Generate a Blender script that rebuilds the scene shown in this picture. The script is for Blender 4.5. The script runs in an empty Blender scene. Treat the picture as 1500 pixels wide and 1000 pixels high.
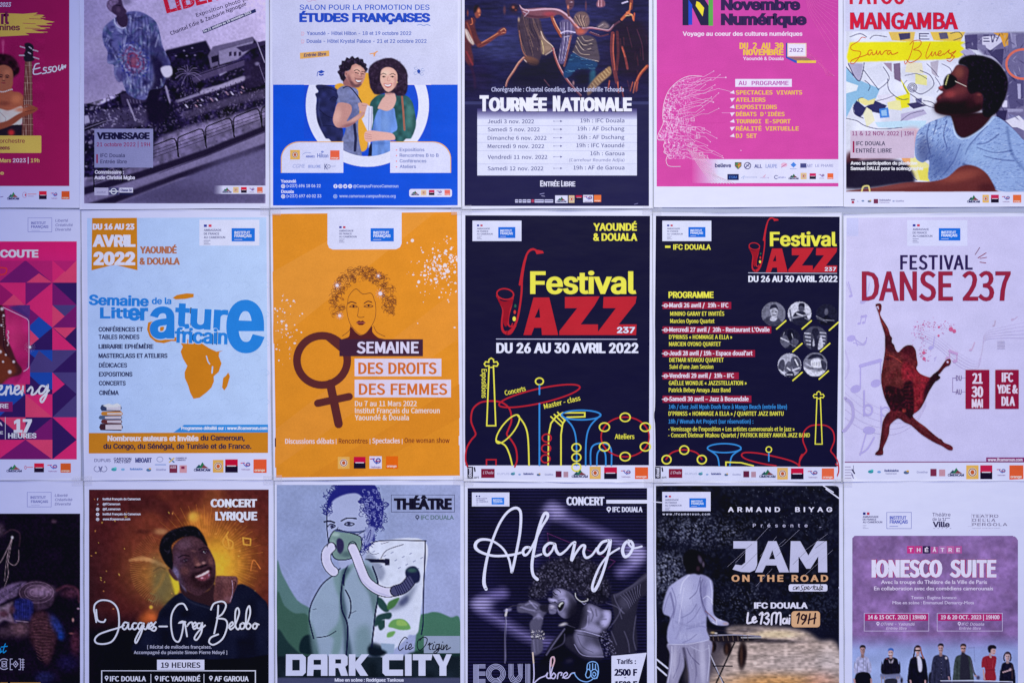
"""A wall of printed event posters, photographed head-on under cool violet light."""
WORLD_S = 0.82
LIGHTS = [('spot', (0.25, -2.55, 2.9), (0.22, 0, 1.46), 54, 228, (1.0, .97, .77))]
import bpy, math, os
import numpy as np
from mathutils import Vector

C = bpy.context.scene.collection
R = math.radians
S = 0.00109            # metres of wall per unit of layout (an A3 sheet is about 272 wide)
Z0 = 1.55              # height of the picture's centre above the pavement

def W(x, y, h=0.0):
    return ((x-750.0)*S, -h, Z0+(500.0-y)*S)

# ---------------------------------------------------------------- camera
cam = bpy.data.objects.new('camera', bpy.data.cameras.new('camera'))
C.objects.link(cam); bpy.context.scene.camera = cam
CAM_D = 2.3
cam.location = (0, -CAM_D, Z0); cam.rotation_euler = (R(90), 0, 0)
cam.data.sensor_width = 36; cam.data.lens = 36*CAM_D/(1500*S)
cam.data.clip_start = 0.05; cam.data.clip_end = 100

# ---------------------------------------------------------------- light
sc = bpy.context.scene
w = bpy.data.worlds.new('World'); sc.world = w; w.use_nodes = True
bg = w.node_tree.nodes['Background']
bg.inputs[0].default_value = (0.30, 0.35, 0.91, 1); bg.inputs[1].default_value = WORLD_S
def spot(name, loc, aim, cone, power, col):
    l = bpy.data.lights.new(name, 'SPOT'); l.energy = power; l.spot_size = R(cone); l.spot_blend = 1.0
    l.shadow_soft_size = .09; l.color = col
    o = bpy.data.objects.new(name, l); C.objects.link(o); o.location = loc
    o.rotation_euler = (Vector(aim)-Vector(loc)).to_track_quat('-Z', 'Y').to_euler()
    return o
for a in LIGHTS: spot(*a)
sc.view_settings.view_transform = 'Standard'; sc.view_settings.look = 'None'
sc.view_settings.exposure = 0; sc.view_settings.gamma = 1

# ---------------------------------------------------------------- colour
def lin(c):
    c = np.asarray(c, float)/255.0
    return np.where(c <= 0.04045, c/12.92, ((np.clip(c, 0, 9)+0.055)/1.055)**2.4)
PAPER = 0.82

# ---------------------------------------------------------------- materials
def mat_base(name):
    m = bpy.data.materials.new(name); m.use_nodes = True
    return m, m.node_tree, m.node_tree.nodes['Principled BSDF']
def add_bump(nt, b, amp=1.0):
    N, L = nt.nodes, nt.links
    g = N.new('ShaderNodeNewGeometry')
    wave = N.new('ShaderNodeTexNoise'); wave.inputs['Scale'].default_value = 9; wave.inputs['Detail'].default_value = 2
    mp = N.new('ShaderNodeMapping'); mp.inputs['Scale'].default_value = (1, 1, 2.2)
    fine = N.new('ShaderNodeTexNoise'); fine.inputs['Scale'].default_value = 70; fine.inputs['Detail'].default_value = 4
    L.new(g.outputs['Position'], mp.inputs['Vector'])
    L.new(mp.outputs['Vector'], wave.inputs['Vector']); L.new(mp.outputs['Vector'], fine.inputs['Vector'])
    b1 = N.new('ShaderNodeBump'); b1.inputs['Strength'].default_value = 0.8*amp; b1.inputs['Distance'].default_value = 0.003
    b2 = N.new('ShaderNodeBump'); b2.inputs['Strength'].default_value = 0.5*amp; b2.inputs['Distance'].default_value = 0.0003
    L.new(wave.outputs['Fac'], b1.inputs['Height']); L.new(fine.outputs['Fac'], b2.inputs['Height'])
    L.new(b1.outputs['Normal'], b2.inputs['Normal']); L.new(b2.outputs['Normal'], b.inputs['Normal'])
    return g

def make_ink():
    m, nt, b = mat_base('printed_ink'); N, L = nt.nodes, nt.links
    a = N.new('ShaderNodeAttribute'); a.attribute_name = 'Col'
    g = add_bump(nt, b)
    grain = N.new('ShaderNodeTexNoise'); grain.inputs['Scale'].default_value = 620; grain.inputs['Detail'].default_value = 2
    L.new(g.outputs['Position'], grain.inputs['Vector'])
    blot = N.new('ShaderNodeTexNoise'); blot.inputs['Scale'].default_value = 30; blot.inputs['Detail'].default_value = 3
    L.new(g.outputs['Position'], blot.inputs['Vector'])
    r1 = N.new('ShaderNodeMapRange'); r1.inputs[1].default_value = .25; r1.inputs[2].default_value = .75; r1.inputs[3].default_value = .92; r1.inputs[4].default_value = 1.08
    r2 = N.new('ShaderNodeMapRange'); r2.inputs[1].default_value = .25; r2.inputs[2].default_value = .75; r2.inputs[3].default_value = .95; r2.inputs[4].default_value = 1.05
    L.new(grain.outputs['Fac'], r1.inputs[0]); L.new(blot.outputs['Fac'], r2.inputs[0])
    mu = N.new('ShaderNodeMath'); mu.operation = 'MULTIPLY'; L.new(r1.outputs[0], mu.inputs[0]); L.new(r2.outputs[0], mu.inputs[1])
    v = N.new('ShaderNodeVectorMath'); v.operation = 'SCALE'
    L.new(a.outputs['Color'], v.inputs[0]); L.new(mu.outputs[0], v.inputs['Scale'])
    L.new(v.outputs['Vector'], b.inputs['Base Color'])
    b.inputs['Roughness'].default_value = 0.5; b.inputs['Specular IOR Level'].default_value = 0.06
    return m
def make_paper(name, col, rough=.55, amp=1.0, fibre=.02):
    m, nt, b = mat_base(name); N, L = nt.nodes, nt.links
    g = add_bump(nt, b, amp)
    n = N.new('ShaderNodeTexNoise'); n.inputs['Scale'].default_value = 45; n.inputs['Detail'].default_value = 5
    L.new(g.outputs['Position'], n.inputs['Vector'])
    cr = N.new('ShaderNodeMixRGB'); cr.inputs[1].default_value = (*[c*(1-fibre*2) for c in col], 1); cr.inputs[2].default_value = (*[min(1, c*(1+fibre)) for c in col], 1)
    L.new(n.outputs['Fac'], cr.inputs[0]); L.new(cr.outputs[0], b.inputs['Base Color'])
    b.inputs['Roughness'].default_value = rough; b.inputs['Specular IOR Level'].default_value = .25
    return m
INK = make_ink()
SHEET = make_paper('white_poster_paper', (PAPER, PAPER, PAPER))
WALLM = make_paper('painted_plaster', (.46, .49, .56), .7, 1.5, .05)
def make_tape():
    m, nt, b = mat_base('clear_tape'); N, L = nt.nodes, nt.links
    add_bump(nt, b, .6)
    b.inputs['Base Color'].default_value = (.80, .78, .74, 1); b.inputs['Roughness'].default_value = .25
    n = N.new('ShaderNodeTexNoise'); n.inputs['Scale'].default_value = 60
    r = N.new('ShaderNodeMapRange'); r.inputs[3].default_value = .06; r.inputs[4].default_value = .20
    L.new(n.outputs['Fac'], r.inputs[0]); L.new(r.outputs[0], b.inputs['Alpha'])
    return m
TAPE = make_tape()

# ---------------------------------------------------------------- glyphs
CH = "ABCDEFGHIJKLMNOPQRSTUVWXYZabcdefghijklmnopqrstuvwxyz0123456789ÉÈÊÂÀÇËéèêâàçëôîï&@#«»:;.,'’!?()[]/|-–+_•"
FONTS = {}
from mathutils.geometry import delaunay_2d_cdt
def load_fonts():
    """contours and advances of every character, measured so that a capital is 1 high"""
    base = None
    try: base = bpy.utils.system_resource('DATAFILES', path='fonts')
    except Exception: pass
    files = {'I': 'Inter.woff2', 'M': 'DejaVuSansMono.woff2', 'N': 'Noto Sans CJK Regular.woff2'}
    for k in 'GIMN':
        f = None
        if k in files and base:
            try: f = bpy.data.fonts.load(os.path.join(base, files[k]))
            except Exception: f = None
        objs = []
        for c in CH:
            for s in (c, c+'H'):
                cu = bpy.data.curves.new('g', 'FONT'); cu.body = s; cu.resolution_u = 3; cu.fill_mode = 'NONE'
                if f: cu.font = f
                o = bpy.data.objects.new('g', cu); C.objects.link(o); objs.append(o)
        FONTS[k] = objs
    dg = bpy.context.evaluated_depsgraph_get(); dg.update()
    for k, objs in FONTS.items():
        d = {}
        for i, c in enumerate(CH):
            res = []
            for o in objs[2*i:2*i+2]:
                me = o.evaluated_get(dg).to_mesh()
                n = len(me.vertices); co = np.empty(n*3); me.vertices.foreach_get('co', co)
                ed = np.empty(len(me.edges)*2, np.int32); me.edges.foreach_get('vertices', ed)
                res.append((co.reshape(-1, 3)[:, :2].copy(), ed.reshape(-1, 2).copy()))
                o.evaluated_get(dg).to_mesh_clear()
            (v1, e1), (v2, _) = res
            # runs of consecutive vertices joined by edges are the contours
            loops = []; cur = [0] if len(v1) else []
            es = {tuple(sorted(e)) for e in e1.tolist()}
            for q in range(1, len(v1)):
                if (q-1, q) in es: cur.append(q)
                else: loops.append(v1[cur]); cur = [q]
            if cur: loops.append(v1[cur])
            d[c] = [[l for l in loops if len(l) > 2], v2[:, 0].max()]
        hx = max(l[:, 0].max() for l in d['H'][0])
        cap = max(l[:, 1].max() for l in d['H'][0])
        for c in d: d[c] = ([l/cap for l in d[c][0]], (d[c][1]-hx)/cap)
        if k == 'I':        # a plain upright I
            d['I'] = ([np.array([(.1, 0), (.235, 0), (.235, 1), (.1, 1)])], .335)
        d[' '] = ([], d['n'][1]*0.5 if k != 'M' else d['n'][1])
        FONTS[k] = d
    for o in list(C.objects):
        if o.type == 'FONT':
            cu = o.data; bpy.data.objects.remove(o); bpy.data.curves.remove(cu)
load_fonts()
GC = {}
def glyph(f, c, bx, by):
    """filled triangles of one character with its outline pushed out by bx, by"""
    key = (f, c, round(bx, 3), round(by, 3))
    if key in GC: return GC[key]
    loops = FONTS[f][c][0]
    if not loops: GC[key] = (np.zeros((0, 2)), np.zeros((0, 3), int)); return GC[key]
    # orientation: the loop reaching furthest is an outer one
    big = max(loops, key=lambda l: abs(np.sum(l[:, 0]*np.roll(l[:, 1], -1)-np.roll(l[:, 0], -1)*l[:, 1])))
    sg = np.sign(np.sum(big[:, 0]*np.roll(big[:, 1], -1)-np.roll(big[:, 0], -1)*big[:, 1]))
    out = []
    for l in loops:
        l = l[np.hypot(*(l-np.roll(l, 1, 0)).T) > 1e-4]
        if len(l) < 3: continue
        if bx or by:
            d0 = l-np.roll(l, 1, 0); d1 = np.roll(l, -1, 0)-l
            d0 /= np.hypot(*d0.T)[:, None]; d1 /= np.hypot(*d1.T)[:, None]
            n = np.stack([d0[:, 1]+d1[:, 1], -(d0[:, 0]+d1[:, 0])], 1)*sg; ln = np.hypot(*n.T); ln[ln < 1e-6] = 1
            n /= ln[:, None]; m = 1/np.clip(np.sqrt(np.clip((1+(d0*d1).sum(1))/2, 0, 1)), .6, 1)
            l = l+n*m[:, None]*np.array([bx, by])
        out.append(l)
    pts = np.concatenate(out); ed = []; o = 0
    for l in out: ed += [(o+i, o+(i+1) % len(l)) for i in range(len(l))]; o += len(l)
    r = delaunay_2d_cdt([Vector(p) for p in pts.tolist()], ed, [], 0, 1e-5)
    V = np.array([tuple(v) for v in r[0]]); T = np.array([t for t in r[2] if len(t) == 3])
    cen = V[T].mean(1); wn = np.zeros(len(T))
    for l in out:
        x0, y0 = l[:, 0], l[:, 1]; x1, y1 = np.roll(x0, -1), np.roll(y0, -1)
        cx, cy = cen[:, :1], cen[:, 1:]
        t = (x1-x0)*(cy-y0)-(cx-x0)*(y1-y0)
        wn += ((y0 <= cy) & (y1 > cy) & (t > 0)).sum(1)-((y0 > cy) & (y1 <= cy) & (t < 0)).sum(1)
    GC[key] = (V, T[wn*sg > .5]); return GC[key]

# ---------------------------------------------------------------- curves through points
def smooth_pts(pts, closed=False, n=6):
    p = np.asarray(pts, float); m = len(p); out = []
    rng = range(m) if closed else range(m-1)
    for i in rng:
        if closed: a, b, c, d = p[(i-1) % m], p[i], p[(i+1) % m], p[(i+2) % m]
        else: a, b, c, d = p[max(i-1, 0)], p[i], p[i+1], p[min(i+2, m-1)]
        for k in range(n):
            t = k/n
            out.append(.5*((2*b)+(-a+c)*t+(2*a-5*b+4*c-d)*t*t+(-a+3*b-3*c+d)*t**3))
    if not closed: out.append(p[-1])
    return np.array(out)

# ---------------------------------------------------------------- posters
LAYER = 2e-5; EPS = 3e-6
class Poster:
    def __init__(s, label, sheet, white, crop, name='poster', cat='poster', group='posters covering the wall', h=.0012, seed=0, curl=1.0):
        s.sheetq = sheet; s.h = h; s.boxes = []; s.cur = None; s.cropx, s.cropy, s.cs = crop
        s.L = lin(white)/PAPER
        cx = sum(p[0] for p in sheet)/4; y1 = max(p[1] for p in sheet)
        e = bpy.data.objects.new(name, None); C.objects.link(e)
        e.location = W(cx, y1, 0); e.empty_display_size = .05
        e['label'] = label; e['category'] = cat; e['group'] = group
        from mathutils import Matrix
        s.e = e; s.inv = Matrix.Translation(-Vector(e.location))
        s.rs = np.random.RandomState(seed+7)
        s.make_sheet(curl)
    def crop(s, x, y, k): s.cropx, s.cropy, s.cs = x, y, k
    def X(s, u): return s.cropx+u/s.cs
    def Y(s, v): return s.cropy+v/s.cs
    def col(s, c):
        a = lin(c)/s.L - 0.007
        m = max(1.0, a.max()/.9)**.6 if a.ndim == 1 else np.maximum(1.0, a.max(-1, keepdims=True)/.9)**.6
        return np.clip(a/m, 0.003, 0.92)
    def make_sheet(s, curl):
        q = [np.array(p, float) for p in s.sheetq]    # tl tr br bl
        nx, ny = 56, 78; V = []; F = []
        ph = s.rs.uniform(0, 6.28, 8); corner = s.rs.uniform(.3, 1.6, 4)
        def lift(u, v, X, Y):
            d = min(u, 1-u)*272; e = min(v, 1-v)*385
            a = max(0, 1-d/3.0)**2; b = max(0, 1-e/3.2)**2
            wv = .5+.5*math.sin(v*9+ph[0])*math.sin(v*23+ph[1]); wu = .5+.5*math.sin(u*7+ph[2])*math.sin(u*19+ph[3])
            cc = 0
            for k, (cu, cv) in enumerate(((0, 0), (1, 0), (1, 1), (0, 1))):
                r = math.hypot((u-cu)*272, (v-cv)*385); cc += corner[k]*max(0, 1-r/4.2)**2
            return curl*(a*wv*.0016+b*wu*.0022+cc*.0009)
        us = np.concatenate([np.linspace(0, .013, 8), np.linspace(.013, .987, nx-15)[1:-1], np.linspace(.987, 1, 8)])
        vs = np.concatenate([np.linspace(0, .0095, 8), np.linspace(.0095, .9905, ny-15)[1:-1], np.linspace(.9905, 1, 8)])
        for th in (0, 1):
            for v in vs:
                for u in us:
                    p = (q[0]*(1-u)+q[1]*u)*(1-v)+(q[3]*(1-u)+q[2]*u)*v
                    # edges of real sheets are never dead straight
                    p = p+np.array([0, .5*math.sin(u*5+ph[4])*(1 if v in (vs[0], vs[-1]) else 0)])
                    V.append(W(p[0], p[1], s.h+lift(u, v, *p)-th*.00012))
        n = len(us); m = len(vs); K = n*m
        for j in range(m-1):
            for i in range(n-1):
                a = j*n+i; F.append((a, a+n, a+n+1, a+1)); F.append((K+a, K+a+1, K+a+n+1, K+a+n))
        ring = [i for i in range(n)]+[j*n+n-1 for j in range(1, m)]+[(m-1)*n+i for i in range(n-2, -1, -1)]+[j*n for j in range(m-2, 0, -1)]
        for a, b in zip(ring, ring[1:]+ring[:1]): F.append((a, b, K+b, K+a))
        s.add_obj('sheet', V, F, SHEET, None, True)
    def add_obj(s, name, V, F, mat, cols, smooth=False, parent=None):
        me = bpy.data.meshes.new(name)
        V = np.asarray(V, np.float32)
        if isinstance(F, np.ndarray):
            k = F.shape[1]; me.vertices.add(len(V)); me.vertices.foreach_set('co', V.ravel())
            me.loops.add(F.size); me.loops.foreach_set('vertex_index', F.ravel().astype(np.int32))
            me.polygons.add(len(F)); me.polygons.foreach_set('loop_start', np.arange(0, F.size, k, dtype=np.int32))
            me.update(calc_edges=True)
        else:
            me.from_pydata(V.tolist(), [], F)
        if cols is not None:
            ca = me.color_attributes.new('Col', 'FLOAT_COLOR', 'POINT')
            arr = np.ones((len(V), 4), np.float32); arr[:, :3] = cols
            ca.data.foreach_set('color', arr.ravel())
        me.materials.append(mat)
        if smooth: me.polygons.foreach_set('use_smooth', [True]*len(me.polygons))
        me.transform(s.inv)
        o = bpy.data.objects.new(name, me); C.objects.link(o); o.parent = parent or s.e
        return o
    # --- builder
    def begin(s, name): s.cur = [name, [], [], [], 0]
    def end(s):
        name, V, F, K, n = s.cur; s.cur = None
        if not V: return
        o = s.add_obj(name, np.concatenate(V), [f for fs in F for f in fs], INK, np.concatenate(K))
        if name in ('circuit_lines', 'paint_spatter', 'pink_speck', 'worn_speck', 'dot_pattern', 'grey_smudge', 'faint_pattern'): o['kind'] = 'stuff'
        return o
    def emit(s, name, pts, faces, cols, dh=None):
        """pts: layout coordinates (n,2); dh extra height"""
        pts = np.asarray(pts, float); n = len(pts)
        if n == 0: return
        top = 0 if dh is None else float(np.max(dh))
        h = s.h+s.claim(pts[:, 0].min(), pts[:, 1].min(), pts[:, 0].max(), pts[:, 1].max(), top)+(0 if dh is None else dh)
        V = np.empty((n, 3)); V[:, 0] = (pts[:, 0]-750)*S; V[:, 1] = -h; V[:, 2] = Z0+(500-pts[:, 1])*S
        cols = np.broadcast_to(cols, (n, 3))
        own = s.cur is None
        if own: s.begin(name)
        b = s.cur; off = b[4]
        b[1].append(V); b[2].append([tuple(int(i)+off for i in f) for f in faces]); b[3].append(cols); b[4] += n
        if own: return s.end()
    def claim(s, x0, y0, x1, y1, top=0):
        """lowest height clear of everything printed beneath this box"""
        lo = LAYER
        for q in s.boxes:
            if q[0] < x1 and q[2] > x0 and q[1] < y1 and q[3] > y0 and q[4] > lo: lo = q[4]
        s.boxes.append((x0, y0, x1, y1, lo+LAYER+top)); return lo
    # --- shapes in crop coordinates
    def xy(s, pts):
        p = np.asarray(pts, float); return np.stack([s.X(p[:, 0]), s.Y(p[:, 1])], 1)
    def poly(s, pts, c, name='printed_shape', sm=False, n=5):
        p = smooth_pts(pts, True, n) if sm else np.asarray(pts, float)
        p = s.xy(p)
        return s.emit(name, p, [tuple(range(len(p)))], s.col(c))
    def rect(s, x0, y0, x1, y1, c, name='colour_panel', r=0, rot=0):
        if r:
            p = []
            for cx, cy, a in ((x1-r, y0+r, -90), (x1-r, y1-r, 0), (x0+r, y1-r, 90), (x0+r, y0+r, 180)):
                for k in range(7): p.append((cx+r*math.cos(R(a+15*k)), cy+r*math.sin(R(a+15*k))))
        else: p = [(x0, y0), (x1, y0), (x1, y1), (x0, y1)]
        if rot:
            ca, sa = math.cos(R(rot)), math.sin(R(rot)); cx, cy = (x0+x1)/2, (y0+y1)/2
            p = [(cx+(x-cx)*ca-(y-cy)*sa, cy+(x-cx)*sa+(y-cy)*ca) for x, y in p]
        return s.poly(p, c, name)
    def grad(s, x0, y0, x1, y1, c0, c1, name='colour_panel', horiz=False, n=12):
        P, F, K = [], [], []
        for k in range(n+1):
            t = k/n; cc = s.col(np.array(c0)*(1-t)+np.array(c1)*t)
            if horiz: P += [(x0+(x1-x0)*t, y0), (x0+(x1-x0)*t, y1)]
            else: P += [(x0, y0+(y1-y0)*t), (x1, y0+(y1-y0)*t)]
            K += [cc, cc]
            if k: F.append((2*k-2, 2*k-1, 2*k+1, 2*k))
        return s.emit(name, s.xy(P), F, np.array(K))
    def quad(s, pts, c, name='colour_panel'): return s.poly(pts, c, name)
    def ell(s, cx, cy, rx, ry, c, name='printed_shape', n=28, rot=0):
        ca, sa = math.cos(R(rot)), math.sin(R(rot))
        p = [(cx+rx*math.cos(t)*ca-ry*math.sin(t)*sa, cy+rx*math.cos(t)*sa+ry*math.sin(t)*ca) for t in np.linspace(0, 2*math.pi, n, endpoint=False)]
        return s.poly(p, c, name)
    def line(s, pts, wd, c, name='printed_line', sm=False, closed=False, n=6, taper=False):
        p = smooth_pts(pts, closed, n) if sm else np.asarray(pts, float)
        if closed: p = np.vstack([p, p[:1]])
        if p.shape[1] == 3: wv = p[:, 2]/2*wd; p = p[:, :2]
        else: wv = np.full(len(p), wd/2.0)
        if taper: wv = wv*np.clip(np.sin(np.linspace(0.15, math.pi-.15, len(p)))*1.3, .25, 1)
        k = np.r_[True, np.hypot(*(np.diff(p, axis=0).T)) > 1e-6]; p = p[k]; wv = wv[k]
        if len(p) < 2: return
        d = np.diff(p, axis=0); L = np.hypot(d[:, 0], d[:, 1]); d = d/L[:, None]
        nrm = np.stack([-d[:, 1], d[:, 0]], 1)
        vn = np.vstack([nrm[:1], nrm[:-1]+nrm[1:], nrm[-1:]])
        if closed: vn[0] = vn[-1] = nrm[0]+nrm[-1]
        ln = np.hypot(vn[:, 0], vn[:, 1]); ln[ln < 1e-6] = 1
        vn = vn/ln[:, None]
        miter = np.ones(len(p))
        dots = np.abs((vn[1:]*nrm).sum(1)).clip(.5, 1); miter[1:] = 1/dots
        a = p+vn*(wv*miter)[:, None]; b = p-vn*(wv*miter)[:, None]
        P = []; F = []; dh = []
        for i in range(len(p)-1):
            o = len(P); P += [a[i], b[i], b[i+1], a[i+1]]; F.append((o, o+1, o+2, o+3)); dh += [i*EPS]*4
        if not closed:
            for q, r_, dd, hh in ((p[0], wv[0], -1, 0), (p[-1], wv[-1], 1, len(p))):
                if r_ < .25*s.cs: continue
                o = len(P)
                for t in range(10): P.append(q+r_*np.array([math.cos(t*.628), math.sin(t*.628)])); dh.append((hh+1)*EPS)
                F.append(tuple(range(o, o+10)))
        return s.emit(name, s.xy(P), F, s.col(c), np.array(dh))
    def ring(s, cx, cy, rx, ry, wd, c, name='printed_ring', rot=0, a0=0, a1=360):
        ca, sa = math.cos(R(rot)), math.sin(R(rot))
        full = abs(a1-a0) >= 360
        T = np.linspace(R(a0), R(a1), 40, endpoint=not full)
        return s.line([(cx+rx*math.cos(t)*ca-ry*math.sin(t)*sa, cy+rx*math.cos(t)*sa+ry*math.sin(t)*ca) for t in T], wd, c, name, closed=full)
    def frame(s, x0, y0, x1, y1, wd, c, name='printed_frame'):
        return s.line([(x0, y0), (x1, y0), (x1, y1), (x0, y1)], wd, c, name, closed=True)
    def t(s, txt, x0, x1, yb, cap, c, b=0, f='I', name=None, sh=0, rot=0, ls=0, outline=None, nat=None):
        """text between x0 and x1 on baseline yb with capital height cap (all in crop units)"""
        d = FONTS[f]; b = b*(.9 if f != 'N' else .9)*(.72 if cap/s.cs < 7.5 else 1)
        chars = []; x = 0; lo, hi = 1e9, -1e9
        for ch in txt:
            if ch not in d: ch = '-'
            if d[ch][0]: chars.append((ch, x)); lo = min(lo, x+min(l[:, 0].min() for l in d[ch][0])); hi = max(hi, x+max(l[:, 0].max() for l in d[ch][0]))
            x += d[ch][1]+ls
        if x1 is None: k = cap*(nat or 1.0)
        else: k = (x1-x0)/max(hi-lo, 1e-6)
        own = s.cur is None
        if own: s.begin(name or ('title_lettering' if cap/s.cs > 12 else 'lettering'))
        def put(bold, col):
            bx = round(bold*cap/k/.01)*.01 if bold*cap/k > .03 else round(bold*cap/k/.005)*.005
            V = []; F = []; n = 0
            for ch, xo in chars:
                v, t = glyph(f, ch, bx, bold*.55); v = v+np.array([xo, 0]); V.append(v); F.append(t+n); n += len(v)
            V = np.concatenate(V); F = np.concatenate(F)
            q = k*(hi-lo)/(hi-lo+2*bx) if x1 is not None else k
            P = np.stack([(V[:, 0]-lo+bx)*q, -V[:, 1]*cap], 1); P[:, 0] -= P[:, 1]*sh
            if rot:
                ca, sa = math.cos(R(rot)), math.sin(R(rot)); P = np.stack([P[:, 0]*ca+P[:, 1]*sa, -P[:, 0]*sa+P[:, 1]*ca], 1)
            s.emit('', s.xy(P+np.array([x0, yb])), F, col)
        if outline: put(b+outline[0], s.col(outline[1]))
        put(b, s.col(c))
        if own: return s.end()
    def pic(s, u0, v0, u1, v1, base, step=1.0): return Pic(s, s.X(u0), s.Y(v0), s.X(u1), s.Y(v1), base, step)

# ---------------------------------------------------------------- painted print: a fine sheet of coloured ink cells
def blur(a, r):
    if r <= 0.3: return a
    k = int(math.ceil(r*2)); x = np.arange(-k, k+1); g = np.exp(-x*x/(2*r*r)); g /= g.sum()
    for ax in (0, 1):
        pad = [(0, 0)]*a.ndim; pad[ax] = (k, k); p = np.pad(a, pad, mode='edge'); o = np.zeros_like(a)
        for i, gv in enumerate(g):
            sl = [slice(None)]*a.ndim; sl[ax] = slice(i, i+a.shape[ax]); o += gv*p[tuple(sl)]
        a = o
    return a
def vnoise(h, w_, cell, rs, cy=None):
    cy = cy or cell
    gy, gx = int(h/cy)+3, int(w_/cell)+3; g = rs.rand(gy, gx)
    y = np.arange(h)/cy; x = np.arange(w_)/cell; yi = y.astype(int); xi = x.astype(int)
    fy = y-yi; fx = x-xi; fy = fy*fy*(3-2*fy); fx = fx*fx*(3-2*fx)
    a = g[yi][:, xi]; b = g[yi][:, xi+1]; c = g[yi+1][:, xi]; d = g[yi+1][:, xi+1]
    fx = fx[None]; fy = fy[:, None]
    return (a*(1-fx)+b*fx)*(1-fy)+(c*(1-fx)+d*fx)*fy
class Pic:
    def __init__(s, P, x0, y0, x1, y1, base, step):
        s.P = P; s.nx = int(round((x1-x0)/step)); s.ny = int(round((y1-y0)/step))
        s.x0, s.y0, s.x1, s.y1 = x0, y0, x1, y1
        s.xs = np.linspace(x0, x1, s.nx+1); s.ys = np.linspace(y0, y1, s.ny+1)
        s.GX, s.GY = np.meshgrid(s.xs, s.ys)
        s.U = (s.GX-P.cropx)*P.cs; s.V = (s.GY-P.cropy)*P.cs
        s.img = np.empty((s.ny+1, s.nx+1, 3)); s.img[:] = base
        s.ids = np.zeros((s.ny, s.nx), int); s.names = ['printed_picture']; s.rs = P.rs
        s.lw = 1.0
    def crop(s, x, y, k):
        s.P.crop(x, y, k); s.U = (s.GX-x)*k; s.V = (s.GY-y)*k
    def mix(s, m, c):
        m = m[..., None]; s.img = s.img*(1-m)+np.asarray(c, float)*m
    def inside(s, pts, sm=True, n=5):
        p = smooth_pts(pts, True, n) if sm else np.asarray(pts, float)
        px = s.P.X(p[:, 0]); py = s.P.Y(p[:, 1])
        st = (s.x1-s.x0)/s.nx
        fx = (px-s.x0)/st; fy = (py-s.y0)/st
        i0, i1 = max(0, int(fx.min())-2), min(s.nx+1, int(fx.max())+3); j0, j1 = max(0, int(fy.min())-2), min(s.ny+1, int(fy.max())+3)
        m = np.zeros((s.ny+1, s.nx+1))
        if i1 <= i0 or j1 <= j0: return m
        ss = 3
        gx = np.arange(i0*ss, i1*ss)/ss+(.5/ss-.5); gy = np.arange(j0*ss, j1*ss)/ss+(.5/ss-.5)
        cnt = np.zeros((len(gy), len(gx)), bool)
        for a in range(len(fx)):
            xa, ya, xb, yb = fx[a], fy[a], fx[(a+1) % len(fx)], fy[(a+1) % len(fx)]
            if ya == yb: continue
            rows = np.where((gy >= min(ya, yb)) & (gy < max(ya, yb)))[0]
            if len(rows) == 0: continue
            xc = xa+(gy[rows]-ya)*(xb-xa)/(yb-ya)
            cnt[rows] ^= gx[None, :] < xc[:, None]
        sub = cnt.reshape(j1-j0, ss, i1-i0, ss).mean((1, 3))
        m[j0:j1, i0:i1] = sub
        return m
    def poly(s, pts, c, a=1.0, soft=.4, sm=True, part=None, clip=None):
        m = s.inside(pts, sm); hard = m
        m = blur(m, soft) if soft else m
        if clip is not None: m = m*clip
        s.mix(m*a, c)
        if part: s.mark(hard, part)
        return hard
    def mark(s, m, name):
        s.names.append(name); q = (m[:-1, :-1]+m[1:, :-1]+m[:-1, 1:]+m[1:, 1:])/4
        s.ids[q > .5] = len(s.names)-1
    def blob(s, x, y, rx, ry, c, a=1.0, rot=0, p=1.5, clip=None):
        ca, sa = math.cos(R(rot)), math.sin(R(rot)); dx = s.U-x; dy = s.V-y
        q = ((dx*ca+dy*sa)/rx)**2+((-dx*sa+dy*ca)/ry)**2
        m = np.exp(-q**p)*a
        if clip is not None: m = m*clip
        s.mix(m, c)
    def line(s, pts, wd, c, a=1.0, soft=.8, sm=False, closed=False, clip=None):
        p = smooth_pts(pts, closed, 5) if sm else np.asarray(pts, float)
        if closed: p = np.vstack([p, p[:1]])
        wv = np.full(len(p), float(wd)*s.lw)
        if p.shape[1] == 3: wv = p[:, 2]; p = p[:, :2]
        best = np.full(s.U.shape, 1e9); mrg = wv.max()+4*s.P.cs
        stu = (s.x1-s.x0)/s.nx*s.P.cs; ou = (s.x0-s.P.cropx)*s.P.cs; ov = (s.y0-s.P.cropy)*s.P.cs
        for k in range(len(p)-1):
            A, B = p[k], p[k+1]
            i0 = max(0, int((min(A[0], B[0])-mrg-ou)/stu)); i1 = min(s.nx+1, int((max(A[0], B[0])+mrg-ou)/stu)+2)
            j0 = max(0, int((min(A[1], B[1])-mrg-ov)/stu)); j1 = min(s.ny+1, int((max(A[1], B[1])+mrg-ov)/stu)+2)
            if i1 <= i0 or j1 <= j0: continue
            U = s.U[j0:j1, i0:i1]; V = s.V[j0:j1, i0:i1]; d = B-A; L = max((d**2).sum(), 1e-9)
            t = np.clip(((U-A[0])*d[0]+(V-A[1])*d[1])/L, 0, 1)
            q = np.hypot(U-A[0]-t*d[0], V-A[1]-t*d[1])-(wv[k]*(1-t)+wv[k+1]*t)/2
            best[j0:j1, i0:i1] = np.minimum(best[j0:j1, i0:i1], q)
        sf = soft*s.P.cs
        m = np.clip(.5-best/sf, 0, 1)*a
        if clip is not None: m = m*clip
        s.mix(m, c)
        return m
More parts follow.
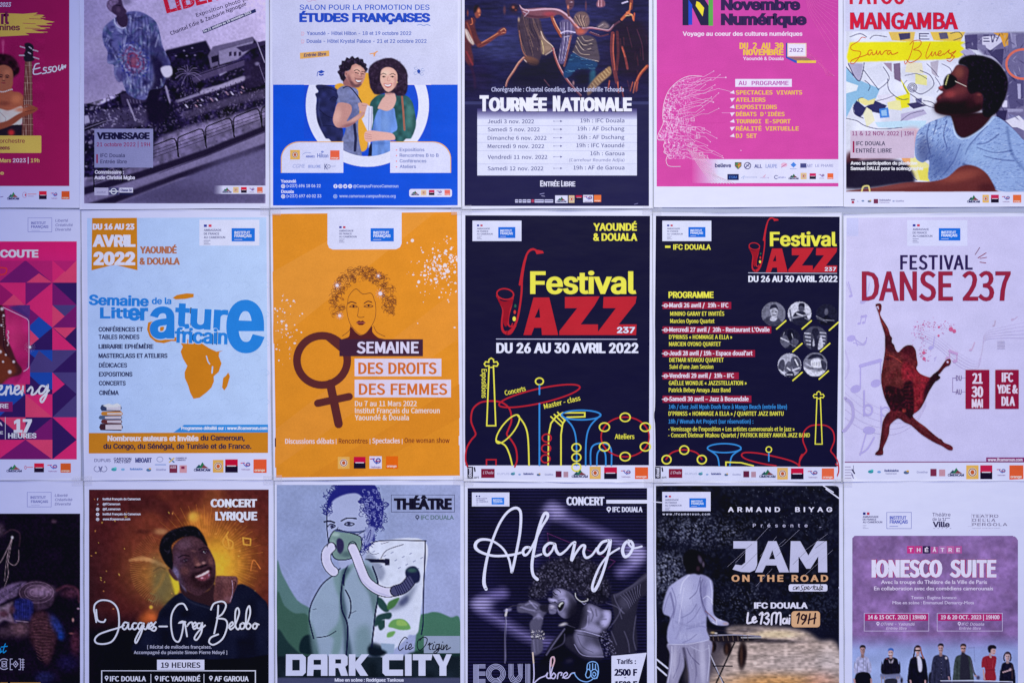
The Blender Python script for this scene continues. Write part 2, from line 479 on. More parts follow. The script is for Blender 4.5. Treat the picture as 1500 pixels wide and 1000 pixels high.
    def noise(s, cell, amp, clip=None, cy=None, col=None):
        n = (vnoise(s.ny+1, s.nx+1, cell, s.rs, cy)-.5)*2
        if clip is not None: n = n*clip
        if col is None: s.img = s.img*(1+n[..., None]*amp)
        else: s.mix(np.clip(n*amp, 0, 1), col)
    def scatter(s, n, region, cols, r=(1, 3), a=.8, clip=None, seed=0, rot=True, asp=(1, 2.5)):
        """small dabs inside region (x0,y0,x1,y1)"""
        rs = np.random.RandomState(seed); x0, y0, x1, y1 = region
        ncol = len(cols); stu = (s.x1-s.x0)/s.nx*s.P.cs; ou = (s.x0-s.P.cropx)*s.P.cs; ov = (s.y0-s.P.cropy)*s.P.cs
        for _ in range(n):
            x, y = rs.uniform(x0, x1), rs.uniform(y0, y1); rr = rs.uniform(*r); rx = rr*rs.uniform(*asp); ang = rs.uniform(0, 3.14)
            c = np.array(cols[rs.randint(ncol)], float)
            i0 = max(0, int((x-3*rx-ou)/stu)); i1 = min(s.nx+1, int((x+3*rx-ou)/stu)+2); j0 = max(0, int((y-3*rx-ov)/stu)); j1 = min(s.ny+1, int((y+3*rx-ov)/stu)+2)
            if i1 <= i0 or j1 <= j0: continue
            dx = s.U[j0:j1, i0:i1]-x; dy = s.V[j0:j1, i0:i1]-y
            q = ((dx*math.cos(ang)+dy*math.sin(ang))/rx)**2+((-dx*math.sin(ang)+dy*math.cos(ang))/rr)**2
            m = np.exp(-q)*a
            if clip is not None: m = m*clip[j0:j1, i0:i1]
            m = m[..., None]; s.img[j0:j1, i0:i1] = s.img[j0:j1, i0:i1]*(1-m)+c*m
    def done(s, name='printed_picture', keep=None):
        P = s.P; s.names[0] = name
        s.img = s.img+.55*(s.img-blur(s.img, 1.3))+(s.rs.rand(*s.img.shape[:2], 1)-.5)*7
        h = P.h+P.claim(s.x0, s.y0, s.x1, s.y1)
        V = np.stack([(s.GX-750)*S, np.full_like(s.GX, -h), Z0+(500-s.GY)*S], -1).reshape(-1, 3)
        K = P.col(np.clip(s.img, 0, 255)).reshape(-1, 3)
        n = s.nx+1
        a = (np.arange(s.ny)[:, None]*n+np.arange(s.nx)[None])
        F = np.stack([a, a+n, a+n+1, a+1], -1)
        if keep is not None:
            kq = (keep[:-1, :-1]+keep[1:, :-1]+keep[:-1, 1:]+keep[1:, 1:])/4 > .35
        else: kq = np.ones_like(s.ids, bool)
        byname = {}
        for i, nm in enumerate(s.names):
            f = F[(s.ids == i) & kq]
            if len(f) == 0: continue
            used, invx = np.unique(f, return_inverse=True)
            o = P.add_obj(nm, V[used], invx.reshape(f.shape), INK, K[used], parent=byname.get(0))
            if i == 0: byname[0] = o

# ---------------------------------------------------------------- logos shared by several sheets
NAVY = (40, 44, 110)
def insti(P, x0, y0, x1, y1, framed=False, c=(30, 105, 215), white=(215, 222, 250)):
    """the small institute box with its two-line name"""
    P.begin('institute_logo'); hh = y1-y0; ww = x1-x0
    if framed: P.frame(x0, y0, x1, y1, max(hh*.03, 1.6), (110, 115, 185)); tc = (88, 98, 190)
    else: P.rect(x0, y0, x1, y1, c); tc = white
    P.t('INSTITUT', x0+ww*.12, x0+ww*.80, y0+hh*.43, hh*.2, tc, .1)
    P.t('FRANÇAIS', x0+ww*.12, x0+ww*.86, y0+hh*.68, hh*.2, tc, .1)
    P.line([(x0+ww*.12, y0+hh*.86), (x0+ww*.45, y0+hh*.86)], hh*.03, tc)
    P.end()
def embassy(P, x, y, wd, c=(60, 62, 120)):
    """flag mark, three lines of small capitals and a motto beneath"""
    P.begin('embassy_logo')
    P.rect(x, y, x+wd*.14, y+wd*.11, (40, 50, 150)); P.rect(x+wd*.22, y, x+wd*.36, y+wd*.11, (190, 50, 80))
    for k, s_ in enumerate(('AMBASSADE', 'DE FRANCE', 'AU CAMEROUN')):
        P.t(s_, x, x+wd*(.82, .72, 1)[k], y+wd*(.31+.17*k), wd*.1, c, .05)
    for k in range(3): P.line([(x, y+wd*(.75+.085*k)), (x+wd*(.3, .22, .3)[k], y+wd*(.75+.085*k))], wd*.022, c)
    P.end()
def l_mount(P, x0, x1, y0, y1):
    P.begin('sponsor_logo'); w_, h_ = x1-x0, y1-y0
    P.poly([(x0+w_*.1, y0+h_*.68), (x0+w_*.32, y0+h_*.25), (x0+w_*.5, y0+h_*.68)], (35, 75, 90)); P.poly([(x0+w_*.3, y0+h_*.68), (x0+w_*.52, y0), (x0+w_*.78, y0+h_*.68)], (40, 110, 80))
    P.poly([(x0+w_*.45, y0+h_*.68), (x0+w_*.6, y0+h_*.3), (x0+w_*.9, y0+h_*.68)], (120, 60, 70))
    P.t('CIMENCAM', x0, x1, y1, h_*.27, (35, 40, 95), .14); P.end()
def l_lion(P, x0, x1, y0, y1, c=(222, 170, 75)):
    P.begin('sponsor_logo'); P.rect(x0, y0, x1, y1, c); cx, cy = (x0+x1)/2, (y0+y1)/2; r = (y1-y0)*.32
    P.ell(cx, cy, r, r, (235, 225, 225)); P.ring(cx, cy, r*.8, r*.8, r*.2, (150, 90, 60)); P.ell(cx, cy, r*.45, r*.5, (190, 90, 50)); P.end()
def l_sg(P, x0, x1, y0, y1, r=(190, 22, 55)):
    P.begin('sponsor_logo'); m = (y0+y1)/2; P.rect(x0, y0, x1, m, r); P.rect(x0, m, x1, y1, (28, 20, 45))
    w_ = x1-x0; P.rect(x0+w_*.14, m-(y1-y0)*.035, x1-w_*.14, m+(y1-y0)*.035, (225, 220, 240)); P.end()
def l_total(P, x0, x1, y0, y1, bgc=None):
    P.begin('sponsor_logo'); w_, h_ = x1-x0, y1-y0
    if bgc: P.rect(x0, y0, x1, y1, bgc)
    P.line([(x0+w_*.08, y0+h_*.22), (x0+w_*.42, y0+h_*.2)], h_*.09, (190, 50, 80)); P.line([(x0+w_*.28, y0+h_*.2), (x0+w_*.42, y0+h_*.45), (x0+w_*.6, y0+h_*.6)], h_*.09, (60, 90, 190), sm=True)
    P.ring(x0+w_*.72, y0+h_*.36, w_*.16, h_*.17, h_*.09, (50, 55, 150)); P.line([(x0+w_*.5, y0+h_*.4), (x0+w_*.85, y0+h_*.38)], h_*.07, (180, 50, 90))
    P.t('TotalEnergies', x0+w_*.1, x0+w_*.9, y1-h_*.05, h_*.14, (120, 80, 140), .05); P.end()
def l_orange(P, x0, x1, y0, y1, c=(228, 92, 38)):
    P.begin('sponsor_logo'); P.rect(x0, y0, x1, y1, c); w_, h_ = x1-x0, y1-y0
    P.t('orange', x0+w_*.08, x1-w_*.12, y1-h_*.12, h_*.17, (240, 225, 225), .1); P.end()
def l_word(P, txt, x0, x1, yb, cap, c=(80, 85, 150), b=.08): P.t(txt, x0, x1, yb, cap, c, b, name='sponsor_logo')
def l_blob(P, x, y, r, c, c2=None):
    P.begin('sponsor_logo'); P.ell(x, y, r, r*.6, c, n=12)
    if c2: P.ell(x+r*.5, y-r*.5, r*.5, r*.35, c2, n=10)
    P.end()
# ================================================================ top row
A = 3.2258
def face(pc, cx, cy, r, rot, skin, dark, light, hairc=None, smile=True, k=1.0):
    """eyes, brows, nose and mouth of a printed photograph's face"""
    ca, sa = math.cos(R(rot)), math.sin(R(rot))
    def q(x, y): return (cx+(x*ca-y*sa)*r, cy+(x*sa+y*ca)*r)
    for sx in (-1, 1):
        x, y = q(sx*.36*k, -.12); pc.blob(x, y, r*.24, r*.13, dark, .55, rot)
        x, y = q(sx*.36*k, -.1); pc.blob(x, y, r*.13, r*.07, (25, 18, 30), .85, rot)
        pc.line([q(sx*.18*k, -.3), q(sx*.38*k, -.36), q(sx*.56*k, -.28)], r*.09, (25, 18, 30), .75, .7)
    x, y = q(0, .12); pc.blob(x, y, r*.08, r*.28, light, .5, rot)
    x, y = q(0, .3); pc.blob(x, y, r*.18, r*.07, dark, .7, rot)
    if smile:
        pc.poly([q(-.33, .48), q(0, .56), q(.33, .48), q(.18, .7), q(0, .76), q(-.18, .7)], (120, 50, 55), .9, .5)
        pc.poly([q(-.26, .52), q(0, .59), q(.26, .52), q(.12, .65), q(-.12, .65)], (238, 228, 240), .95, .4)
    else:
        x, y = q(0, .56); pc.blob(x, y, r*.26, r*.1, (110, 45, 55), .8, rot)

# ---- maroon concert sheet with a bass player
P = Poster('maroon concert poster with a bass player, cut off at top left corner', [(-155, -85), (119, -84), (118.3, 305), (-156, 305)], (162, 167, 220), (0, 0, 3.2258), seed=1, h=.0016)
P.rect(-460, -250, 329, 880, (126, 22, 78))
P.t('2023', 0, 52, 34, 20, (190, 180, 220), .07, sh=.15)
P.poly([(-60, 64), (60, 66), (110, 68), (180, 62), (160, 76), (212, 74), (190, 88), (215, 98), (262, 106), (215, 112), (240, 122), (170, 122), (222, 140), (150, 142), (214, 158), (120, 158), (140, 168), (60, 172), (-60, 178)], (218, 172, 86), 'brush_stroke')
for yy, xa, xb in ((70, 130, 205), (82, 150, 215), (94, 120, 200), (130, 130, 236), (150, 130, 225), (104, 190, 250), (116, 175, 245)): P.line([(xa, yy), (xb, yy+4)], 3, (205, 155, 90))
for yy, xa, xb in ((90, 140, 200), (135, 120, 190), (112, 110, 170)): P.line([(xa, yy), (xb, yy+3)], 2.4, (135, 32, 78))
P.t('rt', 6, 44, 114, 58, (95, 28, 70), .11, name='title_lettering')
P.t('inines', -10, 96, 145, 27, (90, 25, 62), .07)
pc = P.pic(-30, 185, 215, 645, (126, 22, 78))
pc.noise(14, .05)
hair = [(-30, 262), (0, 255), (30, 258), (62, 270), (86, 300), (94, 330), (84, 355), (60, 372), (20, 400), (-30, 400)]
body = [(-30, 440), (10, 432), (58, 425), (92, 436), (116, 462), (124, 500), (112, 560), (108, 645), (-30, 645)]
hb = pc.poly(hair, (38, 16, 30), 1, 1.2, part='person_photo'); pc.noise(5, .5, hb)
pc.poly([(-5, 400), (60, 385), (58, 430), (96, 440), (118, 470), (112, 520), (30, 540), (-30, 500), (-30, 440)], (140, 76, 62), 1, .8)
pc.blob(80, 470, 26, 22, (176, 104, 78), .7); pc.blob(20, 490, 30, 12, (90, 42, 42), .5)
pc.poly([(-30, 330), (0, 312), (30, 310), (58, 330), (64, 370), (52, 410), (24, 428), (-10, 424), (-30, 410)], (134, 78, 66), 1, .7)
pc.blob(36, 345, 18, 16, (165, 102, 84), .6); face(pc, 20, 370, 42, 4, (134, 78, 66), (66, 32, 38), (170, 110, 90), smile=False)
for k in range(9): pc.blob(-6+k*8, 430+4*math.sin(k*.5+.4)*1.5, 3.4, 3.4, (225, 218, 225), .95)
pc.poly([(-30, 512), (0, 515), (34, 524), (60, 520), (104, 505), (112, 540), (104, 590), (60, 605), (-30, 615)], (190, 180, 190), 1, .8)
pc.noise(9, .14, pc.inside([(-30, 515), (110, 505), (104, 600), (-30, 612)], False)); pc.line([(0, 530), (30, 560), (20, 600)], 4, (120, 105, 120), .6)
pc.poly([(-30, 612), (104, 592), (112, 645), (-30, 645)], (30, 22, 38)); pc.blob(55, 628, 16, 15, (180, 40, 50), .9)
pc.poly([(120, 285), (152, 285), (158, 645), (104, 645)], (88, 50, 52), 1, .5, False); 
for k in range(4): pc.line([(127+k*7, 290), (112+k*12, 645)], 1.5, (165, 140, 140), .8, .6)
for k in range(12): pc.line([(121-k*1.3, 310+k*28), (153+k*.4, 310+k*28)], 1.6, (150, 120, 120), .7, .6)
pc.poly([(118, 210), (140, 205), (160, 222), (158, 262), (162, 288), (120, 292), (114, 262), (122, 238)], (28, 24, 40), 1, .6)
for a_, b_, c_, d_ in ((98, 222, 118, 228), (94, 264, 116, 264), (158, 238, 180, 244), (160, 272, 184, 280), (140, 224, 150, 232), (136, 250, 146, 256)): pc.line([(a_, b_), (c_, d_)], 6, (150, 140, 170), .8, .7)
pc.poly([(-30, 590), (30, 575), (80, 545), (112, 528), (120, 512), (150, 502), (178, 512), (176, 524), (150, 540), (110, 556), (60, 592), (10, 612), (-30, 618)], (120, 62, 52), 1, .6)
pc.blob(100, 520, 30, 12, (165, 95, 75), .8); pc.line([(110, 505), (130, 497), (160, 505)], 7, (120, 65, 58), .9); pc.line([(120, 530), (165, 520)], 2.5, (70, 32, 36), .8)
pc.blob(16, 205, 8, 16, (200, 120, 160), .35); pc.blob(16, 235, 5, 22, (210, 140, 180), .3)
pc.done('printed_picture')
P.rect(-60, 642, 197, 724, (214, 172, 92), 'caption_box', r=5)
P.t('orchestre', 0, 119, 676, 19, (110, 35, 60), .04); P.t('eens', 0, 48, 708, 18, (100, 25, 60), .09)
P.t('Mars', 0, 54, 768, 18, (212, 178, 110), .08); P.t('2023', 62, 124, 768, 18, (195, 175, 215), .08); P.t('|', 133, 137, 768, 18, (195, 175, 215), .05); P.t('19h', 147, 188, 768, 18, (212, 178, 110), .08)
P.t('ne', -14, 20, 826, 17, (212, 178, 110), .08)
def script(P, strokes, wd, c, name='script_lettering', n=7, shadow=None):
    P.begin(name)
    if shadow: 
        for st in strokes: P.line([(x+shadow[0], y+shadow[0]) for x, y, *_ in st], wd*1.1, shadow[1], sm=True, n=n)
    for st in strokes: P.line(st, wd, c, sm=True, n=n)
    return P.end()
script(P, [[(186, 302, ), (170, 306), (162, 325), (160, 350), (178, 352), (196, 346)], [(158, 330), (176, 326), (190, 322)],
  [(222, 322), (210, 322), (208, 332), (220, 336), (218, 346), (202, 350)], [(246, 318), (234, 320), (233, 330), (243, 332), (240, 342), (226, 346)],
  [(262, 315), (251, 322), (252, 338), (262, 340), (270, 328), (264, 316)], [(280, 312), (278, 326), (284, 334), (292, 322), (295, 308)], [(295, 312), (298, 328), (303, 312), (309, 322), (312, 310)]], 5.5, (205, 196, 232))
l_mount(P, 35, 92, 908, 944); P.begin('sponsor_logo'); P.ring(118, 922, 10, 13, 2, (150, 120, 170)); P.ell(122, 922, 3, 6, (170, 40, 80)); P.line([(134, 918), (172, 918)], 4, (180, 120, 150)); P.line([(134, 928), (160, 928)], 3, (140, 120, 170)); P.end()
l_sg(P, 186, 222, 904, 942, (180, 30, 60)); l_total(P, 240, 275, 906, 942); l_orange(P, 292, 330, 904, 942, (205, 78, 45)); P.line([(0, 932), (16, 930)], 4, (110, 100, 160))

# ---- black and white street photograph sheet
rs = np.random.RandomState(5)
P = Poster('black and white street photo poster with a man in a blue robe', [(117, -82), (394.5, -85), (395.2, 306), (117.6, 307)], (190, 194, 236), (110, 0, A), seed=2, h=.0019)
pc = P.pic(44, -250, 901, 962, (150, 140, 190), 1.0)
pc.crop(120, 0, 5.0)
pc.img[:] = np.array([180, 168, 218.])*(.86+.0002*np.clip(pc.U, 0, 1400)[..., None])
pc.blob(1000, 200, 500, 260, (170, 160, 212), .6); pc.blob(120, 550, 220, 160, (138, 124, 178), .6); pc.blob(60, 120, 200, 160, (148, 136, 190), .5); pc.blob(160, 690, 160, 60, (152, 140, 190), .5, -15)
pc.noise(40, .05); pc.noise(4, .02)
DK = (24, 19, 46)
# far rooftops
pc.poly([(15, 765), (60, 760), (120, 775), (250, 715), (300, 665), (360, 680), (620, 370), (910, 300), (960, 400), (1000, 360), (1250, 275), (1300, 330), (1350, 300), (1350, 700), (1350, 1300), (15, 1300)], DK, 1, 1.0, False)
low = pc.inside([(15, 770), (300, 680), (620, 400), (1350, 330), (1350, 1300), (15, 1300)], False)
pc.noise(10, .55, low); pc.noise(3, .4, low)
pc.scatter(900, (15, 480, 1350, 960), [(20, 16, 44), (74, 64, 104), (100, 90, 138), (14, 12, 36)], (2, 8), .65, low, 3)
pc.poly([(925, 410), (960, 345), (1255, 275), (1260, 300), (1000, 375), (1000, 480), (945, 500)], (92, 84, 126), 1, .7, False)
pc.poly([(1000, 375), (1260, 300), (1240, 360), (1140, 440), (1010, 478)], (126, 118, 164), 1, .7, False)
pc.poly([(1130, 350), (1340, 300), (1345, 330), (1180, 385)], (46, 38, 76), 1, .6, False)
pc.poly([(948, 420), (1000, 405), (1005, 450), (955, 465)], (24, 18, 44), 1, .5, False)
for x in (1080, 1115, 1150): pc.poly([(x, 385), (x+18, 380), (x+18, 410), (x, 415)], (40, 32, 66), 1, .5, False)
pc.poly([(990, 500), (1050, 480), (1065, 530), (1010, 560)], (150, 142, 190), 1, .6, False); pc.poly([(1015, 505), (1035, 500), (1036, 525), (1018, 532)], (40, 30, 62), 1, .4, False)
pc.poly([(800, 560), (1000, 490), (1190, 440), (1200, 480), (1000, 550), (820, 610)], (74, 64, 106), .9, .8, False)
pc.line([(790, 575), (1190, 440)], 7, (30, 24, 56)); 
for x, y in ((750, 375), (810, 355), (770, 412), (830, 408), (690, 412), (660, 350)): pc.blob(x, y, 9, 6, (140, 130, 180), .7)
# palm
for k in range(16):
    a_ = k*.42; pc.line([(780, 545), (780+45*math.cos(a_), 535+40*math.sin(a_)), (780+95*math.cos(a_), 560+80*math.sin(a_))], 6, (104, 94, 140) if k % 2 else (60, 52, 90), .75, sm=True)
pc.line([(785, 560), (830, 720), (900, 920)], 12, (22, 16, 40), .95, 1)
# market awnings and cars
for k in range(14):
    x = 720+k*38; y = 730-k*13
    pc.blob(x, y+10, 30, 13, (142, 134, 180), .8, -18); pc.blob(x+6, y+28, 26, 9, (40, 32, 66), .8, -18)
for k in range(60):
    x = 760+(k*37 % 440); y = 770-(x-760)*.33+(k*13 % 50); pc.blob(x, y, 7, 5, [(176, 170, 212), (30, 24, 52), (150, 120, 150)][k % 3], .85)
pc.poly([(880, 660), (1020, 620), (1180, 560), (1190, 590), (1060, 640), (890, 690)], (150, 142, 186), .9, .8)
for k in range(8): pc.line([(900+k*38, 690-k*14), (905+k*38, 720-k*14)], 5, (28, 22, 50), .8)
pc.poly([(1190, 460), (1345, 400), (1345, 620), (1200, 660)], (36, 28, 60), .8, 1, False)
pc.line([(1280, 300), (1340, 460)], 7, (150, 142, 188), .8); pc.line([(1300, 480), (1345, 610)], 5, (120, 110, 160), .7); pc.blob(1285, 470, 18, 14, (130, 122, 170), .8)
pc.poly([(740, 830), (1000, 740), (1345, 650), (1345, 720), (1100, 770), (760, 870)], (70, 62, 98), .8, 1.5, False)
pc.scatter(260, (700, 650, 1345, 860), [(110, 100, 146), (40, 32, 64), (90, 80, 120)], (2, 6), .7, None, 9)
# rubble and car park at the left
pc.poly([(15, 870), (200, 800), (300, 790), (500, 800), (480, 920), (100, 960), (15, 1000)], (66, 58, 96), .8, 1.5, False)
pc.scatter(420, (15, 780, 520, 1260), [(150, 142, 184), (28, 22, 46), (96, 88, 128), (120, 110, 150)], (2, 7), .8, None, 4)
pc.poly([(20, 930), (170, 880), (172, 900), (24, 962)], (20, 14, 36), .9); pc.line([(20, 945), (175, 890), (240, 880)], 7, (120, 112, 152), .7)
pc.poly([(18, 850), (50, 845), (62, 900), (20, 910)], (170, 165, 205), .9, .7, False)
pc.poly([(280, 690), (400, 670), (500, 740), (420, 760), (300, 780)], (48, 40, 74), .9, .8, False); pc.line([(250, 700), (340, 668), (420, 690)], 8, (30, 24, 50), .9)
pc.line([(335, 735), (395, 885)], 12, (140, 132, 172), .85); pc.line([(195, 695), (212, 745)], 4, (40, 32, 66), .8)
for k in range(5): pc.line([(330+k*24, 730+k*2), (335+k*24, 750+k*2)], 8, (92, 84, 122), .7)
# road, verge and kerb, tilted
pc.crop(110, 0, A)
pc.poly([(370, 680), (430, 640), (560, 590), (700, 560), (901, 500), (901, 610), (760, 650), (400, 800), (200, 880), (44, 920), (44, 850), (370, 760)], (94, 86, 128), 1, 2, False)
pc.poly([(400, 655), (560, 600), (901, 510), (901, 560), (620, 640), (400, 700)], (118, 108, 154), .8, 3, False)
pc.scatter(500, (360, 520, 901, 800), [(122, 112, 156), (78, 70, 108), (60, 52, 90)], (1, 4), .5, None, 12)
pc.noise(6, .2, pc.inside([(370, 680), (430, 640), (901, 500), (901, 610), (400, 800), (44, 920), (44, 850)]))
pc.poly([(44, 905), (400, 800), (620, 715), (901, 612), (901, 680), (600, 790), (300, 890), (90, 962), (44, 962)], (112, 104, 150), 1, 1.5, False)
pc.poly([(60, 962), (240, 908), (600, 780), (901, 680), (901, 700), (600, 806), (290, 925), (190, 962)], (30, 24, 52), 1, 1.2, False)
pc.poly([(190, 962), (600, 806), (901, 704), (901, 962)], (82, 76, 122), 1, 1.5, False); pc.blob(820, 800, 200, 120, (98, 92, 142), .6); pc.blob(500, 930, 200, 60, (60, 54, 92), .6)
pc.line([(400, 820), (620, 740), (901, 625)], 3.2, (50, 42, 80), .7)
pc.noise(3, .05)
pc.line([(520, 510), (560, 580), (610, 596)], 6, (26, 20, 44), .0)
# railings
pc.poly([(44, 886), (300, 812), (620, 706), (901, 592), (901, 622), (620, 738), (300, 846), (44, 922)], (26, 20, 46), .95, 1, False)
for x, y in ((225, 790), (358, 735), (488, 690), (620, 640), (752, 595), (884, 550), (92, 850)):
    pc.line([(x, y+50), (x-3, y-22), (x+2, y-38), (x+16, y-46), (x+98, y-78), (x+112, y-78), (x+120, y-66), (x+134, y+8)], 6, (14, 10, 26), 1, .7)
    for q in (20, 36, 52): pc.line([(x, y-46+q+10), (x+124, y-90+q+10)], 2.6, (24, 18, 42), .85, .6)
# man in a blue tie-dye robe
pc.crop(120, 0, 5.0)
robe = [(262, 130), (210, 160), (165, 205), (152, 260), (165, 330), (190, 380), (190, 460), (235, 480), (240, 545), (270, 600), (300, 600), (330, 680), (400, 725), (470, 730), (500, 660), (590, 640), (620, 560), (650, 470), (620, 400), (590, 330), (560, 200), (520, 140), (430, 90), (340, 90), (320, 120), (330, 200), (290, 205), (255, 180)]
pc.poly([(490, 430), (600, 440), (610, 620), (560, 720), (640, 780), (640, 860), (560, 900), (490, 880), (470, 760), (490, 640)], (22, 16, 40), .95, 2)
pc.poly([(610, 640), (625, 640), (650, 745), (640, 750)], (150, 142, 186), .9, .6)
pc.poly(robe, (92, 92, 156), 1, .8, part='person_photo'); rm = pc.inside(robe)
pc.scatter(520, (150, 85, 650, 730), [(34, 34, 92), (150, 156, 204), (60, 60, 122), (176, 180, 222), (50, 74, 110), (30, 26, 70)], (5, 13), .5, rm, 5, asp=(1.5, 5))
for k in range(8): pc.line([(330+k*22, 130), (300+k*30, 330), (330+k*24, 700)], 7, (40, 38, 92), .5, 2, True, clip=rm)
pc.poly([(520, 250), (560, 300), (640, 470), (600, 470), (540, 420), (500, 330)], (38, 34, 84), .7, 2, clip=rm); pc.poly([(505, 400), (530, 560), (500, 720), (580, 640), (600, 480)], (24, 18, 50), .85, 2, clip=rm)
# ringed emblem on the robe
for (rx, ry, c_) in ((100, 135, (40, 44, 140)), (84, 118, (150, 150, 200)), (66, 96, (110, 50, 96)), (50, 74, (150, 130, 180)), (38, 54, (120, 40, 80))):
    for k in range(26):
        t_ = k*2*math.pi/26; x = rx*math.cos(t_); y = ry*math.sin(t_); ca_, sa_ = math.cos(R(-28)), math.sin(R(-28))
        pc.blob(380+x*ca_-y*sa_+rs.uniform(-7, 7), 445+x*sa_+y*ca_+rs.uniform(-7, 7), 12, 7, c_, rs.uniform(.35, .85), k*34, clip=rm)
pc.poly([(380, 410), (410, 440), (400, 480), (365, 490), (352, 445)], (130, 56, 84), .75, 2)
for k in range(34):
    x, y = rs.uniform(170, 600), rs.uniform(110, 700); pc.line([(x, y), (x+rs.uniform(-30, 30), y+rs.uniform(30, 90))], rs.uniform(6, 12), [(24, 26, 66), (176, 182, 222), (40, 44, 98)][k % 3], .45, 2, clip=rm)
pc.poly([(255, 125), (285, 100), (330, 110), (340, 160), (326, 200), (290, 200), (262, 170)], (50, 36, 66), 1, .7)
pc.line([(240, 140), (250, 180), (285, 210), (320, 206)], 9, (180, 180, 218), .8, 1, True)
pc.poly([(190, 60), (190, 20), (230, -5), (290, 0), (305, 50), (330, 90), (300, 125), (262, 120), (225, 95)], (58, 42, 74), 1, .7, part='person_photo')
pc.line([(250, 40), (285, 45)], 7, (28, 20, 40), .8); pc.blob(270, 75, 16, 20, (92, 70, 104), .7)
pc.poly([(190, 55), (188, 20), (230, -12), (270, -4), (262, 30), (225, 50), (215, 90)], (112, 92, 134), 1, .8); pc.noise(3, .2, pc.inside([(190, 55), (188, 20), (230, -12), (270, -4), (262, 30), (225, 50)]))
pc.poly([(300, -10), (350, -5), (365, 25), (310, 40)], (112, 104, 142), .8, 2)
pc.poly([(580, 500), (650, 485), (665, 540), (635, 570), (600, 560)], (196, 192, 226), 1, .8); pc.poly([(250, 520), (300, 560), (300, 600), (260, 590)], (70, 64, 120), .8, 2)
pc.img[:] = np.clip(pc.img, 8, 235)
pc.done('street_photo')
P.crop(120, 0, 5.0)
P.begin('title_lettering')
P.t('LIBERT', 622, 1120, 98, 118, (186, 30, 62), .09, 'N', rot=14.5)
P.end()
P.begin('worn_speck')
for k in range(60):
    x = rs.uniform(630, 920); y = 60-(x-622)*.259+rs.uniform(-60, 36); P.ell(x, y, rs.uniform(2, 5), rs.uniform(1.5, 4), (158, 146, 196), n=6)
P.end()
P.t('Exposition photo par', 842, 1265, 128, 26, (44, 36, 82), .03, 'N', rot=18.2)
P.t('Chantal Edie & Zacharie Ngnogue', 655, 1250, 262, 27, (40, 34, 78), .04, 'N', rot=21.8)
P.poly([(884, 226), (1272, 68), (1278, 92), (892, 250)], (38, 44, 96), 'date_box'); P.t('Du 21 octobre au 18 novembre 2022', 896, 1272, 241, 16, (206, 206, 236), .11, rot=22.3)
P.crop(110, 0, A)
P.begin('caption_box'); P.rect(93, 610, 370, 793, (128, 130, 182)); P.end()
P.t('VERNISSAGE', 105, 354, 658, 29, (28, 26, 62), .14, name='title_lettering')
P.t('21 octobre 2022 | 19H', 104, 355, 693, 18, (128, 38, 92), .05)
P.rect(102, 730, 109, 772, (130, 24, 70), 'red_bar')
P.t('IFC Douala', 121, 237, 744, 17, (56, 56, 100), .05); P.t('Entrée libre', 121, 246, 773, 17, (56, 56, 100), .05)
P.t('Commissaire :', 95, 232, 822, 16, (206, 204, 236), .09); P.t('Aude Christel Mgba', 93, 284, 848, 16, (206, 204, 236), .1)
P.begin('sponsor_logo'); P.rect(93, 888, 158, 924, (165, 163, 205)); P.t('institut', 104, 146, 914, 10, (100, 96, 150)); P.end()
P.begin('sponsor_logo'); P.rect(163, 888, 206, 922, (60, 60, 110)); P.ring(184, 905, 13, 13, 4, (215, 215, 240)); P.line([(163, 905), (206, 905)], 5, (215, 215, 240)); P.end()
P.begin('sponsor_logo'); P.rect(211, 888, 275, 922, (190, 190, 225)); P.rect(211, 911, 275, 922, (30, 30, 70)); P.t('Chanas SA', 216, 270, 905, 11, (50, 50, 120), .1); P.end()
P.grad(655, 878, 700, 917, (76, 70, 116), (190, 192, 232), 'logo_strip', True); P.rect(700, 878, 901, 917, (192, 194, 234), 'logo_strip')
l_mount(P, 696, 740, 886, 912); l_lion(P, 748, 774, 885, 912, (205, 175, 130)); l_sg(P, 785, 812, 885, 912); l_total(P, 822, 850, 885, 912); l_orange(P, 861, 887, 885, 912, (205, 100, 80))

# ---- study fair sheet, blue and white
P = Poster('blue and white study fair poster with two smiling students', [(395.6, -84), (675, -82), (675.6, 304), (396.2, 305)], (214, 218, 247), (390, 0, A), seed=3, h=.0021)
P.grad(30, -240, 905, 402, (212, 216, 246), (198, 202, 236), 'pale_panel')
P.rect(33, 402, 905, 972, (18, 80, 214))
WH = (218, 222, 248); BL = (44, 84, 200)
P.t('SALON POUR LA PROMOTION DES', 159, 772, 49, 24, (62, 100, 205), .045)
P.t('ÉTUDES FRANÇAISES', 157, 775, 105, 38, (36, 76, 195), .14)
P.line([(190, 4), (205, 10), (222, 3), (240, 9)], 3, (205, 170, 205), sm=True, taper=True); P.line([(714, 122), (730, 118), (744, 124), (760, 119), (775, 124)], 3, (120, 145, 215), sm=True)
P.t('Yaoundé - Hôtel Hilton - 18 et 19 octobre 2022', 192, 686, 168, 17, (82, 105, 190), .055); P.t('Douala - Hôtel Krystal Palace - 21 et 22 octobre 2022', 192, 758, 205, 17, (82, 105, 190), .055)
for y in (161, 198): P.line([(169, y-8), (177, y-6), (180, y), (177, y+7), (169, y+9)], 2, (225, 160, 180), closed=True)
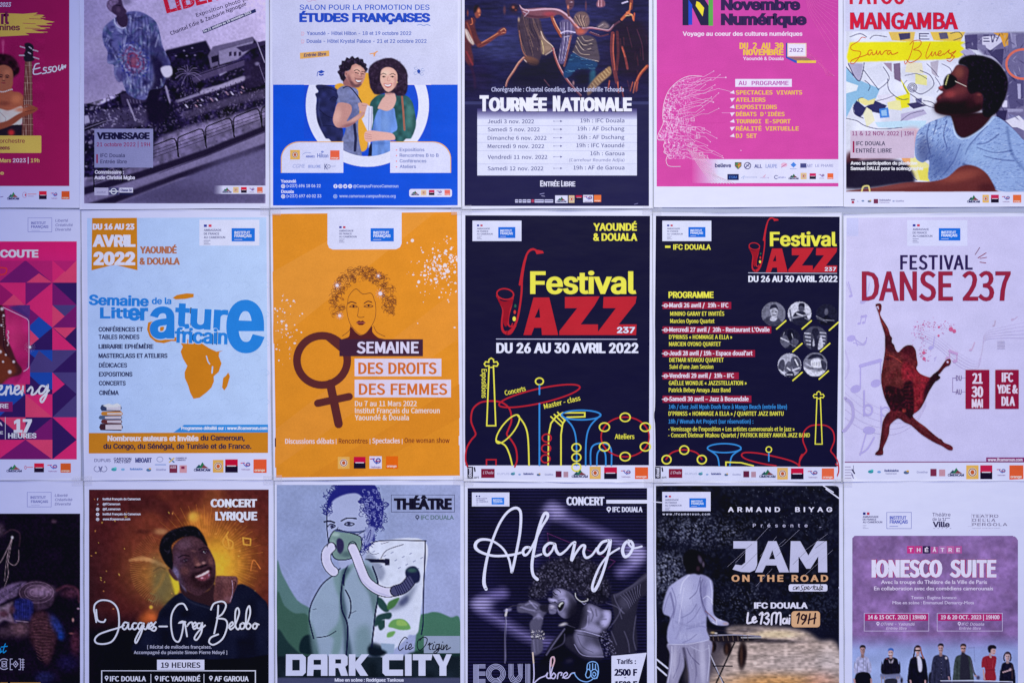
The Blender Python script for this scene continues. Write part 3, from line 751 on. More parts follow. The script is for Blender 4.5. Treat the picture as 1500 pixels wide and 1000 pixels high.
# dotted corner
P.begin('dot_pattern')
for i in range(0, 40):
    for j in range(0, 24):
        x = 905-4-i*9-(j % 2)*4.5; y = 966-j*7
        r = 2.6*(1-i/40)*(1-j/30)
        if r > .7 and x > 560: P.ell(x, y, r, r, (60, 120, 238), n=5)
P.end()
pc = P.pic(180, 262, 780, 800, (30, 78, 208), .8)
pc.crop(390, 0, A)
r_ = np.hypot(pc.U-478.5, pc.V-499)
top = pc.V < 402
base = np.where(top[..., None], np.array([200, 204, 238.]), np.array([26, 76, 208.]))
pc.img[:] = base
ringm = np.clip((291-r_)/3+.5, 0, 1)*np.clip((r_-241)/3+.5, 0, 1)*(~top); pc.mix(ringm, WH)
pc.crop(440, 70, 5.5556)
pc.poly([(285, 335), (330, 290), (420, 330), (500, 230), (560, 215), (600, 360), (650, 375), (640, 450), (560, 600), (545, 812), (470, 812), (440, 500)], (236, 172, 60), 1, .7)
# rucksack
bag = [(128, 310), (160, 302), (240, 312), (300, 340), (330, 380), (300, 440), (280, 540), (300, 640), (345, 660), (338, 770), (232, 757), (180, 690), (140, 600), (128, 500), (135, 420), (122, 378), (150, 360), (132, 330)]
pc.poly(bag, (40, 44, 92), 1, .6, part='backpack_photo'); bm = pc.inside(bag); pc.noise(9, .22, bm)
for p_ in ([(150, 340), (230, 330), (300, 360)], [(150, 500), (220, 560), (300, 580)], [(240, 430), (270, 400), (300, 420)], [(180, 640), (260, 640), (330, 665)]): pc.line(p_, 6, (18, 20, 52), .7, 1, True)
pc.line([(160, 420), (150, 520), (180, 640)], 9, (66, 74, 128), .5, 2, True)
# man
shirt = [(300, 350), (350, 312), (430, 320), (470, 350), (475, 400), (490, 440), (480, 540), (470, 640), (480, 760), (500, 888), (420, 870), (355, 850), (338, 760), (370, 640), (300, 460), (310, 400)]
pc.poly(shirt, (112, 120, 166), 1, .6, part='person_photo'); sm_ = pc.inside(shirt); pc.noise(4, .12, sm_); pc.blob(420, 560, 40, 90, (80, 88, 140), .6, clip=sm_); pc.blob(350, 390, 50, 50, (128, 134, 178), .6, clip=sm_)
pc.line([(350, 330), (400, 320), (470, 400), (500, 450)], 9, (24, 26, 62), .9, .8, True); pc.line([(440, 620), (452, 740), (445, 838)], 22, (28, 30, 66), .9, 1)
arm = [(310, 450), (405, 462), (418, 520), (380, 600), (490, 530), (520, 500), (545, 520), (470, 590), (400, 640), (330, 652), (288, 640), (266, 590), (280, 520)]
pc.poly(arm, (190, 140, 136), 1, .6, part='person_photo'); am = pc.inside(arm); pc.blob(300, 560, 34, 70, (224, 178, 168), .7, 10, clip=am); pc.blob(400, 630, 80, 18, (120, 76, 92), .6, -18, clip=am); pc.blob(450, 580, 60, 16, (214, 168, 160), .7, -30, clip=am)
pc.poly([(475, 450), (540, 455), (560, 480), (545, 520), (490, 520), (478, 490)], (206, 160, 152), 1, .6); pc.line([(500, 470), (545, 478)], 4, (140, 96, 104), .6)
pc.poly([(365, 240), (430, 290), (440, 325), (400, 318), (350, 300)], (150, 100, 104), 1, .7)
hm = [(330, 255), (318, 225), (302, 200), (322, 180), (312, 150), (334, 140), (340, 108), (362, 112), (378, 80), (400, 92), (424, 70), (444, 90), (470, 78), (484, 98), (512, 96), (516, 124), (540, 136), (536, 160), (552, 174), (536, 204), (516, 170), (490, 148), (450, 132), (420, 148), (410, 176), (392, 190), (366, 196), (364, 230), (372, 250), (352, 280)]
fm = [(360, 210), (372, 192), (396, 190), (410, 150), (440, 130), (500, 148), (530, 186), (530, 230), (512, 280), (482, 318), (445, 324), (412, 296), (384, 262)]
pc.poly(fm, (192, 140, 132), 1, .5, part='person_photo'); fmm = pc.inside(fm)
pc.blob(470, 176, 44, 26, (226, 182, 166), .8, clip=fmm); pc.blob(400, 260, 16, 44, (120, 78, 86), .7, -20, clip=fmm); pc.poly([(405, 270), (430, 282), (450, 300), (500, 290), (482, 320), (445, 326), (414, 304)], (84, 54, 66), .8, 1.2); pc.blob(430, 230, 16, 22, (214, 162, 148), .7, clip=fmm)
pc.poly(hm, (32, 24, 44), 1, .5, sm=False, part='person_photo'); pc.scatter(200, (300, 68, 552, 280), [(26, 18, 38), (70, 58, 90)], (3, 7), .7, blur(pc.inside(hm, False), 1.5), 6)
pc.line([(440, 190), (462, 182), (482, 194)], 6, (40, 24, 36), .95, .6, True); pc.line([(500, 200), (516, 196), (528, 206)], 5, (40, 24, 36), .95, .6, True); pc.line([(448, 206), (476, 212)], 6, (40, 24, 34), .9, .6); pc.line([(500, 216), (520, 218)], 6, (40, 24, 34), .9, .6); pc.line([(494, 210), (500, 236), (486, 242)], 4, (140, 90, 90), .8, .7, True); pc.blob(480, 215, 6, 16, (236, 196, 178), .6)
pc.poly([(446, 258), (470, 266), (500, 266), (494, 284), (474, 290), (456, 280)], (110, 50, 56), 1, .5); pc.poly([(450, 262), (472, 269), (498, 269), (490, 279), (470, 282), (456, 274)], (240, 232, 244), 1, .4); pc.line([(444, 250), (470, 256), (506, 256)], 5, (90, 56, 62), .7, .7, True); pc.blob(372, 214, 11, 18, (180, 126, 122), .9); pc.blob(374, 216, 5, 9, (120, 74, 78), .8)
# woman
coat = [(565, 470), (600, 410), (660, 380), (780, 385), (860, 390), (910, 440), (935, 540), (940, 640), (900, 740), (860, 762), (780, 758), (750, 700), (700, 690), (600, 680), (570, 600)]
pc.poly(coat, (46, 92, 96), 1, .6, part='person_photo'); cm = pc.inside(coat); pc.noise(8, .22, cm); pc.blob(890, 560, 36, 120, (84, 132, 128), .6, clip=cm); pc.blob(600, 500, 24, 90, (40, 78, 84), .7, clip=cm)
pc.line([(828, 400), (840, 540), (848, 670)], 16, (160, 98, 84), .9, .7)
top_ = [(640, 500), (700, 515), (760, 490), (775, 560), (790, 660), (745, 700), (735, 770), (730, 860), (660, 882), (580, 888), (585, 780), (590, 690), (600, 600)]
pc.poly(top_, (104, 142, 216), 1, .6); tm = pc.inside(top_); pc.noise(6, .1, tm, 20); pc.blob(690, 620, 40, 80, (132, 168, 232), .6, clip=tm); pc.blob(600, 640, 14, 80, (70, 104, 180), .6, clip=tm); pc.blob(650, 780, 60, 14, (74, 108, 184), .6, clip=tm)
pc.poly([(690, 330), (760, 340), (775, 390), (780, 430), (755, 490), (705, 515), (650, 500), (630, 490), (665, 420), (690, 390)], (214, 170, 164), 1, .6); pc.blob(720, 372, 34, 14, (160, 110, 116), .6)
hw = [(560, 260), (555, 190), (580, 140), (640, 105), (700, 88), (760, 92), (820, 130), (860, 180), (872, 240), (870, 340), (850, 385), (790, 392), (760, 370), (690, 370), (640, 382), (600, 372), (570, 320)]
pc.poly(hw, (40, 28, 50), 1, .8, part='person_photo'); pc.scatter(340, (545, 85, 885, 400), [(28, 18, 38), (72, 54, 84), (52, 38, 64)], (4, 9), .6, blur(pc.inside(hw), 1.6), 8)
fw = [(652, 230), (665, 180), (710, 160), (760, 175), (790, 220), (785, 290), (755, 340), (715, 362), (680, 335), (655, 285)]
pc.poly(fw, (222, 176, 164), 1, .6, part='person_photo'); pc.blob(700, 205, 34, 24, (244, 208, 192), .8); pc.blob(772, 280, 16, 50, (184, 132, 130), .7); pc.blob(668, 270, 16, 20, (240, 196, 182), .7); pc.blob(750, 275, 18, 18, (236, 190, 176), .7)
pc.line([(656, 222), (676, 212), (698, 220)], 5, (60, 36, 48), .95, .6, True); pc.line([(730, 222), (752, 214), (774, 224)], 5, (60, 36, 48), .95, .6, True)
for x in (680, 750): pc.line([(x-14, 240), (x, 234), (x+14, 240)], 4, (40, 24, 34), .95, .5, True); pc.blob(x, 240, 7, 6, (34, 22, 32), .95)
pc.line([(716, 240), (708, 268), (720, 274), (732, 268)], 3.5, (170, 112, 108), .8, .7, True)
pc.poly([(680, 294), (712, 300), (746, 292), (736, 318), (712, 328), (692, 316)], (170, 60, 74), 1, .5); pc.poly([(684, 298), (712, 303), (742, 296), (732, 313), (712, 318), (694, 312)], (246, 238, 248), 1, .4); pc.blob(788, 284, 7, 6, (230, 200, 140), .8)
pc.blob(870, 180, 5, 20, (40, 28, 50), .0)
# folder and hands
pc.poly([(520, 560), (545, 470), (590, 480), (592, 600), (575, 690), (570, 810), (555, 815), (552, 690), (500, 580)], (208, 212, 240), 1, .6, False, part='folder_photo'); pc.line([(560, 490), (556, 680)], 4, (130, 136, 180), .8); pc.line([(583, 490), (575, 680)], 4, (120, 126, 170), .8)
pc.poly([(520, 720), (530, 685), (570, 672), (640, 680), (740, 694), (770, 720), (765, 750), (690, 752), (600, 758), (560, 768), (530, 755)], (220, 172, 166), 1, .6, part='person_photo')
for k in range(3): pc.line([(528, 702+k*18), (580, 712+k*16)], 3.5, (160, 108, 116), .7)
pc.poly([(555, 860), (562, 800), (582, 780), (580, 885), (552, 885)], (26, 32, 60), 1, .6)
pc.crop(390, 0, A)
# the pictures end along the ring's inner edge
out = np.clip((r_-241)/3+.5, 0, 1)*np.clip((291-r_)/3+.5, 0, 1)*np.clip((pc.V-655)/4, 0, 1)
pc.mix(out, WH)
bl2 = np.clip((r_-291)/3+.5, 0, 1)*np.clip((pc.V-655)/4, 0, 1); pc.mix(bl2, (18, 80, 214))
pc.done('students_photo')
P.poly([(160, 252), (298, 241), (299, 268), (161, 281)], (228, 176, 100), 'caption_box'); P.t('Entrée libre', 178, 284, 271, 15, (60, 66, 120), .09, sh=.2, rot=4)
P.begin('plane_icon'); P.poly([(488, 255), (510, 251), (524, 243), (530, 245), (518, 254), (514, 268), (508, 271), (507, 257), (490, 259)], (232, 165, 110)); P.end()
P.begin('graduation_cap_icon'); P.poly([(242, 342), (262, 333), (278, 341), (260, 350)], (36, 72, 180)); P.poly([(250, 349), (260, 354), (272, 349), (272, 357), (260, 361), (250, 357)], (36, 72, 180)); P.line([(243, 344), (241, 362)], 3, (36, 72, 180)); P.end()
P.begin('drone_icon'); 
for x, y in ((708, 325), (740, 332), (706, 348), (736, 352)): P.ring(x, y, 8, 6, 1.5, (110, 140, 205), a1=300)
P.poly([(712, 336), (722, 328), (730, 338), (724, 352), (716, 346)], (36, 72, 170)); P.end()
for x0, x1, flip in ((70, 365, 0), (586, 874, 1)):
    P.begin('rounded_caption_box')
    for o, c_ in ((0, (226, 172, 100)), (4, (210, 214, 246))):
        if not flip: pts = [(x0+o, 818), (x0+o, 758)]+[(x0+o+86-86*math.cos(t), 752-(82-o)*math.sin(t)) for t in np.linspace(.1, 1.57, 9)]+[(x1, 670+o), (x1, 818)]
        else: pts = [(x1-o, 818), (x1-o, 758)]+[(x1-o-86+86*math.cos(t), 752-(82-o)*math.sin(t)) for t in np.linspace(.1, 1.57, 9)]+[(x0, 670+o), (x0, 818)]
        P.poly(pts, c_)
    P.end()
l_lion(P, 114, 160, 710, 755, (228, 180, 90)); l_word(P, 'ARIANES', 188, 230, 746, 10, (80, 100, 190)); P.line([(172, 732), (190, 722), (212, 724)], 2, (120, 140, 210), sm=True)
P.t('Hilton', 242, 294, 746, 20, (70, 95, 180), .03, 'G', name='sponsor_logo'); P.ell(266, 719, 7, 5, (130, 145, 210), 'sponsor_logo'); l_orange(P, 303, 347, 712, 756, (228, 100, 72))
P.t('CGME', 124, 182, 794, 17, (160, 170, 220), .03, 'G', name='sponsor_logo', sh=.2); l_word(P, 'BOLLORE', 200, 258, 794, 13, (120, 140, 210), .06); P.t('K', 276, 292, 802, 26, (60, 70, 130), .02, 'G', name='sponsor_logo'); P.ring(297, 788, 6, 8, 2, (60, 70, 130)); P.t('hotel', 305, 328, 790, 7, (140, 150, 210), .02)
for k, s_ in enumerate(('Expositions', 'Rencontres B to B', 'Conférences', 'Ateliers')):
    y = 716+26.5*k; P.ell(616, y-6, 3.4, 3.4, (235, 140, 150), 'bullet', 10); P.t(s_, 631, (748, 815, 757, 708)[k], y, 15, (92, 108, 178), .04)
P.t('Yaoundé', 70, 142, 864, 14, WH, .1); P.t('(+237) 696 18 06 22', 97, 258, 886, 14, (190, 205, 245), .07); P.t('Douala', 72, 131, 913, 14, WH, .1); P.t('(+237) 697 60 02 33', 97, 261, 934, 14, (190, 205, 245), .07)
def icon(P, x, y, r, bgc, fg, kind='ring'):
    P.begin('contact_icon'); P.ell(x, y, r, r, bgc, n=18)
    if kind == 'ring': P.ring(x, y, r*.5, r*.5, r*.18, fg)
    elif kind == 'f': P.line([(x+r*.3, y-r*.5), (x, y-r*.45), (x-r*.05, y+r*.6)], r*.25, fg); P.line([(x-r*.35, y-r*.05), (x+r*.3, y-r*.05)], r*.2, fg)
    elif kind == 'bird': P.poly([(x-r*.6, y+r*.3), (x-r*.1, y+r*.1), (x-r*.5, y-r*.4), (x+r*.1, y-r*.1), (x+r*.35, y-r*.4), (x+r*.6, y-r*.1), (x+r*.1, y+r*.5)], fg)
    elif kind == 'play': P.poly([(x-r*.25, y-r*.4), (x+r*.45, y), (x-r*.25, y+r*.4)], fg)
    elif kind == 'pin': P.ell(x, y-r*.1, r*.5, r*.5, fg)
    P.end()
for y in (881, 929): icon(P, 81, y, 10, WH, (70, 90, 180))
for k, kd in enumerate(('f', 'ring', 'bird', 'play')): icon(P, 328+k*23, 881, 10, WH, (40, 76, 190), kd)
icon(P, 327, 929, 10, (150, 175, 235), (60, 100, 210)); P.t('@CampusFranceCameroun', 412, 625, 887, 14, (170, 188, 240), .06); P.t('www.cameroun.campusfrance.org', 346, 612, 934, 14, (170, 188, 240), .06)
P.rect(676, 894, 878, 932, (214, 216, 245), 'logo_strip', r=10)
l_mount(P, 684, 722, 902, 924); l_lion(P, 732, 757, 899, 923, (220, 190, 150)); l_sg(P, 769, 795, 899, 923, (190, 30, 90)); l_total(P, 804, 832, 898, 924); l_orange(P, 843, 869, 898, 924, (228, 112, 108))

# ---- dance tour sheet
P = Poster('dark dance tour poster with six tour dates on a white table', [(676.2, -84), (955, -83), (956, 305.5), (677, 306.5)], (219, 222, 248), (670, 0, A), seed=4, h=.0012)
pc = P.pic(34, -240, 905, 482, (44, 42, 92), 1.0)
pc.crop(680, 0, 5.4545)
pc.img[:] = (30, 29, 70)
pc.blob(700, 200, 560, 200, (44, 45, 98), .8); pc.blob(280, 370, 240, 120, (62, 68, 128), .6); pc.blob(560, 620, 200, 90, (24, 20, 54), .8); pc.blob(1330, 450, 200, 300, (30, 22, 54), .8); pc.blob(90, 640, 130, 160, (32, 24, 60), .7)
pc.noise(34, .16, cy=4); pc.noise(9, .12, cy=2.2)
def fig(q, c_, a=1, sf=.8, part=None): pc.poly(q, c_, a, sf, part=part); return pc.inside(q)
def st(q, w_, c_, a=.85, sf=.8, clip=None): pc.line(q, w_, c_, a, sf, True, clip=clip)
SK, SH, SL = (150, 78, 66), (84, 40, 52), (216, 138, 100)
# left bystander, seen from the side with one fist raised
fig([(0, 200), (22, 165), (50, 160), (72, 140), (92, 165), (84, 200), (96, 260), (120, 320), (150, 350), (110, 378), (76, 350), (56, 380), (70, 450), (72, 520), (30, 520), (0, 440)], (92, 44, 54), .95, 1, 'person_photo')
st([(24, 190), (44, 240), (60, 300), (70, 360)], 12, (170, 84, 66), .6, 2); st([(60, 150), (66, 190), (50, 200)], 8, (196, 108, 80)); st([(20, 420), (44, 470), (66, 520)], 14, (140, 50, 62), .8, 2); st([(50, 520), (80, 620), (86, 700)], 22, (54, 28, 60), .6, 3)
fig([(108, 355), (150, 340), (210, 300), (262, 262), (286, 236), (314, 222), (336, 234), (334, 268), (306, 284), (272, 292), (220, 330), (150, 376), (110, 380)], (120, 58, 60), 1, .8, 'person_photo'); st([(140, 345), (210, 305), (270, 268)], 6, SL); st([(290, 250), (318, 232), (330, 246)], 5, (226, 168, 140)); st([(296, 268), (330, 262)], 4, (206, 140, 118)); st([(300, 280), (326, 272)], 3, (60, 30, 50)); st([(120, 372), (200, 335)], 5, (60, 28, 48), .7)
fig([(82, 60), (110, 56), (128, 76), (134, 104), (124, 136), (98, 150), (84, 120)], (140, 72, 66), 1, .8, 'person_photo'); pc.blob(116, 90, 11, 16, SL, .8); pc.blob(122, 122, 7, 7, (226, 140, 104), .8); fig([(78, 110), (76, 66), (96, 42), (122, 52), (106, 70), (94, 100)], (22, 16, 36), 1, 1)
fig([(6, 232), (26, 246), (50, 290), (80, 350), (62, 358), (28, 320), (8, 270)], (206, 190, 186), 1, .8); st([(20, 250), (60, 340)], 3, (120, 90, 100), .7); pc.blob(28, 108, 8, 26, (130, 66, 62), .8)
# leaping man: back, sleeves and shirt
sh = [(425, 190), (450, 140), (470, 110), (560, 130), (605, 160), (622, 230), (640, 290), (680, 350), (712, 382), (692, 408), (660, 440), (624, 436), (606, 480), (590, 520), (540, 526), (500, 490), (466, 420), (440, 330)]
shm = fig(sh, (66, 52, 72), 1, .8, 'person_photo')
for k in range(26):
    x0 = rs.uniform(425, 610); y0 = rs.uniform(120, 320); st([(x0, y0), (x0+12+rs.uniform(-6, 16), y0+70), (x0+40+rs.uniform(-10, 20), y0+150)], rs.uniform(2, 6), [(120, 92, 92), (38, 30, 56), (150, 118, 104), (84, 66, 80)][k % 4], .7, 1, shm)
fig([(612, 250), (640, 300), (706, 384), (650, 440), (620, 430), (612, 360)], (150, 124, 110), .9, 1.2); st([(614, 256), (640, 316), (712, 386), (650, 442)], 6, (224, 200, 190)); st([(620, 330), (634, 400), (630, 432)], 5, (226, 206, 150), .8); st([(440, 250), (460, 380), (486, 440), (530, 480)], 6, (176, 112, 96), .8, 1)
fig([(470, 470), (500, 450), (560, 466), (596, 490), (580, 526), (520, 515)], (110, 74, 66), .95, 1); st([(480, 480), (500, 500)], 7, (220, 200, 200)); st([(500, 500), (570, 520)], 3, (40, 26, 44))
fig([(500, 520), (600, 500), (730, 440), (790, 600), (740, 700), (420, 700), (360, 640), (420, 560)], (22, 18, 44), .8, 5)
for q in ([(478, 462), (436, 506), (396, 570), (350, 640), (334, 690)],): st(q, 15, (150, 92, 88), 1); st([(a-3, b-3) for a, b in q], 5, (230, 180, 168))
for q in ([(710, 392), (728, 460), (760, 540), (800, 610), (860, 690), (930, 765)],): st(q, 17, (140, 74, 80), 1); st([(a+4, b-4) for a, b in q], 5, (226, 184, 196))
am = fig([(440, 40), (470, 72), (520, 72), (600, 66), (740, 72), (790, 92), (840, 130), (890, 180), (920, 220), (990, 222), (988, 250), (940, 290), (900, 280), (876, 240), (820, 180), (780, 130), (740, 122), (700, 140), (600, 150), (500, 140), (470, 120)], (122, 74, 92), 1, .8, 'person_photo')
st([(440, 44), (480, 80), (540, 84), (640, 76), (740, 80), (810, 116), (880, 186), (916, 228)], 14, (224, 190, 214), .85, 2, am); st([(500, 128), (600, 140), (700, 126)], 16, (70, 36, 60), .8, 3, am); pc.blob(680, 116, 50, 20, (170, 66, 84), .8, clip=am); pc.blob(930, 250, 34, 26, (190, 92, 74), .9, clip=am); pc.blob(900, 200, 20, 16, (206, 120, 100), .8, clip=am)
st([(470, 96), (498, 112), (480, 134), (516, 96), (494, 78)], 4, (214, 200, 226)); pc.blob(400, 70, 36, 40, (44, 28, 46), .95); pc.blob(392, 62, 12, 12, (170, 96, 82), .9); pc.blob(412, 84, 9, 8, (120, 60, 60), .9); pc.blob(322, 84, 12, 34, (110, 66, 76), .7); pc.blob(436, 160, 9, 20, (190, 160, 140), .8)
st([(702, 140), (728, 206), (776, 292)], 24, SK, 1); st([(712, 150), (742, 214), (784, 280)], 7, (236, 176, 156)); st([(694, 160), (716, 216), (760, 290)], 6, SH)
st([(944, 232), (1020, 228), (1100, 240), (1158, 246), (1196, 206), (1240, 176)], 15, (140, 84, 108), 1); st([(944, 228), (1020, 223), (1100, 236), (1156, 240), (1194, 200)], 6, (232, 198, 224)); st([(1000, 262), (1080, 292), (1150, 278)], 12, (92, 54, 74)); st([(1010, 258), (1080, 284)], 4, (170, 120, 130))
# man in the wrapped scarf and jeans
cdm = fig([(880, 132), (900, 106), (934, 96), (972, 104), (996, 140), (1000, 190), (976, 226), (930, 214), (900, 200), (874, 172)], (112, 88, 94), 1, .8, 'person_photo')
for k in range(9): st([(884+k*12, 120+abs(k-4)*4), (900+k*8, 160), (930+k*6, 216)], 4, [(196, 168, 150), (50, 40, 62), (150, 122, 116)][k % 3], .8, .8, cdm)
tem = fig([(896, 320), (910, 296), (950, 284), (1010, 292), (1050, 320), (1070, 400), (1082, 484), (1040, 500), (980, 488), (900, 440), (866, 420), (884, 370)], (78, 68, 84), 1, .8, 'person_photo')
for q, c_ in (([(905, 300), (950, 360), (1020, 350)], (210, 190, 176)), ([(900, 330), (950, 400), (1010, 390)], (196, 176, 166)), ([(890, 370), (930, 430), (1000, 440)], (180, 160, 150)), ([(870, 416), (940, 462), (1080, 494)], (214, 194, 186)), ([(940, 296), (970, 330), (1030, 318)], (170, 150, 144)), ([(915, 320), (945, 380)], (40, 34, 58)), ([(960, 400), (1040, 410)], (40, 34, 58)), ([(960, 350), (1030, 370)], (46, 38, 62))): st(q, 5, c_, .85, 1, tem)
jm = fig([(866, 426), (930, 460), (1060, 500), (1040, 560), (980, 560), (900, 560), (850, 610), (806, 630), (792, 590), (820, 520)], (30, 62, 108), 1, .8, 'person_photo')
for k in range(34):
    x, y = rs.uniform(800, 1040), rs.uniform(440, 620); st([(x, y), (x+24, y+6), (x+50, y+2)], rs.uniform(2, 5), [(110, 160, 190), (70, 122, 160), (20, 34, 70)][k % 3], .7, 1, jm)
fig([(1000, 590), (1040, 560), (1050, 600), (1040, 660), (1004, 700)], (44, 96, 124), .9, 1.5); lm = fig([(1160, 534), (1174, 560), (1170, 600), (1100, 660), (1040, 720), (990, 768), (980, 720), (1000, 680), (1060, 610), (1110, 570)], (166, 132, 98), 1, .8, 'person_photo')
for k in range(18): x = 1000+k*9; y = 720-k*9.5; st([(x-12, y-14), (x+14, y+18)], 3, [(230, 206, 160), (104, 72, 60)][k % 2], .75, .8, lm)
fig([(900, 580), (980, 570), (1000, 640), (960, 700), (860, 640)], (16, 14, 36), .8, 4); fig([(1056, 226), (1090, 190), (1120, 176), (1160, 210), (1140, 236)], (140, 120, 122), .8, 1.5); st([(1070, 220), (1110, 196)], 3, (210, 196, 200)); st([(1090, 226), (1130, 206)], 3, (50, 40, 66))
# man with crossed arms behind
fig([(812, 0), (872, 0), (876, 44), (856, 78), (832, 84), (818, 50)], (92, 60, 80), 1, .8, 'person_photo'); pc.blob(830, 60, 8, 18, (206, 126, 104), .9); pc.blob(852, 20, 16, 6, (196, 170, 196), .8); st([(836, 22), (848, 20)], 4, (30, 18, 36)); st([(844, 58), (858, 56)], 4, (50, 26, 40)); st([(828, 84), (836, 130)], 18, (96, 60, 70), .9)
bsm = fig([(764, 200), (780, 166), (830, 160), (862, 200), (886, 250), (862, 290), (832, 400), (800, 506), (752, 500), (764, 400), (780, 300)], (92, 82, 128), 1, .8, 'person_photo')
for k in range(11): st([(768+k*10, 180), (772+k*9, 330), (758+k*7, 490)], 3, [(214, 206, 236), (50, 44, 86), (140, 130, 176)][k % 3], .75, .8, bsm)
st([(772, 268), (820, 252), (884, 262)], 11, (196, 186, 222)); st([(780, 288), (830, 276), (870, 282)], 8, (70, 56, 80)); st([(800, 300), (840, 292)], 5, (210, 200, 226)); st([(852, 290), (830, 400), (798, 530)], 14, (140, 84, 86)); st([(846, 300), (824, 400)], 4, (216, 160, 140))
# group at the right
fig([(1196, 200), (1240, 170), (1330, 160), (1440, 210), (1470, 300), (1470, 560), (1400, 620), (1280, 590), (1200, 500)], (34, 22, 48), .9, 5, 'person_photo')
for q, w_, c_ in (([(1186, 270), (1180, 400), (1196, 540), (1220, 660)], 30, (110, 54, 66)), ([(1194, 280), (1190, 420), (1204, 560)], 9, (176, 90, 80)), ([(1222, 260), (1230, 420), (1216, 560)], 22, (84, 42, 58)), ([(1262, 380), (1286, 460), (1304, 550)], 18, (126, 58, 66)), ([(1262, 386), (1284, 456)], 6, (196, 100, 80)), ([(1464, 530), (1410, 590), (1380, 650), (1376, 720)], 22, (150, 66, 60)), ([(1456, 530), (1404, 592), (1376, 650)], 7, (232, 130, 88)), ([(1366, 660), (1350, 744)], 9, (220, 120, 84)), ([(1346, 660), (1326, 730)], 8, (190, 96, 72)), ([(1386, 660), (1372, 734)], 7, (196, 96, 74)), ([(1160, 650), (1150, 720)], 10, (190, 92, 74)), ([(1226, 660), (1232, 740)], 10, (206, 104, 76)), ([(1256, 700), (1274, 790)], 10, (170, 76, 66)), ([(1336, 0), (1330, 70)], 26, (126, 60, 60)), ([(1330, 30), (1322, 86)], 10, (232, 136, 92)), ([(1316, 96), (1286, 128), (1258, 158)], 20, (196, 104, 78)), ([(1300, 104), (1340, 124), (1352, 160)], 14, (214, 122, 86)), ([(1290, 130), (1340, 122)], 7, (246, 186, 140)), ([(1360, 110), (1354, 168)], 10, (186, 90, 70)), ([(1262, 30), (1304, 16)], 12, (184, 176, 214)), ([(1380, 240), (1420, 360), (1430, 480)], 8, (70, 40, 66)), ([(1300, 220), (1340, 380)], 7, (64, 36, 60))): st(q, w_, c_, .95, 1)
for k in range(20): x, y = rs.uniform(1200, 1460), rs.uniform(280, 800); st([(x, y), (x+rs.uniform(-14, 14), y+60)], rs.uniform(3, 7), [(110, 52, 64), (70, 34, 56), (140, 66, 68)][k % 3], .45, 2)
fig([(1056, 34), (1076, 2), (1116, 6), (1126, 44), (1104, 60), (1066, 60)], (150, 96, 116), 1, .8); st([(1074, 8), (1072, 50)], 5, (226, 184, 206)); st([(1096, 6), (1096, 54)], 5, (216, 170, 190)); st([(1084, 8), (1084, 54)], 3, (70, 36, 60)); st([(1108, 12), (1110, 52)], 3, (80, 40, 66)); pc.blob(972, 50, 8, 38, (110, 66, 84), .8); st([(640, 640), (680, 690)], 8, (100, 66, 84)); pc.blob(872, 668, 9, 20, (200, 150, 150), .8)
pc.poly([(0, 690), (1480, 690), (1480, 900), (0, 900)], (34, 32, 74), .5, 12, False)
pc.noise(16, .07, cy=3)
pc.done('dance_photo')
P.crop(670, 0, A)
P.rect(34, 482, 905, 974, (36, 35, 76))
P.rect(34, 481, 905, 495, (56, 58, 106), 'printed_band')
P.t('Chorégraphie : Chantal Gondâng, Bouba Landrille Tchouda', 161, 786, 434, 20, (192, 196, 236), .035, 'N')
def sc_title(P, parts, yb, c, f='N', b=.1, outline=None):
    P.begin('title_lettering')
    for s_, a_, b_, cp in parts: P.t(s_, a_, b_, yb, cp, c, b, f, outline=outline)
    P.end()
P.grad(94, 514, 848, 566, (56, 50, 108), (204, 208, 242), 'table_panel'); P.rect(94, 566, 848, 830, (216, 220, 246), 'table_panel')
sc_title(P, [('T', 105, 148, 68), ('OURNÉE', 149, 423, 58), ('N', 451, 486, 66), ('ATIONALE', 488, 824, 58)], 524, (232, 234, 250), 'I', .12, outline=(.08, (60, 56, 112)))
for k, (a_, b_, y, xb, xc) in enumerate((('Jeudi 3 nov. 2022', '19h : IFC Douala', 584, 362, 581), ('Samedi 5 nov. 2022', '19h : AF Dschang', 622, 389, 567), ('Dimanche 6 nov. 2022', '16h : AF Dschang', 662, 421, 569), ('Mercredi 9 nov. 2022', '19h : IFC Yaoundé', 701, 410, 562), ('Vendredi 11 nov. 2022', '16h : Garoua', 752, 425, 628), ('Samedi 12 nov. 2022', '19h : AF de Garoua', 806, 406, 548))):
    P.t(a_, 143, xb, y, 18, (78, 82, 138), .035, 'N'); P.t(b_, xc, 789, y-4 if k != 4 else 735, 18, (78, 82, 138), .035, 'N')
    P.begin('arrow'); P.line([(454, y-10), (490, y-10)], 1.6, (120, 122, 170)); P.ell(456, y-10, 2.5, 2.5, (90, 92, 150), n=8); P.poly([(486, y-15), (496, y-10), (486, y-5)], (80, 80, 140)); P.end()
P.t('(Carrefour Roumde Adjia)', 529, 789, 764, 14, (120, 124, 176), .03, 'N')
for y in (595, 635, 674, 714, 776): P.line([(94, y), (848, y)], 1.5, (168, 172, 214))
sc_title(P, [('E', 391, 405, 26), ('NTRÉE', 407, 483, 22), ('L', 490, 501, 26), ('IBRE', 503, 557, 22)], 881, (214, 216, 240), 'I', .1)
P.begin('sponsor_logo')
for x0, x1 in ((273, 286), (290, 304), (308, 326), (330, 346), (365, 408), (412, 452)): P.rect(x0, 943, x1, 958, (200, 202, 236)); P.line([(x0+3, 950), (x1-3, 950)], 4, (70, 70, 130))
P.rect(350, 943, 362, 957, (170, 60, 90)); P.end()
P.begin('small_print'); P.line([(390, 918), (410, 914)], 3, (150, 150, 200)); P.line([(398, 926), (412, 928)], 3, (160, 160, 200)); P.end()
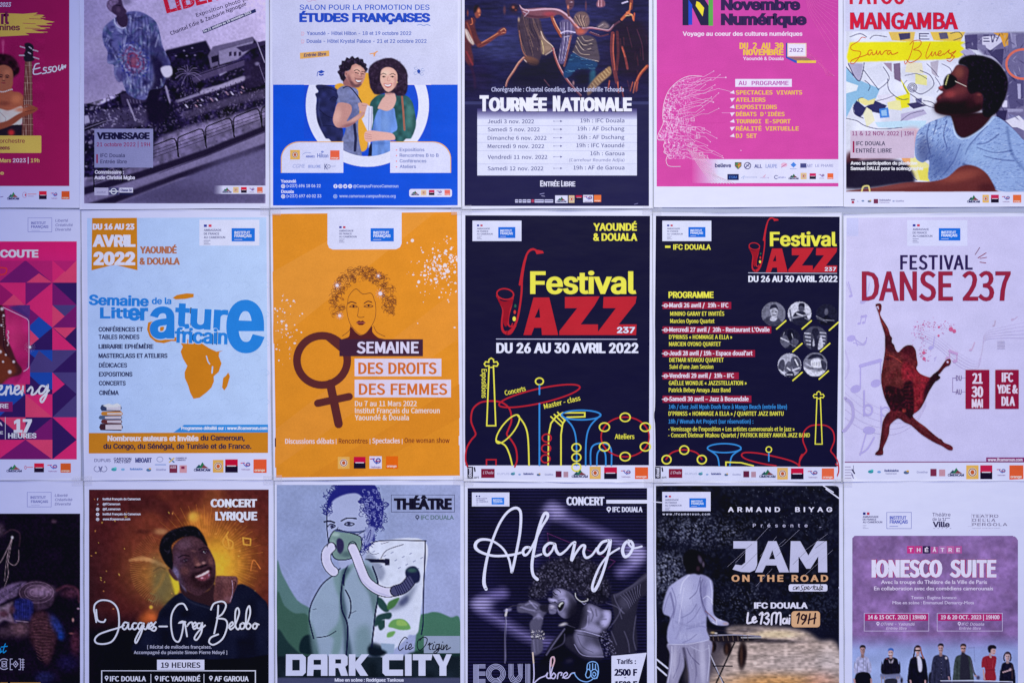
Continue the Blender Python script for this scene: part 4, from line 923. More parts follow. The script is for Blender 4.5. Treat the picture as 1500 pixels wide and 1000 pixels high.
P.rect(462, 924, 521, 960, (214, 216, 245), 'logo_box'); l_mount(P, 468, 515, 930, 956); l_lion(P, 526, 553, 924, 959, (214, 190, 150)); l_sg(P, 559, 589, 924, 944, (190, 30, 70)); l_total(P, 594, 641, 922, 957, (214, 216, 245)); l_orange(P, 645, 679, 922, 955, (230, 120, 66))
P.line([(836, 966), (852, 962)], 3, (120, 120, 170)); 

# ---- pink digital culture sheet
P = Poster('pink digital culture poster with a circuit line profile of a head', [(956.8, -84), (1234, -84), (1234.6, 303.3), (957.4, 304)], (219, 222, 248), (950, 0, A), seed=5, h=.0017)
P.grad(38, -240, 896, 882, (198, 70, 166), (208, 74, 164), n=6)
P.rect(205, 752, 905, 868, (206, 120, 190), 'logo_strip') if False else None
P.grad(205, 754, 330, 866, (210, 82, 168), (216, 216, 244), 'logo_strip', True); P.rect(330, 754, 896, 866, (217, 218, 246), 'logo_strip')
P.line([(205, 754), (896, 754)], 1.5, (230, 200, 235))
# profile of printed circuit lines
prof = [(250, 362), (190, 362), (140, 385), (95, 430), (72, 490), (66, 550), (68, 585), (44, 640), (46, 662), (76, 666), (70, 690), (76, 706), (72, 722), (88, 734), (82, 760), (96, 786), (150, 788), (200, 758), (208, 800), (205, 880)]
pc = P.pic(40, 350, 330, 752, (206, 73, 165), .9)
hm_ = pc.inside(prof[:18]+[(260, 740), (230, 690), (200, 650), (220, 560), (200, 520), (260, 420)], True)
rs = np.random.RandomState(3)
pc.scatter(3600, (40, 355, 290, 790), [(240, 218, 244), (226, 180, 228), (190, 66, 160), (244, 226, 246)], (.8, 1.8), .8, hm_*np.clip((255-pc.U)/150, 0, 1), 2, asp=(1, 5))
pc.done('printed_picture')
P.begin('circuit_lines')
LV = (232, 186, 230)
for k in range(26):
    t_ = k/25; x0 = 110+90*rs.rand(); y0 = 380+t_*340; L1 = 30+60*rs.rand(); up = -1 if k < 15 else 1
    a_ = rs.uniform(.15, .9)*up; p_ = [(x0, y0), (x0+L1, y0+L1*a_*.6), (x0+L1+30, y0+L1*a_*.6), (x0+L1+55+40*rs.rand(), y0+L1*a_*.6+up*26)]
    P.line(p_, 1.5, LV); P.ell(p_[-1][0], p_[-1][1], 2.6, 2.6, LV, n=8)
P.line([(215, 400), (275, 370), (365, 368)], 1.6, LV); P.ell(364, 368, 4, 4, LV); P.line([(170, 470), (230, 450), (330, 420), (392, 436)], 1.6, LV); P.line([(210, 462), (305, 485)], 1.6, LV); P.ell(305, 485, 3.5, 3.5, LV)
P.line([(250, 585), (360, 580)], 1, (190, 60, 150)); P.line([(345, 535), (392, 535)], 1.4, LV); P.ell(436, 712, 2.5, 2.5, LV)
for k in range(9): P.line([(180+k*9, 700+k*4), (240+k*10, 790+k*5), (300+k*14, 870)], 1.4, (238, 214, 242))
for k in range(12):
    x, y = 90+14*k+rs.uniform(-9, 9), 540+10*k+rs.uniform(-34, 34)
    if k > 3: y += 40*math.sin(k)
    P.frame(x, y, x+12, y+11, 1.7, LV)
for x, y in ((150, 600), (180, 612), (205, 600), (185, 680), (212, 700), (240, 722), (262, 736), (226, 640), (140, 560), (200, 560)): P.frame(x, y, x+16, y+14, 1.8, (238, 206, 240))
P.line(prof[:17], 2.6, (240, 212, 242), sm=True)
P.end()
P.begin('circuit_lines')
for k in range(10): P.line([(905-14, 6+k*14+k*k*2), (820-k*7, -10+k*8), (760-k*3, -60)], 1, (224, 112, 190))
for k in range(6): P.line([(700+k*22, 210+k*14), (840, 330+k*6), (880, 362)], .9, (222, 104, 186)); 
P.end()
P.begin('title_emblem'); P.rect(160, -60, 190, 122, (36, 34, 72)); P.poly([(190, -60), (188, 0), (246, 122), (283, 122), (283, 30), (228, -60)], (36, 34, 72)); P.rect(283, -60, 304, 124, (90, 170, 80)); P.poly([(188, 0), (206, 26), (206, 120), (188, 120)], (40, 76, 205)); P.poly([(226, 8), (240, 14), (262, 40), (255, 80), (222, 30)], (236, 220, 60)); P.end()
P.t('Novembre', 341, 716, 48, 48, (52, 36, 84), .15); P.t('Numérique', 341, 746, 118, 48, (52, 36, 84), .15)
P.t('Voyage au coeur des cultures numériques', 161, 726, 171, 19, (238, 222, 246), .09)
YE = (244, 196, 76)
P.t('DU 2 AU 30', 429, 637, 232, 27, YE, .09, 'M', name='title_lettering'); P.t('NOVEMBRE', 446, 637, 262, 26, YE, .1, 'M', name='title_lettering'); P.t('Yaoundé & Douala', 446, 637, 286, 15, (238, 214, 242), .07)
P.begin('laptop_drawing'); P.poly([(648, 206), (656, 203), (656, 272), (648, 276)], (52, 80, 170)); P.rect(655, 206, 745, 270, (230, 206, 190)); P.rect(660, 211, 740, 266, (226, 222, 246)); P.poly([(648, 276), (656, 272), (700, 290), (700, 300), (690, 298)], (50, 84, 190)); P.poly([(656, 272), (745, 274), (770, 286), (700, 290)], (150, 110, 110)); P.rect(700, 288, 790, 300, (246, 206, 84)); P.end()
P.t('2022', 665, 730, 247, 17, (120, 60, 150), .04, 'M')
P.rect(409, 375, 676, 412, (226, 218, 244), 'caption_box'); P.t('AU PROGRAMME', 424, 661, 404, 19, (176, 62, 168), .05, 'M')
for k, (s_, xb) in enumerate((('SPECTACLES VIVANTS', 725), ('ATELIERS', 552), ('EXPOSITIONS', 606), ("DÉBATS D'IDÉES", 642), ('TOURNOI E-SPORT', 671), ('RÉALITÉ VIRTUELLE', 709), ('DJ SET', 511))):
    y = 448+34*k; P.t(s_, 412, xb, y, 18.5, YE, .09, 'M')
    P.poly([(383, y-6), (402, y-20), (406, y-2)] if k % 2 == 0 else [(384, y-16), (408, y-18), (393, y+2)], (232, 214, 242), 'triangle_bullet')
l_word(P, 'believe', 313, 389, 791, 17, (66, 66, 130)); P.begin('sponsor_logo'); P.poly([(407, 768), (438, 768), (438, 786), (422, 801), (407, 786)], (90, 90, 100)); P.poly([(411, 772), (422, 772), (422, 796), (411, 785)], (60, 140, 80)); P.poly([(422, 772), (434, 772), (434, 785), (422, 796)], (200, 160, 70)); P.line([(412, 786), (432, 774)], 4, (180, 60, 60)); P.end()
P.begin('sponsor_logo'); P.ring(467, 784, 15, 15, 4, (80, 80, 130)); P.line([(458, 792), (474, 776)], 5, (90, 90, 140)); P.line([(460, 780), (476, 788)], 3, (90, 90, 140)); P.end()
l_word(P, 'ALL', 499, 536, 794, 16, (76, 80, 150), .1); l_word(P, 'LAUPE', 552, 607, 794, 17, (150, 160, 214), .08); P.ell(640, 780, 15, 10, (226, 180, 212), 'sponsor_logo'); P.line([(626, 792), (650, 776)], 3, (170, 80, 140)); P.poly([(670, 780), (684, 767), (698, 780), (684, 793)], (70, 130, 220), 'sponsor_logo'); P.line([(668, 799), (698, 799)], 2, (120, 140, 200))
P.rect(716, 773, 745, 794, (70, 74, 130), 'sponsor_logo'); l_word(P, 'ART', 746, 775, 792, 15, (130, 134, 190), .03); l_word(P, 'LE PHARE', 787, 872, 790, 13, (130, 134, 190), .02)
P.rect(372, 824, 425, 851, (24, 34, 90), 'sponsor_logo'); l_word(P, 'ESIM', 380, 416, 844, 11, (80, 130, 220), .02); P.line([(438, 842), (452, 832), (448, 846)], 2, (120, 150, 210)); l_word(P, 'diplomatie', 455, 512, 842, 9, (160, 170, 215), 0); l_word(P, 'mboa', 526, 568, 844, 8, (170, 150, 205), 0); P.line([(540, 838), (552, 826), (546, 838)], 2, (210, 110, 150))
P.ring(602, 838, 8, 8, 3, (70, 74, 140), a0=40, a1=320); l_word(P, 'anal+', 612, 648, 843, 9, (120, 124, 190), .05); l_mount(P, 660, 708, 822, 848); l_lion(P, 718, 746, 818, 848, (222, 190, 140)); l_sg(P, 760, 790, 820, 847, (196, 30, 90)); l_total(P, 802, 832, 820, 846); l_orange(P, 844, 872, 820, 847, (230, 104, 62))

# ---- blues concert sheet with a man in profile
P = Poster('blues concert poster with a bearded man in sunglasses in profile', [(1234.8, -84), (1513, -84), (1512, 303.6), (1235.4, 303.4)], (205, 208, 242), (1225, 0, 3.2258), seed=6, h=.0010)
P.crop(1225, 0, 3.2258)
P.grad(42, -240, 930, 150, (196, 198, 236), (190, 192, 230), 'pale_panel')
P.begin('grey_smudge')
for k in range(26):
    x, y = rs.uniform(300, 900), rs.uniform(0, 140); P.ell(x, y, rs.uniform(3, 12), rs.uniform(2, 5), (182, 186, 226), n=8)
P.end()
P.t('PATOU', 62, 322, 20, 78, (190, 34, 66), .06, 'N'); P.t('MANGAMBA', 64, 574, 138, 74, (196, 30, 60), .06, 'N', outline=(.025, (70, 50, 130)))
pc = P.pic(46, 150, 930, 907, (206, 210, 238), 1.0)
pc.crop(1235, 40, 4.0816)
INKC = (40, 36, 84)
pc.noise(20, .06)
for pts_, c_ in (
    ([(10, 240), (100, 320), (220, 370), (190, 440), (60, 460), (10, 560)], (126, 172, 216)), ([(60, 470), (80, 440), (130, 480), (190, 440), (260, 470), (230, 520), (140, 500), (100, 540), (70, 520)], (36, 36, 88)),
    ([(0, 320), (90, 350), (80, 380), (10, 400)], (222, 226, 244)), ([(80, 440), (110, 420), (150, 440), (195, 425), (180, 460), (130, 470)], (226, 214, 150)), ([(120, 520), (140, 480), (170, 500), (190, 560), (140, 600)], (226, 222, 200)),
    ([(215, 490), (268, 482), (276, 540), (220, 545)], (60, 120, 210)), ([(226, 500), (258, 494), (262, 530), (230, 532)], (140, 180, 230)), ([(330, 290), (400, 400), (395, 480), (340, 490), (310, 420), (380, 400)], (222, 214, 40)),
    ([(260, 430), (340, 440), (350, 500), (270, 490)], (232, 224, 170)), ([(200, 410), (300, 400), (310, 440), (230, 460)], (208, 206, 236)), ([(120, 260), (230, 215), (270, 300), (200, 360)], (200, 204, 232)),
    ([(30, 215), (120, 220), (100, 330), (60, 300)], (160, 156, 196)), ([(345, 520), (480, 490), (500, 520), (380, 560), (345, 560)], (170, 164, 206)), ([(190, 570), (380, 560), (500, 560), (480, 610), (210, 600)], (176, 206, 236)),
    ([(300, 220), (340, 215), (345, 330), (305, 310)], (110, 92, 130)), ([(240, 215), (290, 215), (290, 270)], (150, 130, 160)), ([(380, 210), (470, 215), (480, 280), (370, 270)], (218, 212, 190)), ([(430, 280), (500, 290), (500, 350), (430, 340)], (226, 220, 150)),
    ([(520, 210), (570, 200), (560, 300), (530, 280)], (170, 164, 190)), ([(400, 400), (540, 420), (540, 470), (440, 470)], (216, 220, 242)), ([(430, 430), (470, 425), (470, 455), (440, 460)], (90, 90, 140)), ([(380, 460), (440, 450), (500, 470), (420, 490)], (50, 46, 92)),
    ([(270, 30), (430, 30), (420, 90), (290, 80)], (210, 178, 90)), ([(330, 40), (400, 35), (400, 70), (340, 80)], (58, 54, 100)), ([(450, 30), (520, 30), (520, 75), (455, 75)], (200, 204, 236)), ([(520, 30), (730, 30), (700, 90), (540, 80)], (220, 186, 80)), ([(570, 36), (620, 32), (630, 70), (580, 74)], (84, 80, 120)),
    ([(400, 770), (470, 790), (520, 830), (515, 925), (440, 915), (400, 860), (350, 780)], (226, 218, 150)), ([(340, 770), (400, 780), (400, 830), (370, 830)], (230, 160, 110)), ([(440, 850), (520, 840), (515, 920), (460, 915)], (214, 206, 90)),
    ([(25, 905), (50, 880), (30, 930)], (200, 206, 60))):
    pc.poly(pts_, c_, .95, .4, False)
# darker drawn panel on the right of the mural
pc.poly([(720, 40), (1090, 30), (1090, 900), (900, 560), (960, 300)], (96, 90, 136), .9, 2, False)
for pts_, c_ in (([(725, 50), (800, 45), (805, 140), (730, 130)], (70, 64, 112)), ([(830, 60), (930, 50), (960, 80), (880, 140), (830, 110)], (206, 204, 236)), ([(895, 35), (985, 35), (985, 110), (960, 120), (940, 60)], (222, 160, 60)), ([(1000, 40), (1030, 40), (1035, 120), (1010, 130)], (140, 136, 180)), ([(860, 140), (960, 130), (950, 230), (900, 190)], (60, 56, 100)),
                ([(990, 300), (1080, 320), (1080, 470), (1000, 500), (980, 400)], (80, 76, 122)), ([(1040, 340), (1060, 340), (1060, 430), (1045, 430)], (170, 168, 210)), ([(950, 440), (980, 440), (980, 480), (950, 480)], (210, 208, 240)), ([(980, 490), (1075, 490), (1075, 505), (985, 510)], (150, 148, 190)), ([(910, 500), (980, 500), (970, 560), (920, 550)], (44, 40, 80)), ([(985, 520), (1082, 540), (1082, 560), (990, 560)], (120, 120, 170)), ([(970, 560), (1050, 530), (1082, 560), (1082, 620), (1040, 600), (1010, 600)], (214, 214, 240)), ([(800, 100), (850, 110), (860, 140), (800, 130)], (120, 116, 160)), ([(690, 140), (760, 130), (790, 165), (700, 180)], (160, 156, 200))):
    pc.poly(pts_, c_, .95, .4, False)
pc.scatter(130, (720, 40, 1082, 560), [(60, 56, 100), (150, 146, 190), (180, 178, 214), (36, 32, 70)], (2, 4), .55, None, 8, asp=(2, 7))
for p_, wd_ in (([(30, 220), (70, 300), (100, 320), (120, 250), (125, 215)], 5), ([(120, 255), (200, 360), (215, 370), (275, 310), (240, 240)], 4), ([(265, 310), (275, 380), (340, 430), (390, 430)], 4), ([(10, 545), (80, 560), (130, 590), (220, 610), (350, 600)], 4), ([(400, 400), (430, 420), (500, 470), (580, 490)], 4), ([(460, 260), (520, 290), (540, 350), (470, 400), (420, 380)], 4), ([(370, 290), (440, 280), (500, 310)], 3), ([(380, 320), (360, 350), (390, 400)], 3), ([(10, 230), (60, 290)], 5), ([(130, 320), (160, 350), (150, 380)], 4), ([(550, 300), (580, 350), (560, 390)], 3), ([(500, 220), (540, 260), (570, 300)], 3), ([(40, 60), (100, 40), (140, 60)], 4), ([(160, 70), (190, 50), (260, 60)], 4), ([(100, 460), (90, 430), (120, 420)], 3), ([(480, 440), (530, 450), (560, 480)], 4), ([(640, 40), (690, 30), (710, 60), (660, 80)], 4), ([(840, 170), (900, 190), (950, 240)], 6), ([(60, 480), (70, 520), (120, 545)], 5), ([(380, 840), (410, 890), (440, 915)], 4), ([(590, 220), (640, 250), (650, 300)], 3), ([(345, 560), (400, 520), (480, 500)], 3), ([(200, 440), (250, 430), (300, 410)], 3), ([(450, 110), (500, 95)], 3)):
    pc.line(p_, wd_, INKC, .85, .8, True)
for r0 in (10, 18, 27): pc.line([(413+r0*math.cos(t), 362+r0*math.sin(t)) for t in np.linspace(0, 6.28, 16)], 4, INKC, .8, .8)
pc.line([(840, 172), (900, 190), (960, 260)], 12, (206, 206, 236), .7, 1, True)
for k, s_ in enumerate(((455, 40, 510, 40), (460, 55, 500, 55), (458, 72, 512, 72), (455, 40, 455, 72), (840, 50, 870, 50), (840, 68, 868, 68), (840, 86, 872, 86), (885, 50, 890, 90), (905, 50, 895, 90), (915, 84, 935, 44))): pc.line([(s_[0], s_[1]), (s_[2], s_[3])], 6, (50, 46, 96), .85)
pc.line([(1075+100*math.cos(t), 222+88*math.sin(t)) for t in np.linspace(1.2, 5.2, 24)], 14, (214, 110, 96), .95)
# yellow brush band
pc.poly([(40, 92), (680, 84), (730, 90), (700, 110), (726, 130), (695, 150), (720, 165), (690, 185), (600, 195), (140, 208), (30, 212), (20, 180)], (234, 222, 30), .97, .8, False)
pc.line([(30, 215), (60, 100)], 3, (234, 222, 60), .8)
# left arm through the caption
pc.poly([(22, 790), (120, 700), (260, 640), (420, 600), (460, 640), (440, 720), (300, 790), (160, 830), (22, 900)], (196, 160, 182), .95, 3); pc.poly([(22, 760), (100, 780), (60, 900), (22, 960)], (60, 26, 40), .95, 3)
pc.poly([(22, 815), (340, 800), (430, 920), (340, 940), (22, 965)], (26, 22, 46), .98, 2)
# man
MAN = (72, 34, 46)
tee = [(600, 540), (640, 530), (700, 600), (830, 600), (900, 535), (980, 580), (1060, 660), (1090, 720), (1090, 980), (915, 975), (700, 930), (520, 925), (515, 800), (470, 810), (430, 770), (440, 640), (500, 580)]
pc.poly(tee, (104, 132, 190), 1, .7, part='person_photo'); tm = pc.inside(tee)
pc.mix(tm*.75, (150, 174, 226))
for k in range(1300):
    x, y = rs.uniform(428, 1092), rs.uniform(528, 984); a_ = -.35+.5*math.sin(x*.006+1)+rs.uniform(-.2, .2); L1 = rs.uniform(6, 20); t_ = np.clip((760-x)/200, .25, 1)
    pc.line([(x, y), (x+L1*math.cos(a_), y+L1*math.sin(a_))], rs.uniform(2, 4), [(46, 62, 130), (200, 214, 246), (84, 110, 180), (60, 76, 150)][k % 4], .55*t_+.2, .8, clip=tm)
for p_ in ([(520, 560), (500, 650), (520, 760)], [(560, 560), (540, 640)], [(860, 590), (760, 700), (730, 760)], [(930, 640), (860, 690), (800, 700)], [(1000, 740), (900, 750), (800, 720)], [(1020, 800), (920, 790), (840, 770)], [(620, 560), (600, 640), (620, 720)], [(700, 700), (660, 800), (600, 880)]): pc.line(p_, 6, (44, 56, 120), .6, 1.5, True, clip=tm)
pc.blob(480, 740, 50, 90, (52, 58, 110), .6, clip=tm); pc.blob(620, 800, 120, 110, (66, 84, 150), .5, clip=tm); pc.poly([(515, 800), (540, 700), (600, 800), (640, 860), (520, 925)], (60, 78, 138), .45, 5, clip=tm); pc.blob(800, 760, 120, 60, (150, 180, 226), .35, clip=tm); pc.line([(720, 820), (820, 870), (905, 960)], 14, (44, 50, 100), .6, 3, True, clip=tm); pc.line([(980, 600), (1010, 760), (1090, 860)], 14, (60, 80, 140), .45, 4, True, clip=tm)
pc.line([(655, 560), (670, 640), (720, 668), (830, 610), (900, 540)], 10, (176, 196, 232), .8, 1, True)
pc.poly([(640, 500), (700, 520), (880, 510), (880, 545), (820, 610), (730, 662), (680, 640), (655, 570)], (46, 22, 34), 1, .8)
arm_ = [(22, 980), (200, 960), (380, 930), (520, 925), (620, 900), (700, 835), (780, 830), (860, 880), (910, 975), (900, 985), (22, 985)]
pc.poly(arm_, (96, 44, 48), 1, .7, part='person_photo'); aa = pc.inside(arm_); pc.blob(700, 890, 130, 34, (146, 74, 66), .7, -12, clip=aa); pc.blob(300, 955, 200, 16, (130, 70, 72), .6, -6, clip=aa); pc.blob(860, 960, 60, 30, (60, 26, 36), .7, clip=aa)
pc.line([(110, 985), (120, 955), (150, 950), (158, 980)], 9, (230, 206, 140), .95, .8, True)
fc = [(690, 225), (655, 262), (630, 290), (605, 320), (600, 345), (568, 362), (580, 380), (596, 388), (570, 410), (556, 430), (560, 450), (545, 468), (555, 510), (620, 528), (680, 530), (760, 520), (840, 480), (830, 380), (780, 260)]
pc.poly(fc, MAN, 1, .7, part='person_photo'); fcm = pc.inside(fc)
pc.blob(690, 270, 34, 40, (124, 66, 62), .8, clip=fcm); pc.blob(640, 400, 40, 24, (146, 60, 66), .8, -10, clip=fcm); pc.blob(700, 380, 46, 30, (112, 50, 56), .6, clip=fcm); pc.blob(582, 360, 12, 12, (196, 84, 90), .8, clip=fcm); pc.blob(575, 420, 12, 12, (110, 42, 56), .8, clip=fcm)
pc.poly([(556, 455), (600, 440), (680, 445), (750, 430), (840, 470), (760, 530), (620, 530), (560, 512), (540, 480)], (22, 12, 24), .93, 3)
hair_ = [(690, 222), (700, 190), (750, 170), (830, 172), (910, 205), (960, 260), (985, 330), (970, 420), (920, 510), (860, 540), (830, 510), (836, 420), (810, 390), (760, 400), (740, 350), (750, 260), (725, 232)]
pc.poly(hair_, (18, 13, 28), 1, .9, part='person_photo'); pc.scatter(260, (690, 165, 990, 545), [(34, 26, 46), (10, 6, 18), (48, 38, 62)], (3, 6), .5, pc.inside(hair_), 31)
pc.blob(800, 430, 22, 34, (76, 34, 44), .9); pc.blob(812, 405, 14, 8, (120, 60, 62), .7); pc.poly([(740, 390), (770, 400), (790, 470), (740, 480)], (48, 22, 34), .7, 4)
pc.poly([(604, 312), (632, 282), (676, 306), (672, 345), (640, 366), (610, 372), (600, 352)], (16, 14, 26), 1, .7, part='sunglasses_photo'); pc.line([(628, 288), (612, 345)], 7, (190, 190, 130), .8, .8); pc.line([(670, 325), (735, 355)], 4, (200, 190, 190), .9, .7)
pc.done('mural_photo')
P.crop(1235, 40, 4.0816)
RD = (196, 84, 40)
script(P, [[(134, 66), (112, 62), (92, 84), (70, 98), (48, 112), (46, 132), (66, 142), (98, 146), (104, 160), (88, 190), (66, 216), (46, 218), (50, 200), (86, 184), (130, 170), (150, 158)],
  [(172, 140), (155, 140), (146, 160), (158, 168), (172, 150), (176, 166), (192, 160), (200, 142), (200, 158), (208, 164), (220, 144), (222, 160), (232, 164), (246, 146), (262, 140)],
  [(282, 142), (268, 144), (262, 158), (272, 164), (284, 150), (288, 162), (304, 162), (326, 152)],
  [(420, 92), (410, 140), (392, 190), (372, 222), (366, 205)], [(398, 105), (420, 84), (456, 80), (466, 96), (450, 120), (420, 136), (452, 142), (466, 166), (440, 196), (400, 214), (378, 196)],
  [(520, 96), (506, 130), (494, 170), (500, 188), (520, 166), (530, 148)], [(532, 148), (526, 166), (534, 174), (550, 150), (552, 168), (562, 168)], [(562, 166), (582, 156), (584, 144), (572, 146), (566, 166), (580, 172), (600, 160)],
  [(602, 166), (622, 148), (634, 138), (628, 152), (646, 166), (640, 186), (618, 188)], [(640, 160), (660, 150), (672, 144), (650, 170), (664, 178), (640, 205), (620, 200)]], 4.4, RD)
P.crop(1225, 0, 3.2258)
P.begin('caption_box'); P.rect(66, 618, 368, 748, (190, 174, 206)); P.end()
P.t('11 & 12 NOV. 2022 | 19H', 74, 364, 641, 19, (132, 60, 120), .05, 'N'); P.rect(77, 668, 85, 722, (140, 30, 76), 'red_bar'); P.t('IFC DOUALA', 92, 230, 688, 19, (56, 56, 90), .06, 'N'); P.t('ENTRÉE LIBRE', 92, 262, 722, 19, (56, 56, 90), .06, 'N')
P.t('Avec la participation du plasticien', 67, 382, 779, 15, (222, 222, 242), .1); P.t('Samuel DALLE pour la scénographie', 67, 410, 804, 15, (222, 222, 242), .1)
P.begin('sponsor_logo'); P.rect(69, 941, 87, 947, (90, 70, 110)); P.rect(72, 950, 84, 962, (160, 60, 90)); P.end()
l_blob(P, 101, 952, 3, (120, 130, 190)); l_blob(P, 125, 950, 7, (110, 130, 180)); l_blob(P, 156, 952, 9, (100, 110, 140), (200, 170, 100)); P.rect(176, 941, 197, 962, (110, 46, 80), 'sponsor_logo'); l_word(P, 'Radiobalafon', 203, 257, 950, 8, (100, 96, 150), .08); l_word(P, 'Cameroun', 203, 250, 960, 6, (130, 120, 170)); l_blob(P, 270, 951, 6, (140, 150, 200)); l_word(P, 'Goethe', 280, 319, 954, 8, (130, 130, 180))
l_mount(P, 617, 678, 922, 958); l_lion(P, 690, 720, 921, 958, (226, 178, 96)); l_sg(P, 730, 767, 921, 958, (184, 40, 84)); l_total(P, 780, 822, 922, 958); l_orange(P, 834, 873, 921, 958, (228, 108, 66))
# ================================================================ middle row
B = 2.439
# ---- triangle pattern sheet at the left edge
P = Poster('poster with pink, purple and blue triangles and the hour 17, cut off at the left', [(-155, 306.5), (118.5, 307), (119, 703), (-155, 704)], (166, 168, 219), (0, 300, 2.4385), seed=7, h=.0013)
P.begin('institute_logo'); P.frame(101, 47, 186, 97, 1.6, (110, 112, 180)); P.t('INSTITUT', 112, 165, 70, 9, (90, 92, 165), .08); P.t('FRANÇAIS', 112, 174, 83, 9, (90, 92, 165), .08); P.line([(113, 92), (143, 92)], 1.2, (110, 112, 180)); P.end()
for k, s_ in enumerate(('Liberté', 'Créativité', 'Diversité')): P.t(s_, 198, (243, 260, 254)[k], 61+k*16, 9.5, (100, 100, 160), .04, sh=.2)
P.grad(-380, 131, 275, 908, (176, 26, 100), (160, 24, 98))
xs_ = [-98, -5, 92, 188, 275]; ys_ = [198, 278, 358, 438, 518, 598, 676, 758, 838, 908]
cols_ = {'m': (180, 36, 104), 'n': (42, 24, 84), 'p': (96, 24, 96), 'b': (26, 58, 150), 'd': (128, 24, 92), 'v': (60, 50, 110), 'k': (150, 30, 100), 'r': (206, 60, 110)}
rows_ = ['mdkp kpmr', 'dpmd pmnp', 'pnrk mpvp', 'dpnb rnnm', 'pdbv bnvn', 'mkrb nnvn', 'kmbn mrnv', 'mprn npmn', 'dnmp rpnm', 'mkdm pmdk']
P.begin('triangle_pattern')
for j in range(9):
    code = rows_[j].replace(' ', '')
    for i in range(4):
        x0, x1, y0, y1 = xs_[i], xs_[i+1], ys_[j], ys_[j+1]; c1, c2 = cols_[code[2*i]], cols_[code[2*i+1]]
        if (i+j) % 2: P.poly([(x0, y0), (x1, y0), (x0, y1)], c1); P.poly([(x1, y0), (x1, y1), (x0, y1)], c2)
        else: P.poly([(x0, y0), (x1, y0), (x1, y1)], c1); P.poly([(x0, y0), (x1, y1), (x0, y1)], c2)
for p_, c_ in (([(95, 278), (140, 245), (188, 278)], 'r'), ([(92, 358), (140, 320), (188, 358)], 'm'), ([(188, 358), (232, 398), (188, 438)], 'r'), ([(190, 438), (272, 438), (234, 476)], 'r'), ([(100, 438), (140, 400), (188, 438), (140, 478)], 'b'), ([(188, 598), (232, 640), (188, 676)], 'm'), ([(95, 598), (188, 598), (188, 660), (140, 640)], 'b'), ([(8, 358), (50, 320), (90, 358)], 'r'), ([(188, 518), (232, 555), (275, 518)], 'v'), ([(188, 758), (275, 758), (232, 795)], 'm'), ([(140, 520), (188, 560), (188, 598), (95, 598)], 'v'), ([(188, 198), (234, 240), (275, 198)], 'k')):
    P.poly(p_, cols_[c_])
P.end()
P.grad(-380, 131, 275, 200, (184, 28, 102), (170, 30, 104))
pc = P.pic(-20, 358, 108, 640, (150, 26, 96)); 
pc.crop(0, 300, 2.4385)
pc.img[:] = (146, 28, 92); pc.noise(12, .14); pc.blob(40, 460, 50, 70, (180, 50, 110), .6); pc.poly([(108, 350), (108, 650), (90, 620), (104, 560), (104, 430), (98, 405), (30, 365)], (60, 36, 104), 1, 1.5, False)
pc.poly([(60, 350), (110, 350), (110, 400)], (70, 40, 110), 1, 1); pc.poly([(90, 600), (110, 580), (110, 650), (60, 650)], (160, 32, 100), 1, 1)
pc.poly([(-20, 360), (12, 365), (20, 400), (22, 470), (40, 510), (60, 560), (80, 590), (70, 610), (30, 620), (-20, 640)], (58, 26, 36), 1, 1, part='guitar_photo'); pc.poly([(-20, 500), (20, 530), (60, 590), (40, 615), (-20, 640)], (90, 40, 34), 1, 2)
for x, y, r0 in ((8, 372, 6), (14, 395, 4), (6, 430, 4), (2, 524, 6), (22, 535, 4), (50, 560, 5), (36, 596, 7), (12, 560, 4)): pc.blob(x, y, r0, r0, (206, 196, 220), .9)
for k in range(14): pc.blob(30+2*math.sin(k*1.3), 450+k*4, 2.2, 2, (210, 190, 215), .8)
for k in range(10): pc.blob(10+k*.8, 400+k*9, 1.8, 1.8, (200, 170, 190), .7)
pc.line([(22, 430), (14, 500), (30, 540)], 3, (30, 14, 30), .7, 1, True)
pc.done()
P.line([(12, 366), (88, 402), (101, 412), (104, 430), (104, 565), (100, 584), (86, 594)], 2.6, (196, 150, 200), 'printed_line', sm=True)
P.begin('light_star'); 
for a_ in range(8): P.line([(108-20*math.cos(a_*.785/2), 508-20*math.sin(a_*.785/2)), (108+20*math.cos(a_*.785/2), 508+20*math.sin(a_*.785/2))], 1.2, (206, 160, 220), taper=True)
P.ell(108, 508, 5, 5, (236, 214, 244)); P.end()
P.t('COUTE', 1, 138, 187, 25, (206, 190, 224), .12, name='title_lettering'); P.line([(0, 224), (24, 228), (20, 246), (0, 250)], 5, (190, 46, 60), sm=True)
script(P, [[(-8, 664), (6, 656), (8, 646), (-2, 650), (-4, 672), (10, 676), (22, 664)], [(26, 648), (22, 678)], [(24, 660), (38, 646), (40, 660), (40, 674), (50, 670)], [(52, 664), (68, 656), (68, 646), (56, 650), (54, 670), (64, 676), (78, 664)], [(84, 648), (80, 678)], [(82, 660), (94, 648), (98, 656), (98, 674), (106, 670)], [(128, 650), (114, 650), (108, 666), (118, 674), (132, 656), (136, 648), (130, 680), (118, 702), (112, 690), (140, 668), (150, 650)]][:5]+[[(166, 650), (150, 646), (140, 660), (144, 674), (158, 668), (172, 644), (166, 680), (152, 704), (146, 694), (160, 678), (176, 662)], [(84, 664), (78, 674)], [(100, 664), (112, 650), (118, 660), (114, 676), (126, 674), (138, 660)]], 7, (222, 212, 240))
P.rect(-40, 703, 46, 738, (110, 26, 90), 'caption_box'); P.t('RE', 1, 31, 725, 15, (206, 190, 224), .1); P.t('A', -5, 10, 788, 12, (206, 190, 224), .1); P.t('E', 2, 12, 818, 10, (206, 190, 224), .1); P.line([(20, 758), (20, 836)], 1.8, (206, 190, 224))
